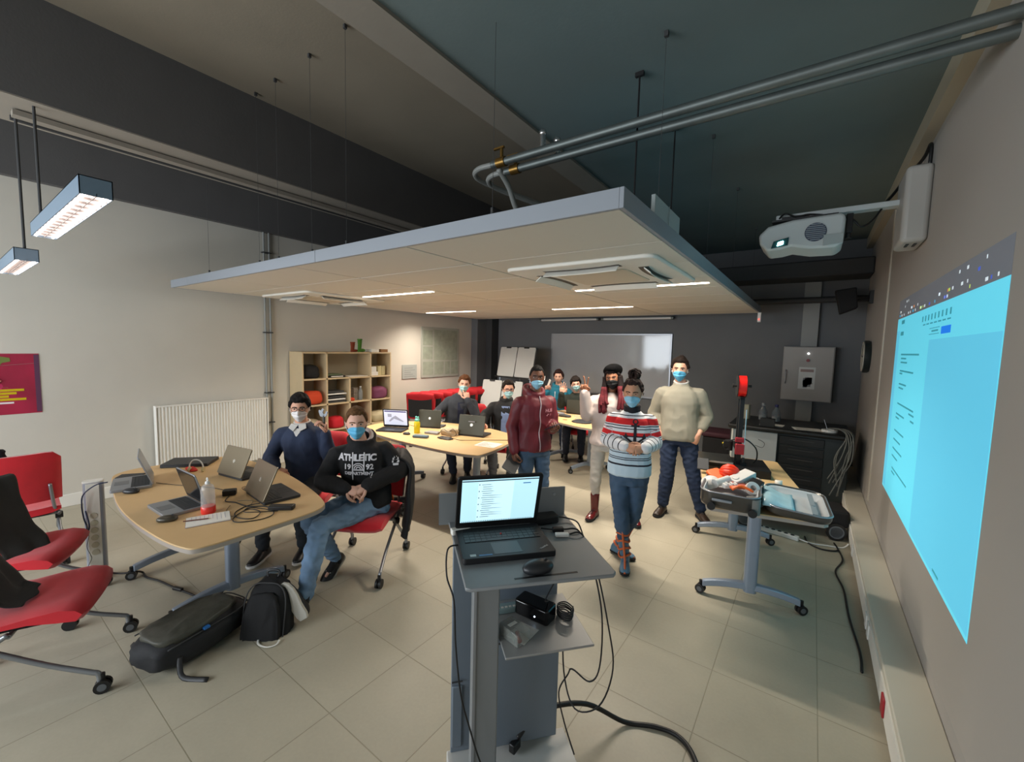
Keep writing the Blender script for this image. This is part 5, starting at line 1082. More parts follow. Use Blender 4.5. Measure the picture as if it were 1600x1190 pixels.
def hp(az, el, off=0):
    d = Vector((sin(az) * cos(el), cos(az) * cos(el), sin(el)))
    r = 1 / math.sqrt((d.x / .075) ** 2 + (d.y / .095) ** 2 + (d.z / .117) ** 2); p = d * r
    t = max(0, -p.z / .117)
    p.x *= 1 - .30 * t ** 1.6
    if p.y < 0: p.y *= 1 - .30 * t
    else: p.y *= 1 + .02 * t
    g = lambda v, s: math.exp(-(v / s) ** 2)
    if p.y > 0:
        fr = 1
        p.y += fr * (.024 * g(p.x, .012) * g(p.z + .030, .020) + .010 * g(p.x, .010) * g(p.z + .008, .022)
            - .011 * (g(abs(p.x) - .031, .016)) * g(p.z - .004, .014) + .005 * g(p.z - .026, .010) * g(p.x, .05)
            + .006 * g(p.x, .022) * g(p.z + .066, .006) + .006 * g(p.x, .018) * g(p.z + .078, .006) - .004 * g(p.x, .03) * g(p.z + .072, .003)
            + .008 * g(p.x, .022) * g(p.z + .105, .016))
    if off: p += Vector((d.x / .075, d.y / .095, d.z / .117)).normalized() * off
    return p
def head_grid(off, naz=44, nel=30):
    """closed surface around the head; off(az, el, p) = distance from the skin"""
    R = []
    for i in range(nel + 1):
        el = rad(-89 + 178 * i / nel); ring = []
        for j in range(naz):
            az = 2 * pi * j / naz; az = az - 2 * pi if az > pi else az
            p = hp(az, el); ring.append(hp(az, el, off(az, el, p)) if off else p)
        R.append(ring)
    return R
SK = {'light': '#d5a187', 'fair': '#d9aa94', 'tan': '#c08c6e', 'brown': '#96654a', 'dark': '#6a4635'}
def skin(k): return mat('skin_' + k, SK[k], .5, spec=.35, bump=.05, bscale=300)
M_eye = mat('eye_white', '#b3a79d', .3); M_iris = mat('iris_dark', '#1c120c', .2)
def fingers(b, w, d, pn, th, pose, s=1.0):
    """palm and five fingers: w wrist, d direction, pn palm normal, th thumb side"""
    d = d.normalized(); pn = (pn - d * pn.dot(d)).normalized(); t0 = d.cross(pn); th = t0 if t0.dot(th) > 0 else -t0
    b.rings([[w + d * u * s + th * (x * wd * s) + pn * (y * tk * s) for x, y in ((1, .4), (.7, 1), (-.7, 1), (-1, .4), (-1, -.4), (-.7, -1), (.7, -1), (1, -.4))]
             for u, wd, tk in ((-.012, .024, .020), (.0, .027, .019), (.03, .036, .017), (.065, .042, .016), (.09, .041, .014), (.098, .036, .010))])
    C = {'open': [(.08, .1, .1)] * 4, 'relax': [(.35, .5, .35), (.45, .6, .4), (.5, .65, .45), (.6, .7, .45)], 'fist': [(1.35, 1.5, .9)] * 4,
         'v': [(.0, .05, .05), (.0, .05, .05), (1.35, 1.55, .9), (1.35, 1.55, .9)], 'hold': [(.9, 1.1, .6), (1.0, 1.1, .6), (1.05, 1.15, .6), (1.1, 1.2, .6)],
         'chin': [(.3, 1.2, .6), (1.0, 1.2, .7), (1.1, 1.2, .7), (1.2, 1.2, .7)], 'clasp': [(.7, .9, .5), (.75, .9, .5), (.8, 1.0, .5), (.85, 1.0, .5)]}[pose]
    spread = {'open': .14, 'v': .17, 'relax': .05}.get(pose, .02)
    for i in range(4):
        off = (.031, .0105, -.010, -.030)[i]; L = (1, 1.1, 1.02, .8)[i]; base = w + (d * (.090, .095, .092, .083)[i] + th * off) * s
        sp = spread * (1.5, .5, -.5, -1.5)[i]
        if pose == 'v': sp = (.24, -.14, 0, 0)[i]
        dd = (d + th * sp).normalized(); p = base - dd * .012; a = 0; pts = [p.copy()]
        for k, (ln, c) in enumerate(zip((.044, .027, .021), C[i])):
            a += c; v = dd * cos(a) + pn * sin(a); p = p + v * (ln + (.012 if k == 0 else 0)) * L * s; pts.append(p.copy())
        r0 = .0092 * s * (1 if i < 3 else .88)
        b.tube(catmull(pts, 3), lambda t, r0=r0: r0 * (1 - .22 * t) * (1 if t < .93 else .72), n=8)
    tb = w + (d * .022 + th * .024) * s; c = {'open': .2, 'v': 1.1, 'fist': 1.2, 'relax': .5, 'hold': .9, 'chin': .3, 'clasp': .6}[pose]
    v1 = (d * .6 + th * .85 + pn * .3).normalized(); v2 = (d * (.8 - .1 * c) + th * (.65 - .75 * c) + pn * (.25 + .5 * c)).normalized(); v3 = (d * (.85 - .2 * c) + th * (.5 - 1.1 * c) + pn * (.25 + .5 * c)).normalized()
    pts = [tb - v1 * .01, tb + v1 * .04 * s, tb + v1 * .04 * s + v2 * .032 * s, tb + v1 * .04 * s + v2 * .032 * s + v3 * .024 * s]
    b.tube(catmull(pts, 3), lambda t: (.0135 - .004 * t) * s * (1 if t < .93 else .72), n=8)
def orth(F, up=Vector((0, 0, 1))):
    F = Vector(F).normalized(); L = up.cross(F).normalized(); U_ = F.cross(L).normalized(); return F, L, U_
def headM(c, f, roll=0, s=1.0):
    F, L, U_ = orth(f); M = Matrix((L, F, U_)).transposed().to_4x4()
    return Matrix.Translation(c) @ M @ Matrix.Rotation(rad(roll), 4, 'Y') @ Matrix.Scale(s, 4)
def torso_rings(P, N, l, wl, ease=0, hem=0, belly=0, s=1.0):
    """rings from the pelvis P to the neck base N; l shoulder axis, wl hip axis"""
    up = (N - P).normalized(); H = (N - P).length; R = []
    for u, w, d, fo in ((-.16, .155, .112, 0), (-.05, .165, .118, 0), (.10, .158, .112, .005), (.28, .142, .105 , .008), (.48, .152, .112, .008), (.66, .168, .118, .006), (.80, .160, .106, 0), (.90, .120, .086, -.006), (.97, .095, .07, -.006), (1.03, .058, .056, 0)):
        if u < -.06 and hem < 0: continue
        ax = (wl.lerp(l, min(1, max(0, u)))).normalized(); ax = (ax - up * ax.dot(up)).normalized(); f = up.cross(ax).normalized() * -1
        f = ax.cross(up) * -1
        uu = u if u > 0 or not hem else u * hem / (.16 * H)
        e = ease * (1 if u < .95 else .6); by = belly * math.exp(-((u - .2) / .22) ** 2)
        R.append(ering(P + up * H * uu + f * (fo + by * .6), ax, f, (w * s + e + by * .5), (d * s + e + by)))
    return R
def person(label, J, o):
    """J: joints in room coordinates; o: looks"""
    s = o.get('s', 1.0); P, N_, HC = VV(J['P']), VV(J['N']), VV(J['H'])
    f = VV(*J['f'], 0) if len(J['f']) == 2 else VV(J['f']); F, L, Up = orth(f)
    Lh = orth(VV(*J['fh'], 0))[1] if 'fh' in J else L
    base = VV(P.x, P.y, 0); t = thing('person', label, 'person', base)
    sk = skin(o['skin']); hs = o.get('hs', s); HM = headM(HC, J.get('hf', f), o.get('roll', 0), hs)
    hips = [P - Lh * .088 * s - Up * .02, P + Lh * .088 * s - Up * .02]
    # ---- skin: one continuous body
    b = MB()
    b.rings([[HM @ p for p in r] for r in head_grid(None)])
    for sd in (-1, 1):
        b.ball(HM @ Vector((sd * .075, -.008, -.008)), tuple(v * hs for v in (.009, .018, .030)), 10, 8, M=HM.to_3x3().normalized().to_4x4())
    hb = HM @ Vector((0, -.022, -.06)); capsule(b, N_ - Up * .03, hb, .056 * s, .054 * s)
    b.rings(torso_rings(P, N_, L, Lh, -.022, 0, 0, s))
    S_ = [VV(J['S'][i]) - Up * .028 - L * (.012 if i else -.012) for i in (0, 1)]; E_ = [VV(J['E'][i]) for i in (0, 1)]; W_ = [VV(J['W'][i]) for i in (0, 1)]
    K_ = [VV(J['K'][i]) for i in (0, 1)]; A_ = [VV(J['A'][i]) for i in (0, 1)]
    for i in (0, 1):
        capsule(b, N_ - Up * .08, S_[i], .05 * s, .045 * s); capsule(b, S_[i], E_[i], .043 * s, .036 * s); capsule(b, E_[i], W_[i], .037 * s, .025 * s, bulge=.003)
        capsule(b, hips[i], K_[i], .07 * s, .048 * s); capsule(b, K_[i], A_[i], .046 * s, .026 * s, bulge=.004)
        fd = VV(J['T'][i]).normalized(); capsule(b, A_[i], A_[i] + fd * .09 * s - (VV(J['TU'][i]).normalized() if 'TU' in J else Vector((0, 0, 1))) * .052, .020 * s, .012 * s)
    me = remeshed(b, .0075, 3, .4)
    bb = bmesh.new(); bb.from_mesh(me); mb = MB(); mb.b.free(); mb.b = bb
    for i in (0, 1):
        hd = J['hand'][i]
        fingers(mb, W_[i] + VV(hd[0]).normalized() * .008, VV(hd[0]), VV(hd[1]), VV(hd[2]), hd[3], s)
    bmesh.ops.recalc_face_normals(mb.b, faces=mb.b.faces)
    me = bpy.data.meshes.new('body'); mb.b.to_mesh(me); mb.b.free(); me.transform(Matrix.Translation(-base))
    link('body', me, sk, t, smooth=180)
    # ---- eyes and brows
    if o.get('eyes', 1):
        for sd, nm in ((-1, 'right'), (1, 'left')):
            eb = MB(); c = hp(sd * .335, .02) ; c = Vector((sd * .031, c.y - .006, .004))
            op = .45 if o.get('closed') else 1
            c.y += .0045; eb.ball(c, (.0130, .009, .0066 * op), 12, 8)
            eb.mi = 1; eb.ball(c + Vector((0, .0062, 0)), (.0060, .0035, .0060 * op), 10, 6); eb.mi = 0
            bmesh.ops.transform(eb.b, matrix=HM, verts=eb.b.verts[:])
            part('eye', eb, [M_eye if not o.get('closed') else sk, M_iris], t, loc=base, smooth=180)
            q = [hp(sd * a, e, .0025) for a, e in ((.12, .20), (.25, .235), (.40, .235), (.58, .19))]
            bt = MB().tube([HM @ p for p in q], .0038 * hs, n=6, smooth=3, flat=(1, 1)); part('eyebrow', bt, o['hairm'], t, loc=base, smooth=180)
    if o.get('mouth'):
        q = [hp(a, -.62, .0015) for a in (-.22, -.1, 0, .1, .22)]; q = [Vector((p.x, p.y, -.071 + .006 * abs(p.x / .02) ** 1.5)) for p in q]
        part('mouth', MB().tube([HM @ p for p in q], .0045 * hs, smooth=3, flat=(1, .8)), mat('lips', '#96564c', .5), t, loc=base, smooth=180)
    # ---- hair
    if 'hair' in o:
        h = o['hair']; sd_ = h.get('seed', 1)
        def hoff(az, el, p):
            a = abs(az); line = h.get('line', .055)
            line = h.get('line', .055) + .006 * noise.noise(Vector((az * 4, sd_, 0))) + .003 * noise.noise(Vector((az * 17, sd_, 3))); zl = line if a < .75 else (line - (a - .75) / .55 * (line + .0) if a < 1.3 else (-.005 - (a - 1.3) / 1.84 * h.get('nape', .065)))
            if 1.25 < a < 1.75: zl = max(zl, .012)
            k = (p.z - zl) / .012; k = max(-1, min(1, k))
            th = h.get('t', .012) * (1 + h.get('top', .4) * max(0, p.z / .117)) + h.get('n', .004) * noise.noise(p * h.get('fq', 45) + Vector((sd_ * 9, 0, 0)))
            if h.get('side') and a < 1.2 and p.z > .02: th += h['side'] * max(0, sin(az + .4))
            return th if k > .3 else -.012 + (th + .012) * max(0, (k + 1) / 1.3)
        b = MB().rings([[HM @ p for p in r] for r in head_grid(hoff, 72, 54)])
        part('hair', b, o['hairm'], t, loc=base, smooth=180)
    if 'beard' in o:
        def boff(az, el, p):
            a = abs(az); inn = (p.z < -.045 + .03 * min(1, max(0, (a - .8) / .5))) and a < 1.55 and p.z > -.118 and not (a < .22 and -.085 < p.z < -.062)
            return .004 + .002 * noise.noise(p * 90) if inn else -.008
        part('beard', MB().rings([[HM @ p for p in r] for r in head_grid(boff, 72, 54)]), o['beard'], t, loc=base, smooth=180)
    # ---- mask
    if 'mask' in o:
        lo = o.get('mask_low', 0)
        def moff(az, el, p):
            a = abs(az) / 1.08; top = -.012 - lo - .030 * min(1, a) ** 2; bot = -.116 + .028 * min(1, a) ** 2
            k = min((top - p.z) / .006, (p.z - bot) / .008, (1 - a) / .06); k = max(-1, min(1, k))
            if p.y < .01: k = -1
            pl = .0016 * math.sin((p.z + .06) * 330) * (1 if abs(p.z + .062) < .034 else 0)
            th = .007 + .007 * math.exp(-(p.x / .03) ** 2) * (1 if p.z < -.045 else .5) + pl
            if p.z < -.05: th += .010 * math.exp(-((p.z + .058) / .018) ** 2) * math.exp(-(p.x / .045) ** 2)
            return th if k > 0 else -.010
        mk = part('face_mask', MB().rings([[HM @ p for p in r] for r in head_grid(moff, 90, 80)]), o['mask'], t, loc=base, smooth=180)
        for sd in (-1, 1):
            for e0, e1, ez in ((-.35, -.02, .012), (-.85, -.28, -.03)):
                q = [hp(sd * 1.0, e0, .008), hp(sd * 1.2, (e0 + e1) / 2, .006), hp(sd * 1.5, e1, .008), Vector((sd * .086, -.018, ez))]
                part('ear_loop', MB().tube([HM @ p for p in q], .0016, n=6, smooth=4), o.get('loop', M_whitep), mk, loc=base, smooth=180)
    if 'glasses' in o:
        g = MB()
        for sd in (-1, 1):
            c = Vector((sd * .033, .101, .003)); ring = [c + Vector((.024 * cos(a), -.006 * abs(cos(a)) if sd * cos(a) > 0 else 0, .018 * sin(a))) for a in [2 * pi * k / 16 for k in range(16)]]
            g.tube([HM @ p for p in ring], .0022, n=6, close=True)
            g.tube([HM @ p for p in (c + Vector((sd * .023, -.006, .006)), Vector((sd * .078, .04, .008)), Vector((sd * .082, -.015, .004)))], .002, n=6)
        g.tube([HM @ p for p in (Vector((-.010, .102, .006)), Vector((.010, .102, .006)))], .002, n=6)
        part('glasses', g, o['glasses'], t, loc=base, smooth=180)
    # ---- top
    ease = o.get('ease', .018); b = MB(); bare = o.get('bare', 0)
    b.rings(torso_rings(P, N_, L, Lh, ease, o.get('hem', .10), o.get('belly', 0), s))
    for i in (0, 1):
        capsule(b, N_ - Up * .075, S_[i], (.056 + ease * .4) * s, (.046 + ease * .8) * s)
        capsule(b, S_[i], E_[i], (.047 + ease * .85) * s, (.040 + ease) * s)
        we = E_[i].lerp(W_[i], 1 - (bare if not isinstance(bare, (tuple, list)) else bare[i])); capsule(b, E_[i], we, (.041 + ease) * s, (.030 + ease * .75) * s, bulge=.004)
    if o.get('hood'):
        c = N_ + Up * .015 - F * .035; pts = [c + L * .085 * cos(a) + F * (.095 * sin(a) + .01) - Up * (.035 * sin(a) - .012) for a in [2 * pi * k / 14 for k in range(14)]]
        b.tube(pts, .030, n=10, close=True); b.ball(c - F * .07 - Up * .02, (.09, .05, .06), 12, 8, M=Matrix((L, F, Up)).transposed().to_4x4())
    if o.get('collar'):
        c = N_ + Up * .022; b.tube([c + L * .066 * cos(a) + F * (.066 * sin(a)) - Up * .012 * sin(a) for a in [2 * pi * k / 12 for k in range(12)]], .017 if o['collar'] == 1 else .026, n=8, close=True)
    me = remeshed(b, o.get('vox', .0085), 4, .45); wrinkle(me, o.get('wr', .005), o.get('wf', 9), o.get('seed', 1), (1, 1, .8))
    if 'stripes' in o: o['stripes'](me, S_, E_, W_, P, N_)
    bt = BVHTree.FromPolygons([v.co.copy() for v in me.vertices], [tuple(p.vertices) for p in me.polygons])
    me.transform(Matrix.Translation(-base)); top = link(o.get('topname', 'sweater'), me, o['top'], t, smooth=180)
    # ---- trousers
    b = MB(); le = o.get('lease', .014)
    up = (N_ - P).normalized()
    R = torso_rings(P, N_, L, Lh, le * .6, .1, 0, s)[:4]; b.rings(R)
    for i in (0, 1):
        capsule(b, hips[i] , K_[i], (.078 + le) * s, (.052 + le) * s, bulge=.003); ae = A_[i].lerp(K_[i], o.get('legshort', .08)); capsule(b, K_[i], ae, (.053 + le) * s, (.036 + le * 1.1) * s, bulge=.006)
    me = remeshed(b, .009, 4, .45); wrinkle(me, o.get('lwr', .006), 12, o.get('seed', 1) + 3, (1, 1, 1.5))
    me.transform(Matrix.Translation(-base)); tr = link('trousers', me, o['legs'], t, smooth=180)
    # ---- shoes
    for i in (0, 1):
        if not o.get('shoe', {}).get('h'):
            b = MB(); dk = (K_[i] - A_[i]).normalized(); capsule(b, A_[i] - dk * .02, A_[i] + dk * .11, .036 * s, .042 * s); capsule(b, A_[i], A_[i] + VV(J['T'][i]).normalized() * .06 - (VV(J['TU'][i]).normalized() if 'TU' in J else Vector((0, 0, 1))) * .03, .033 * s, .026 * s); part('sock', b, o.get('sock', M_blackm), t, loc=base, smooth=180)
        fd = VV(J['T'][i]).normalized(); upf = VV(J['TU'][i]) if 'TU' in J else Vector((0, 0, 1)); sdv = upf.cross(fd).normalized(); upf = fd.cross(sdv).normalized()
        A = A_[i]; Ms = Matrix((sdv, fd, upf)).transposed().to_4x4(); Ms.translation = A - upf * .08 * s - fd * .0
        sh = o.get('shoe', {}); hgt = sh.get('h', 0); b = MB(); R = []
        for y, w, z1, z0 in ((-.075, .026, .055, .012), (-.06, .034, .085, .010), (-.02, .038, .105, .008), (.03, .040, .088, .008), (.08, .046, .068, .008), (.125, .047, .052, .010), (.165, .038, .042, .014), (.185, .022, .030, .018)):
            R.append([Ms @ (Vector((x * w, y, z0 + (z1 - z0) * z)) * s) for x, z in ((-1, .0), (-1, .35), (-.8, .75), (-.35, 1), (.35, 1), (.8, .75), (1, .35), (1, 0))])
        b.rings(R)
        nm = 'boot' if hgt else 'shoe'
        if hgt:
            d_ = (K_[i] - A).normalized(); capsule(b, A - d_ * .02, A + d_ * hgt, .043 * s, .050 * s + .004)
            me = remeshed(b, .007, 4, .5); me.transform(Matrix.Translation(-base)); so = link(nm, me, sh['m'], t, smooth=180)
        else:
            so = part(nm, b, sh['m'], t, loc=base, smooth=60, sub=1)
        b = MB().prism([(x * 1.04, y) for x, y in ((-.025, -.08), (-.036, -.05), (-.037, .02), (-.046, .08), (-.046, .13), (-.035, .175), (-.012, .195), (.012, .195), (.035, .175), (.046, .13), (.046, .08), (.037, .02), (.036, -.05), (.025, -.08))], -.004, .016, M=Ms @ Matrix.Scale(s, 4))
        part('sole', b, sh.get('sole', M_blackm), so, loc=base, bevel=.004)
        if sh.get('laces'):
            b = MB()
            for k in range(5): yy = .015 + k * .022; b.tube([Ms @ (Vector((x, yy + .004 * (x > 0), .098 - k * .009 + (.006 if x == 0 else 0))) * s) for x in (-.022, 0, .022)], .0032, n=6)
            part('laces', b, sh['laces'], so, loc=base, smooth=180)
    return t, top, tr, bt, base, HM, (F, L, Up)
def decal(name, me, org, right, up, bt, m, parent, base, off=.003, cuts=0, label=None):
    right = right.normalized(); up = (up - right * up.dot(right)).normalized(); d = right.cross(up)   # d points out of the cloth
    if cuts:
        bm = bmesh.new(); bm.from_mesh(me); bmesh.ops.triangulate(bm, faces=bm.faces[:]); bmesh.ops.subdivide_edges(bm, edges=[e for e in bm.edges if e.calc_length() > .012], cuts=cuts, use_grid_fill=True); bm.to_mesh(me); bm.free()
    for v in me.vertices:
        p = org + right * v.co.x + up * v.co.y; h = bt.ray_cast(p + d * .25, -d, .5)
        v.co = (h[0] + d * off if h[0] is not None else p) - base
    o = link(name, me, m, parent, smooth=0)
    if label: o['label'] = label
    return o
def poly_mesh(polys):
    b = MB()
    for P_ in polys: b.quad(*[(x, y, 0) for x, y in P_]) if len(P_) == 4 else b._face([b.b.verts.new((x, y, 0)) for x, y in P_])
    me = bpy.data.meshes.new('print'); b.b.to_mesh(me); b.b.free(); return me
M_mb = mat('mask_light_blue', '#8fc4dc', .7, bump=.1, bscale=200); M_mb2 = mat('mask_sky_blue', '#5fb4dc', .7, bump=.1, bscale=200); M_mwh = mat('mask_white', '#e4e0de', .7, bump=.1, bscale=200); M_mbk = mat('mask_black', '#131212', .8)
M_mp = mat('mask_pale_aqua', '#a3ccd0', .7)
def hairm(n, c): return mat('hair_' + n, c, .8, bump=.9, bscale=90, var=.4, vscale=50, spec=.25)
def jeans(n, c, v=.22): return mat('denim_' + n, c, .85, bump=.35, bscale=260, var=v, vscale=5)
M_jd = jeans('dark_blue', '#1c2b45', .15); M_jm = jeans('mid_blue', '#3a5068', .3); M_jl = jeans('washed_blue', '#6b86a2', .38); M_jn = jeans('navy', '#1a2030', .12)
def local(root, f):
    F, L, U_ = orth(VV(*f, 0)); root = VV(root)
    return lambda l, fo, z: tuple(root + L * l + F * fo + Vector((0, 0, z)))
UPV = (0, 0, 1)
def dirl(f):
    F, L, U_ = orth(VV(*f, 0)); return lambda l, fo, z: tuple(L * l + F * fo + Vector((0, 0, z)))
# ---- man in the beige sweater
f = (.24, -.97); q = local((-1.13, 4.70, 0), f); d = dirl(f)
knit = mat('knit_beige_grey', '#8f8b7c', .9, bump=.5, bscale=350, var=.05)
t, top, tr, bt, base, HM, fr = person('standing bearded man in a beige-grey sweater and dark jeans, both hands in his pockets',
    dict(P=q(0, 0, .90), N=q(0, 0, 1.42), H=q(-.02, .035, 1.60), f=f, hf=d(-.08, 1, -.02), S=(q(-.195, 0, 1.365), q(.195, 0, 1.365)), E=(q(-.262, -.06, 1.10), q(.27, -.06, 1.10)),
    W=(q(-.195, .075, .925), q(.195, .075, .925)), hand=((d(.42, .05, -.9), d(.4, -.9, 0), d(.6, .8, 0), 'relax'), (d(-.42, .05, -.9), d(-.4, -.9, 0), d(-.6, .8, 0), 'relax')),
    K=(q(-.09, .04, .49), q(.17, .03, .49)), A=(q(-.12, .0, .09), q(.27, .0, .09)), T=(d(-.35, 1, 0), d(.4, 1, 0))),
    dict(s=1.0, skin='light', hairm=hairm('dark_brown', '#1f1510'), hair=dict(t=.020, n=.014, fq=28, line=.078, top=.4, seed=2), beard=mat('beard_brown', '#2a1b13', .8, bump=.5, bscale=200), mask=M_mb2, top=knit, ease=.030, belly=.05, bare=.42, hem=.055,
    legs=M_jd, lease=.02, shoe=dict(m=mat('brown_leather', '#2f2118', .4, var=.2), sole=M_blackm), collar=1, wr=.005, seed=2))
N0 = VV(q(0, 0, 1.42))
part('shirt_collar', MB().tube([N0 + fr[1] * .068 * cos(a) + fr[0] * .068 * sin(a) + Vector((0, 0, .048 - .02 * sin(a))) for a in [2*pi*k/12 for k in range(12)]], .012, close=True, n=8), mat('shirt_white', '#c9c6c0', .7), t, loc=base, smooth=180)
# ---- man in the maroon jacket
f = (.86, -.51); q = local((-2.19, 3.46, 0), f); d = dirl(f)
M_mar = mat('jacket_maroon', '#5e101e', .55, bump=.2, bscale=120, var=.1, vscale=4)
t, top, tr, bt, base, HM, fr = person('standing man in a maroon zipped jacket, mask under his nose, holding phone and tablet',
    dict(P=q(0, 0, .84), N=q(0, .0, 1.345), H=q(.0, .03, 1.51), f=f, hf=(.62, -.78, -.04), S=(q(-.18, 0, 1.285), q(.18, 0, 1.285)), E=(q(-.215, -.05, 1.03), q(.20, .02, 1.03)),
    W=(q(-.215, .02, .80), q(.10, .20, 1.02)), hand=((d(-.05, .12, -1), d(1, 0, 0), d(0, 1, 0), 'hold'), (d(-.35, .9, .05), d(-.2, -.1, 1), d(0, 0, 1), 'hold')),
    K=(q(-.09, .03, .46), q(.10, .03, .46)), A=(q(-.10, 0, .09), q(.11, 0, .09)), T=(d(-.2, 1, 0), d(.3, 1, 0))),
    dict(s=.94, skin='dark', hairm=hairm('black', '#0b0908'), hair=dict(t=.006, n=.001, line=.072, top=.2), mask=M_mb, mask_low=.012, top=M_mar, topname='jacket', ease=.022, hem=.05, hood=1, legs=M_jm, shoe=dict(m=M_black), wr=.007, wf=7, seed=5))
b = MB(); F_, L_, U_ = fr
zp = []
for i in range(24):
    z = .80 + .53 * i / 23; h = bt.ray_cast(VV(q(.004 * sin(i * .7), 0, z)) + F_ * .5, -F_, .6)
    if h[0] is not None: zp.append(h[0] + F_ * .003)
part('zip', b.tube(zp, .005, n=6), mat('zip_pale', '#b9a6a8', .35, metal=.3), t, loc=base, smooth=180)
decal('chest_print', text_mesh('HUB', .045, 0, .001), VV(q(.10, 0, 1.19)), -L_ * -1, Vector((0, 0, 1)), bt, mat('print_pale_pink', '#c98d9a', .5), t, base, label='pale printed chest letters')
decal('chest_print_mark', poly_mesh([[(-.03, -.012), (.03, -.012), (.03, -.004), (-.03, -.004)], [(-.02, .0), (.03, .0), (.03, .006), (-.02, .006)]]), VV(q(.10, 0, 1.15)), L_, Vector((0, 0, 1)), bt, MATS['print_pale_pink'], t, base)
o = thing('smartphone', 'dark smartphone held by the man in the maroon jacket', 'phone', q(.035, .29, 1.065)); part('body', MB().rbox((0, 0, 0), (.072, .145, .009), .01), M_black, o, bevel=.002)
part('screen', MB().rbox((0, 0, .005), (.066, .138, .001), .008), mat('phone_screen', '#3a3c66', .1), o); o.rotation_euler = (.45, .15, math.atan2(F_.y, F_.x) - 1.2)
o = thing('tablet', 'silver-edged tablet held low by the man in the maroon jacket', 'tablet', q(-.255, .06, .68)); part('body', MB().rbox((0, 0, 0), (.14, .21, .008), .012), M_dark, o, bevel=.002)
part('edge', MB().rbox((0, 0, -.004), (.144, .214, .004), .012), M_silver, o); o.rotation_euler = (.5, .55, .5)
# ---- woman in the striped sweater
f = (.34, -.94); q = local((-1.17, 3.33, 0), f); d = dirl(f)
def stripes(me, S_, E_, W_, P, N_):
    vals = []
    for v in me.vertices:
        best = None
        for i in (0, 1):
            for a, c, t0, t1 in ((S_[i], E_[i], 0, .5), (E_[i], W_[i], .5, 1)):
                ab = c - a; u = max(0, min(1, (v.co - a).dot(ab) / ab.dot(ab))); dd = (v.co - a - ab * u).length
                if best is None or dd < best[0]: best = (dd, t0 + (t1 - t0) * u)
        arm = best[0] < .066 and best[1] > .22
        vals.append(1.30 - (best[1] - .15) * .42 if arm and best[1] < .5 else (.70 - (best[1] - .5) * .3 if arm else v.co.z))
    a = me.attributes.new('stripe', 'FLOAT', 'POINT'); a.data.foreach_set('value', vals)
def stripe_mat():
    m = bpy.data.materials.new('striped_knit'); m.use_nodes = True; nt = m.node_tree; N = nt.nodes; L = nt.links; p = N['Principled BSDF']; p.inputs['Roughness'].default_value = .85
    at = N.new('ShaderNodeAttribute'); at.attribute_name = 'stripe'
    mr = N.new('ShaderNodeMapRange'); mr.inputs[1].default_value = .50; mr.inputs[2].default_value = 1.40; L.new(at.outputs['Fac'], mr.inputs[0])
    cr = N.new('ShaderNodeValToRGB'); cr.color_ramp.interpolation = 'CONSTANT'; L.new(mr.outputs[0], cr.inputs[0])
    w = '#d4d4d6'; k = '#1c1a26'; r = '#c81b1e'; lb = '#b9cbd6'
    seq = [(.50, w), (.560, k), (.567, w), (.60, k), (.607, w), (.64, k), (.647, w), (.672, k), (.679, w), (.705, lb), (.872, k), (.884, lb), (.915, k), (.922, lb), (.932, k), (.939, lb), (.968, k), (.976, lb), (1.045, k), (1.053, w), (1.108, k), (1.118, r), (1.142, w), (1.165, k), (1.172, w), (1.186, k), (1.195, w), (1.203, r), (1.250, w), (1.268, k), (1.276, w)]
    e = cr.color_ramp.elements
    for i, (z, c) in enumerate(seq):
        pos = (z - .5) / .9
        el = e[0] if i == 0 else (e[1] if i == 1 else e.new(pos)); el.position = pos; el.color = (*lin(c), 1)
    L.new(cr.outputs[0], p.inputs['Base Color']); return m
hm = hairm('dark_curly', '#2c1d18')
t, top, tr, bt, base, HM, fr = person('woman with a hair bun in a striped white sweater with an anchor',
    dict(P=q(0, 0, .80), N=q(0, 0, 1.285), H=q(.0, .04, 1.455), f=f, hf=d(-.12, 1, -.12), S=(q(-.150, 0, 1.25), q(.150, 0, 1.25)), E=(q(-.185, .02, 1.06), q(.19, .02, 1.06)),
    W=(q(-.045, .20, 1.045), q(.11, .20, 1.045)), hand=((d(.85, .45, -.05), d(.1, -.8, -.5), d(0, .2, 1), 'clasp'), (d(-.85, .45, -.05), d(-.1, -.8, -.5), d(0, .2, 1), 'clasp')),
    K=(q(-.045, .07, .44), q(.055, -.02, .44)), A=(q(.0, .05, .085), q(-.06, -.16, .085)), T=(d(.02, 1, 0), d(.85, .55, 0))),
    dict(s=.88, hs=.95, skin='tan', hairm=hm, closed=1, hair=dict(t=.014, n=.010, fq=55, line=.080, top=.3), mask=M_mb, top=stripe_mat(), stripes=stripes, ease=.026, belly=.03, hem=.02, vox=.0065, legs=M_jm, legshort=.5, lease=.015,
    shoe=dict(m=mat('boot_slate_blue', '#466a83', .5, var=.15), h=.25, sole=M_blackm), wr=.004, seed=8, collar=None))
F_, L_, U_ = fr
N0 = VV(q(0, 0, 1.285)); part('turtleneck', MB().tube([N0 + Vector((0, 0, .0)), N0 + Vector((0, 0, .03)) + F_ * .01, N0 + Vector((0, 0, .065)) + F_ * .018], .066, n=18, smooth=3), mat('knit_black', '#121116', .9), t, loc=base, smooth=60)
anc = [[(-.012, -.09), (.012, -.09), (.010, .05), (-.010, .05)], [(-.032, .028), (.032, .028), (.032, .040), (-.032, .040)],
       [(-.085, -.06), (-.07, -.02), (-.055, -.055), (-.062, -.075)], [(.055, -.055), (.07, -.02), (.085, -.06), (.062, -.075)], [(-.08, -.06), (-.06, -.06), (-.01, -.095), (-.012, -.115)], [(.06, -.06), (.08, -.06), (.012, -.115), (.01, -.095)]]
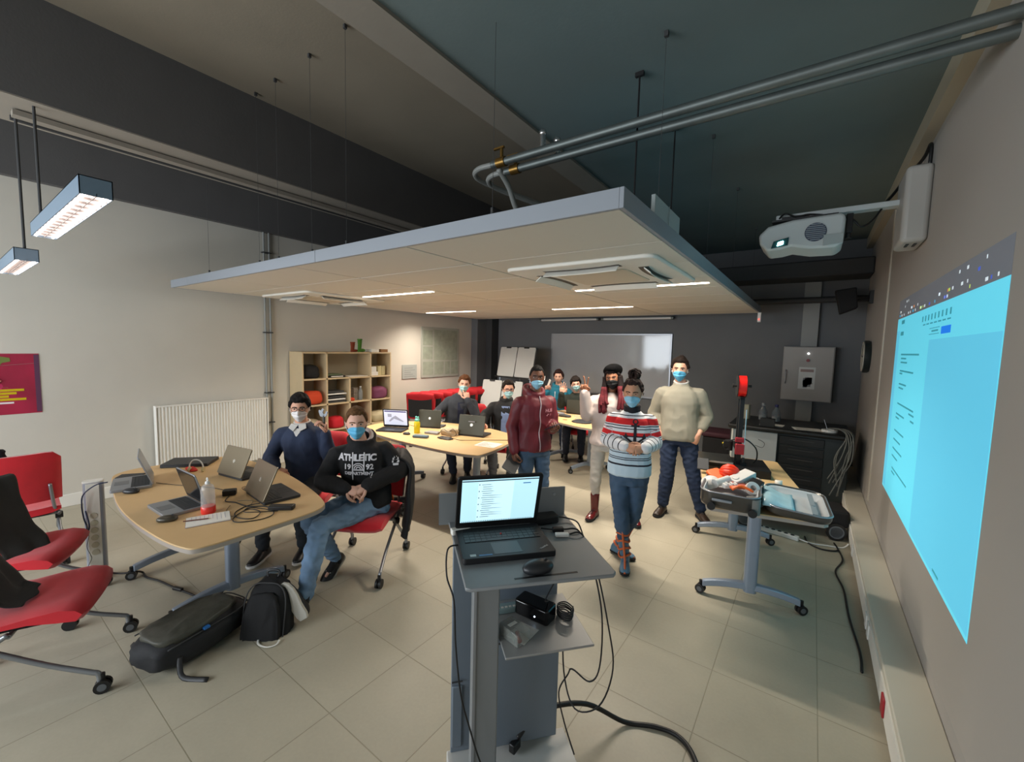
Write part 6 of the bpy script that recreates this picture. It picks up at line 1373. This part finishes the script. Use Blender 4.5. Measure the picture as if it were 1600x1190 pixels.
for k in range(12):
    a0, a1 = 2*pi*k/12, 2*pi*(k+1)/12; anc.append([(.013*cos(a0), .066 + .013*sin(a0)), (.022*cos(a0), .066 + .022*sin(a0)), (.022*cos(a1), .066 + .022*sin(a1)), (.013*cos(a1), .066 + .013*sin(a1))])
decal('anchor_print', poly_mesh(anc), VV(q(.03, 0, 1.165)), L_, Vector((0, 0, 1)), bt, mat('print_navy', '#16151f', .7), t, base, off=.004, cuts=2, label='navy anchor print')
b = MB(); random.seed(6)
for k in range(16):
    c = Vector((random.uniform(-.028, .028), -.035 + random.uniform(-.028, .028), .140 + random.uniform(-.018, .028)))
    b.tube([HM @ (c + Vector((.034 * cos(a) * cos(k), .034 * cos(a) * sin(k), .028 * sin(a)))) for a in [2*pi*i/10 for i in range(10)]], .010, n=6, close=True)
part('hair_bun', b, hm, t, loc=base, smooth=180)
Mor = mat('boot_strap_orange', '#b9582a', .5)
for i, (A_, K_) in enumerate(((q(.0, .05, .085), q(-.045, .07, .44)), (q(-.06, -.16, .085), q(.055, -.02, .44)))):
    A_, K_ = VV(A_), VV(K_); ax = (K_ - A_).normalized(); fd = VV(d(.02, 1, 0) if i == 0 else d(.85, .55, 0)).normalized(); sd = ax.cross(fd).normalized(); b = MB()
    for k in range(4):
        c = A_ + ax * (.03 + k * .062); r = .047
        b.tube([c + (fd * cos(a) + sd * sin(a)) * r + ax * (.012 * sin(a * 2 + k)) for a in [2*pi*j/16 for j in range(16)]], .009, n=6, close=True, flat=(1, 1))
    b.tube([A_ + ax * .25 + fd * .05, A_ + ax * .12 + fd * .05, A_ + ax * .02 + fd * .065, A_ + fd * .12 - Vector((0, 0, .03)), A_ + fd * .165 - Vector((0, 0, .055))], .009, n=6, smooth=3)
    part('boot_strap', b, Mor, t, loc=base, smooth=180)
# ---- woman in the beret
f = (.30, -.95); q = local((-1.70, 4.13, 0), f); d = dirl(f)
M_cr = mat('fleece_cream', '#c3b5ae', .9, bump=.4, bscale=120, var=.04); hb_ = hairm('burgundy', '#571a20'); hr_ = hairm('dark_roots', '#1b100f')
t, top, tr, bt, base, HM, fr = person('woman in a black beret, black mask and cream top making a V sign',
    dict(P=q(0, 0, .84), N=q(0, 0, 1.33), H=q(.03, .04, 1.50), f=f, hf=d(-.10, 1, -.02), S=(q(-.155, 0, 1.27), q(.155, 0, 1.27)), E=(q(-.215, .05, 1.10), q(.24, .02, 1.05)),
    W=(q(-.235, .13, 1.33), q(.16, .18, .98)), hand=((d(-.08, .05, 1), d(-.1, 1, 0), d(1, 0, 0), 'v'), (d(-.3, .9, 0), d(-.5, 0, -.8), d(0, 0, 1), 'relax')),
    K=(q(-.10, .05, .46), q(.18, .02, .46)), A=(q(-.10, .02, .09), q(.30, .0, .09)), T=(d(-.3, 1, 0), d(.35, 1, 0))),
    dict(s=.92, hs=.92, skin='brown', hairm=hr_, hair=dict(t=.016, n=.008, line=.060, nape=.12), mask=M_mbk, loop=M_black, top=M_cr, topname='sweatshirt', ease=.03, hem=.04, legs=mat('trousers_cream', '#b5aea4', .85, bump=.3, bscale=80, var=.05), lease=.008, legshort=.42, lwr=.006,
    shoe=dict(m=mat('boot_oxblood', '#5e1519', .22, var=.15), h=.17, laces=M_black), wr=.008, seed=9, roll=-6))
F_, L_, U_ = fr
b = MB().ball((0, 0, 0), (.108, .118, .070), 28, 16)
for v in b.b.verts: v.co *= 1 + .10 * noise.noise(v.co * 14)
bmesh.ops.transform(b.b, matrix=HM @ Matrix.Translation((.008, -.022, .088)) @ Matrix.Rotation(rad(14), 4, 'X') @ Matrix.Rotation(rad(-10), 4, 'Y'), verts=b.b.verts[:])
part('beret', b, mat('felt_black', '#060607', .95, bump=.4, bscale=150, spec=.1), t, loc=base, smooth=180)
random.seed(4); b = MB(); b2 = MB()
for k in range(60):
    a = random.choice((-1, 1)) * random.uniform(1.15, 2.9); p0 = hp(a, .25, .008); p1 = hp(a, -.35, .016); sgn = 1 if a > 0 else -1
    fx = random.uniform(-.02, .02); ln_ = random.uniform(.26, .38); fwd = .07 if abs(a) < 1.8 else -.02
    pts = [p0, p1, Vector((p1.x * 1.12 + fx, p1.y * .9 + fwd * .5, -.16)), Vector((p1.x * 1.2 + fx * 2, p1.y * .6 + fwd + .02, -.24)), Vector((p1.x * 1.1 + fx * 3, p1.y * .5 + fwd + .05, -ln_))]
    Q = catmull([HM @ p for p in pts], 4); b2.tube(Q[:8], .024, n=6); b.tube(Q[6:], lambda u: .027 * (1 - .5 * u), n=6)
part('long_hair', b, hb_, t, loc=base, smooth=180); part('hair_roots', b2, hr_, t, loc=base, smooth=180)
# shared helpers for the seated
def cuffs(t, base, J, i, m1, m2, s=1.0, r=.036):
    E_, W_ = VV(J['E'][i]), VV(J['W'][i]); a = (E_ - W_).normalized()
    for k, m in enumerate((m1, m2, m1, m2)):
        part('cuff_band', MB().cyl(W_ + a * (.004 + k * .013), W_ + a * (.016 + k * .013), r * s, n=20), m, t, loc=base, smooth=60, label='striped knitted cuff')
# ---- man in the navy pullover
f = (.62, -.78); q = local((-3.67, 1.93, 0), f); d = dirl(f)
J = dict(P=q(.03, -.02, .56), N=q(-.0, .0, 1.055), H=q(.0, .04, 1.215), f=f, hf=(.80, -.58, -.05), fh=(.55, -.83), S=(q(-.185, 0, .995), q(.185, 0, 1.00)), E=(q(-.26, .05, .76), q(.255, .04, .78)),
    W=(q(-.13, .22, .715), q(.245, .11, .995)), hand=((d(.85, .4, -.15), d(.1, -.2, -1), d(0, 1, .2), 'relax'), (d(.03, .05, 1), d(-.85, .4, 0), d(-.2, .9, 0), 'hold')),
    K=(q(-.16, .42, .50), q(.17, .42, .50)), A=(q(-.16, .38, .10), q(.14, .33, .10)), T=(d(-.1, 1, 0), d(.1, 1, 0)))
t, top, tr, bt, base, HM, fr = person('seated man in a navy V-neck pullover and white mask, holding up a wrench-like metal tool', J,
    dict(s=.97, skin='light', hairm=hairm('black_brown', '#14100e'), hair=dict(t=.018, n=.009, line=.064, top=.5, side=.006), mask=M_mwh, glasses=mat('glasses_thin_metal', '#5a5048', .3, metal=.6), top=mat('wool_navy', '#27324a', .9, bump=.3, bscale=300, var=.06), topname='pullover', ease=.022, belly=.02, hem=.05, legs=jeans('charcoal', '#1f252c', .15), shoe=dict(m=M_black, sole=MATS['white_plastic']), wr=.007, seed=11))
F_, L_, U_ = fr; N0 = VV(J['N'])
b = MB()
for sd in (-1, 1): b.prism([(0, 0), (sd * .062, .012), (sd * .075, -.03), (sd * .028, -.062)][::sd], 0, .006, M=Matrix.Translation(N0 + F_ * .075 + U_ * .012) @ Matrix((L_, U_, F_)).transposed().to_4x4() @ Matrix.Rotation(rad(-35), 4, 'X'))
b.tube([N0 + L_ * .062 * cos(a) + F_ * .062 * sin(a) + U_ * (.030 - .014 * sin(a)) for a in [2*pi*k/14 for k in range(14)]], .009, close=True, n=8)
part('shirt_collar', b, MATS['shirt_white'], t, loc=base, smooth=50)
decal('neck_opening', poly_mesh([[(-.045, .03), (-.004, -.035), (.004, -.035), (.045, .03)]]), N0 + F_ * .05 - U_ * .045, L_, U_, bt, MATS['shirt_white'], t, base, cuts=1)
W1 = VV(J['W'][1])
o = thing('metal_tool', 'steel adjustable tool held up by the man in the navy pullover', 'tool', W1 + Vector((0, 0, .07)) + F_ * .03)
part('handle', MB().rbox((0, 0, .03), (.022, .014, .15), .005), mat('tool_dark', '#4d4a44', .35, metal=.7), o, bevel=.002)
part('jaws', MB().prism([(-.03, .095), (.0, .085), (.028, .10), (.034, .135), (.018, .14), (.016, .118), (0, .112), (-.006, .13), (.004, .15), (-.012, .165), (-.022, .145), (-.04, .15), (-.042, .135)], -.007, .007, M=Matrix.Rotation(rad(90), 4, 'X')), M_silver, o, bevel=.002); o.rotation_euler.z = math.atan2(L_.y, L_.x)
# ---- man in the black hooded sweatshirt
f = (.72, -.69); q = local((-2.83, 1.95, 0), f); d = dirl(f)
J = dict(P=q(.05, -.02, .56), N=q(-.0, -.02, 1.02), H=q(-.025, .045, 1.185), f=f, hf=(.82, -.55, -.03), fh=(.45, -.89), S=(q(-.185, -.01, .955), q(.19, -.01, .985)), E=(q(-.27, .04, .735), q(.31, .0, .80)),
    W=(q(-.075, .21, .725), q(.085, .20, .74)), hand=((d(.88, .35, -.12), d(.0, -.5, -.8), d(0, .6, .8), 'clasp'), (d(-.85, .35, -.25), d(.1, -.5, -.85), d(0, .6, .8), 'clasp')),
    K=((-2.88, 1.56, .51), (-2.70, 1.53, .52)), A=((-2.91, 1.78, .12), (-2.58, 1.345, .115)), T=((.25, -.75, -.45), (-.42, -.30, .86)), TU=((.0, .5, .86), (-.55, .55, .15)))
M_hood = mat('sweatshirt_black', '#0c0c0f', .9, bump=.3, bscale=300); M_pr = mat('print_white_ink', '#cfccd0', .7)
t, top, tr, bt, base, HM, fr = person('seated man in a black hooded sweatshirt with white lettering, hands clasped, one white-soled shoe forward', J,
    dict(s=.98, skin='fair', hairm=hairm('light_brown', '#5f4227'), hair=dict(t=.010, n=.004, line=.078, top=.8), beard=mat('stubble_brown', '#4c3223', .8, bump=.5, bscale=200), mask=M_mb2, top=M_hood, topname='hooded_sweatshirt', ease=.030, hem=.04, hood=1, legs=M_jl, lease=.010, lwr=.010,
    shoe=dict(m=mat('sneaker_black', '#131214', .5), sole=mat('rubber_white', '#bdb9ae', .6), laces=M_pr), wr=.007, seed=12))
F_, L_, U_ = fr; ct = VV(q(-.005, 0, .885)); TU_ = (VV(J['N']) - VV(J['P'])).normalized()
decal('chest_lettering', text_mesh('ATHLETIC', .066, 0, .0028, space=.92), ct + TU_ * .045, L_, TU_, bt, M_pr, t, base, off=.006, cuts=2, label='white capital letters')
decal('number_lettering', text_mesh('92', .055, 0, .002), ct + TU_ * -.025 + L_ * .085, L_, TU_, bt, M_pr, t, base, off=.006, cuts=1, label='white number')
decal('number_lettering', text_mesh('19', .055, 0, .002), ct + TU_ * -.025 - L_ * .08, L_, TU_, bt, M_pr, t, base, off=.006, cuts=1, label='white number')
decal('lower_lettering', text_mesh('DEPARTMENT', .034, 0, .0015), ct + TU_ * -.076, L_, TU_, bt, M_pr, t, base, off=.006, cuts=1, label='white capital letters')
emb = []
for r0, r1 in ((.040, .047), (.026, .033), (.012, .019)):
    for k in range(14):
        a0, a1 = pi*k/14, pi*(k+1)/14; emb.append([(r0*cos(a0), r0*sin(a0)), (r1*cos(a0), r1*sin(a0)), (r1*cos(a1), r1*sin(a1)), (r0*cos(a1), r0*sin(a1))])
emb.append([(-.047, -.012), (.047, -.012), (.047, -.003), (-.047, -.003)])
decal('emblem_print', poly_mesh(emb), ct + TU_ * -.040, L_, TU_, bt, M_pr, t, base, off=.0065, label='white arched emblem')
SL = VV(J['S'][1]).lerp(VV(J['E'][1]), .55); tc_ = VV(.83, -.56, 0)
b = [[(-.025, .012), (.025, .012), (.022, .03), (-.022, .03)], [(-.028, -.008), (.028, -.008), (.028, .008), (-.028, .008)], [(-.020, -.028), (.020, -.028), (.022, -.012), (-.022, -.012)], [(-.012, .034), (-.006, .034), (-.009, .042), (-.011, .042)], [(.004, .034), (.010, .034), (.009, .042), (.006, .042)]]
decal('sleeve_badge', poly_mesh(b), SL, Vector((.56, .83, 0)), U_, bt, M_pr, t, base, off=.005, label='white sleeve badge')
for sd in (-1, 1):
    p0 = VV(J['N']) + F_ * .105 + L_ * sd * .03 - U_ * .02; pts = []
    for k in range(7):
        h = bt.ray_cast(p0 - U_ * (.03 + k * .028 * (1 if sd > 0 else 1.25)) + L_ * sd * .012 + F_ * .3, -F_, .6); 
        if h[0] is not None: pts.append(h[0] + F_ * .006)
    if len(pts) > 2: part('drawstring', MB().tube(pts, .0055, n=6), M_pr, t, loc=base, smooth=180)
part('hood_lining', MB().tube([VV(J['N']) + L_ * .075 * cos(a) + F_ * (.082 * sin(a) - .015) + U_ * (.042 - .045 * sin(a)) for a in [2*pi*k/16 for k in range(16)]], .017, close=True, n=8), mat('hood_lining_white', '#c9c0bf', .9), t, loc=base, smooth=180)
for i in (0, 1): cuffs(t, base, J, i, M_hood, M_pr, 1.0, .039)
# ---- man in the grey cardigan
f = (.55, -.84); q = local((-4.02, 4.42, 0), f); d = dirl(f)
J = dict(P=q(-.10, -.05, .57), N=q(-.02, .0, 1.09), H=q(.03, .03, 1.255), f=f, hf=(.68, -.72, -.08), S=(q(-.20, .0, 1.03), q(.17, .0, 1.00)), E=(q(-.33, .12, .84), q(.22, .10, .80)),
    W=(q(-.44, .30, .79), q(.10, .14, 1.04)), hand=((d(-.3, .9, -.1), d(0, 0, -1), d(1, 0, 0), 'relax'), (d(-.25, -.05, 1), d(-.3, -.9, 0), d(-1, 0, .3), 'chin')),
    K=(q(-.10, .40, .50), q(.16, .38, .50)), A=(q(-.02, .50, .10), q(.14, .36, .10)), T=(d(.1, 1, 0), d(.3, 1, 0)))
t, top, tr, bt, base, HM, fr = person('seated man with ginger-brown hair in a dark grey cardigan, chin resting on his hand', J,
    dict(s=.98, skin='fair', hairm=hairm('ginger_brown', '#5a3820'), hair=dict(t=.018, n=.012, fq=38, line=.074), mask=M_mp, top=mat('cardigan_charcoal', '#30343b', .9, bump=.3, bscale=250), topname='cardigan', ease=.022, legs=M_jn, shoe=dict(m=M_black), wr=.007, seed=13, roll=6))
F_, L_, U_ = fr
decal('shirt_front', poly_mesh([[(-.03, -.2), (.05, -.2), (.06, .12), (-.02, .12)]]), VV(q(-.02, 0, .88)), L_, U_, bt, mat('shirt_navy', '#141b33', .8), t, base, cuts=2)
# ---- man in glasses and black jacket
f = (.45, -.89); q = local((-3.36, 4.58, 0), f); d = dirl(f)
J = dict(P=q(0, 0, .57), N=q(0, .0, 1.06), H=q(.03, .035, 1.22), f=f, hf=(.72, -.68, -.05), S=(q(-.18, 0, 1.0), q(.18, 0, 1.0)), E=(q(-.27, .16, .86), q(.25, .05, .78)),
    W=(q(-.24, .36, .80), q(.16, .22, .72)), hand=((d(.1, .95, -.15), d(0, 0, -1), d(1, 0, 0), 'relax'), (d(-.3, .9, 0), d(0, 0, -1), d(-1, 0, 0), 'relax')),
    K=(q(-.10, .42, .50), q(.16, .42, .50)), A=(q(-.08, .40, .10), q(.14, .40, .10)), T=(d(0, 1, 0), d(.2, 1, 0)))
t, top, tr, bt, base, HM, fr = person('seated dark-haired man in purple-rimmed glasses, black jacket and pale blue shirt', J,
    dict(s=.97, skin='light', hairm=hairm('dark_brown2', '#231a15'), hair=dict(t=.016, n=.009, line=.076), mask=M_mp, glasses=mat('glasses_purple', '#3a2044', .3), top=mat('jacket_black', '#101012', .8, bump=.2, bscale=200), topname='jacket', ease=.024, collar=2, legs=mat('trousers_grey', '#4d4f52', .8, var=.08), shoe=dict(m=M_black), wr=.007, seed=14))
F_, L_, U_ = fr
decal('shirt_front', poly_mesh([[(-.055, -.34), (.055, -.34), (.06, .10), (-.05, .10)]]), VV(q(.01, 0, .90)), L_, U_, bt, mat('shirt_pale_blue', '#7688ac', .8, var=.1), t, base, cuts=3)
# ---- man in the teal hooded top
f = (.45, -.89); q = local((-3.71, 6.64, 0), f); d = dirl(f)
J = dict(P=q(0, 0, .57), N=q(.0, .0, 1.10), H=q(.0, .035, 1.27), f=f, hf=(.35, -.92, -.02), S=(q(-.19, 0, 1.03), q(.19, 0, 1.03)), E=(q(-.24, .10, .82), q(.24, .10, .82)),
    W=(q(-.19, .22, 1.02), q(.13, .22, .98)), hand=((d(.1, .1, 1), d(.3, 1, 0), d(1, 0, 0), 'hold'), (d(-.1, .1, 1), d(-.2, 1, 0), d(-1, 0, 0), 'open')),
    K=(q(-.12, .42, .50), q(.12, .42, .50)), A=(q(-.12, .40, .10), q(.12, .40, .10)), T=(d(0, 1, 0), d(0, 1, 0)))
t, top, tr, bt, base, HM, fr = person('seated smiling man without a mask in a teal hooded top, farthest from the camera', J,
    dict(s=.99, skin='fair', mouth=1, hairm=hairm('dark_auburn', '#2b1614'), hair=dict(t=.022, n=.014, fq=32, line=.076), top=mat('hoodie_teal', '#1f6f86', .9, bump=.2, bscale=200, var=.06), topname='hooded_top', ease=.03, hood=1, legs=M_jd, shoe=dict(m=M_black), wr=.008, seed=15))
F_, L_, U_ = fr
for sd in (-1, 1):
    h0 = [bt.ray_cast(VV(q(sd * .05, .5, 1.02 - k * .05)), -F_, .7)[0] for k in range(5)]; h0 = [p + F_ * .006 for p in h0 if p is not None]
    if len(h0) > 2: part('drawstring', MB().tube(h0, .006, n=6), M_pr, t, loc=base, smooth=180)
o = tag(part('white_card', MB().rbox((0, 0, 0), (.05, .008, .15), .003), M_white, None, bevel=.002), 'white card held up by the man in the teal hooded top', 'card'); o.location = q(-.155, .25, 1.17); o.rotation_euler = (0, .5, -.4)
# ---- man in dark green
f = (.45, -.89); q = local((-3.19, 6.30, 0), f); d = dirl(f)
J = dict(P=q(0.03, -.02, .57), N=q(.02, .0, 1.04), H=q(.0, .04, 1.20), f=f, hf=(.50, -.86, -.05), S=(q(-.17, 0, .975), q(.20, 0, .985)), E=(q(-.22, .20, .86), q(.27, .05, .78)),
    W=(q(-.22, .26, 1.05), q(.16, .22, .78)), hand=((d(.05, .0, 1), d(.1, 1, 0), d(1, 0, 0), 'open'), (d(-.3, .9, 0), d(0, 0, -1), d(-1, 0, 0), 'relax')),
    K=(q(-.12, .40, .50), q(.12, .40, .50)), A=(q(-.12, .38, .10), q(.12, .38, .10)), T=(d(0, 1, 0), d(0, 1, 0)))
t, top, tr, bt, base, HM, fr = person('seated dark-haired man in a dark green top holding up his open palm', J,
    dict(s=.97, skin='fair', hairm=hairm('brown_black', '#1b130f'), hair=dict(t=.022, n=.012, fq=30, line=.062, side=.006), mask=M_mp, top=mat('top_dark_green', '#1b211a', .9, bump=.2, bscale=200), topname='top', ease=.024, hood=0, legs=M_jn, shoe=dict(m=M_black), wr=.007, seed=16, roll=-8))
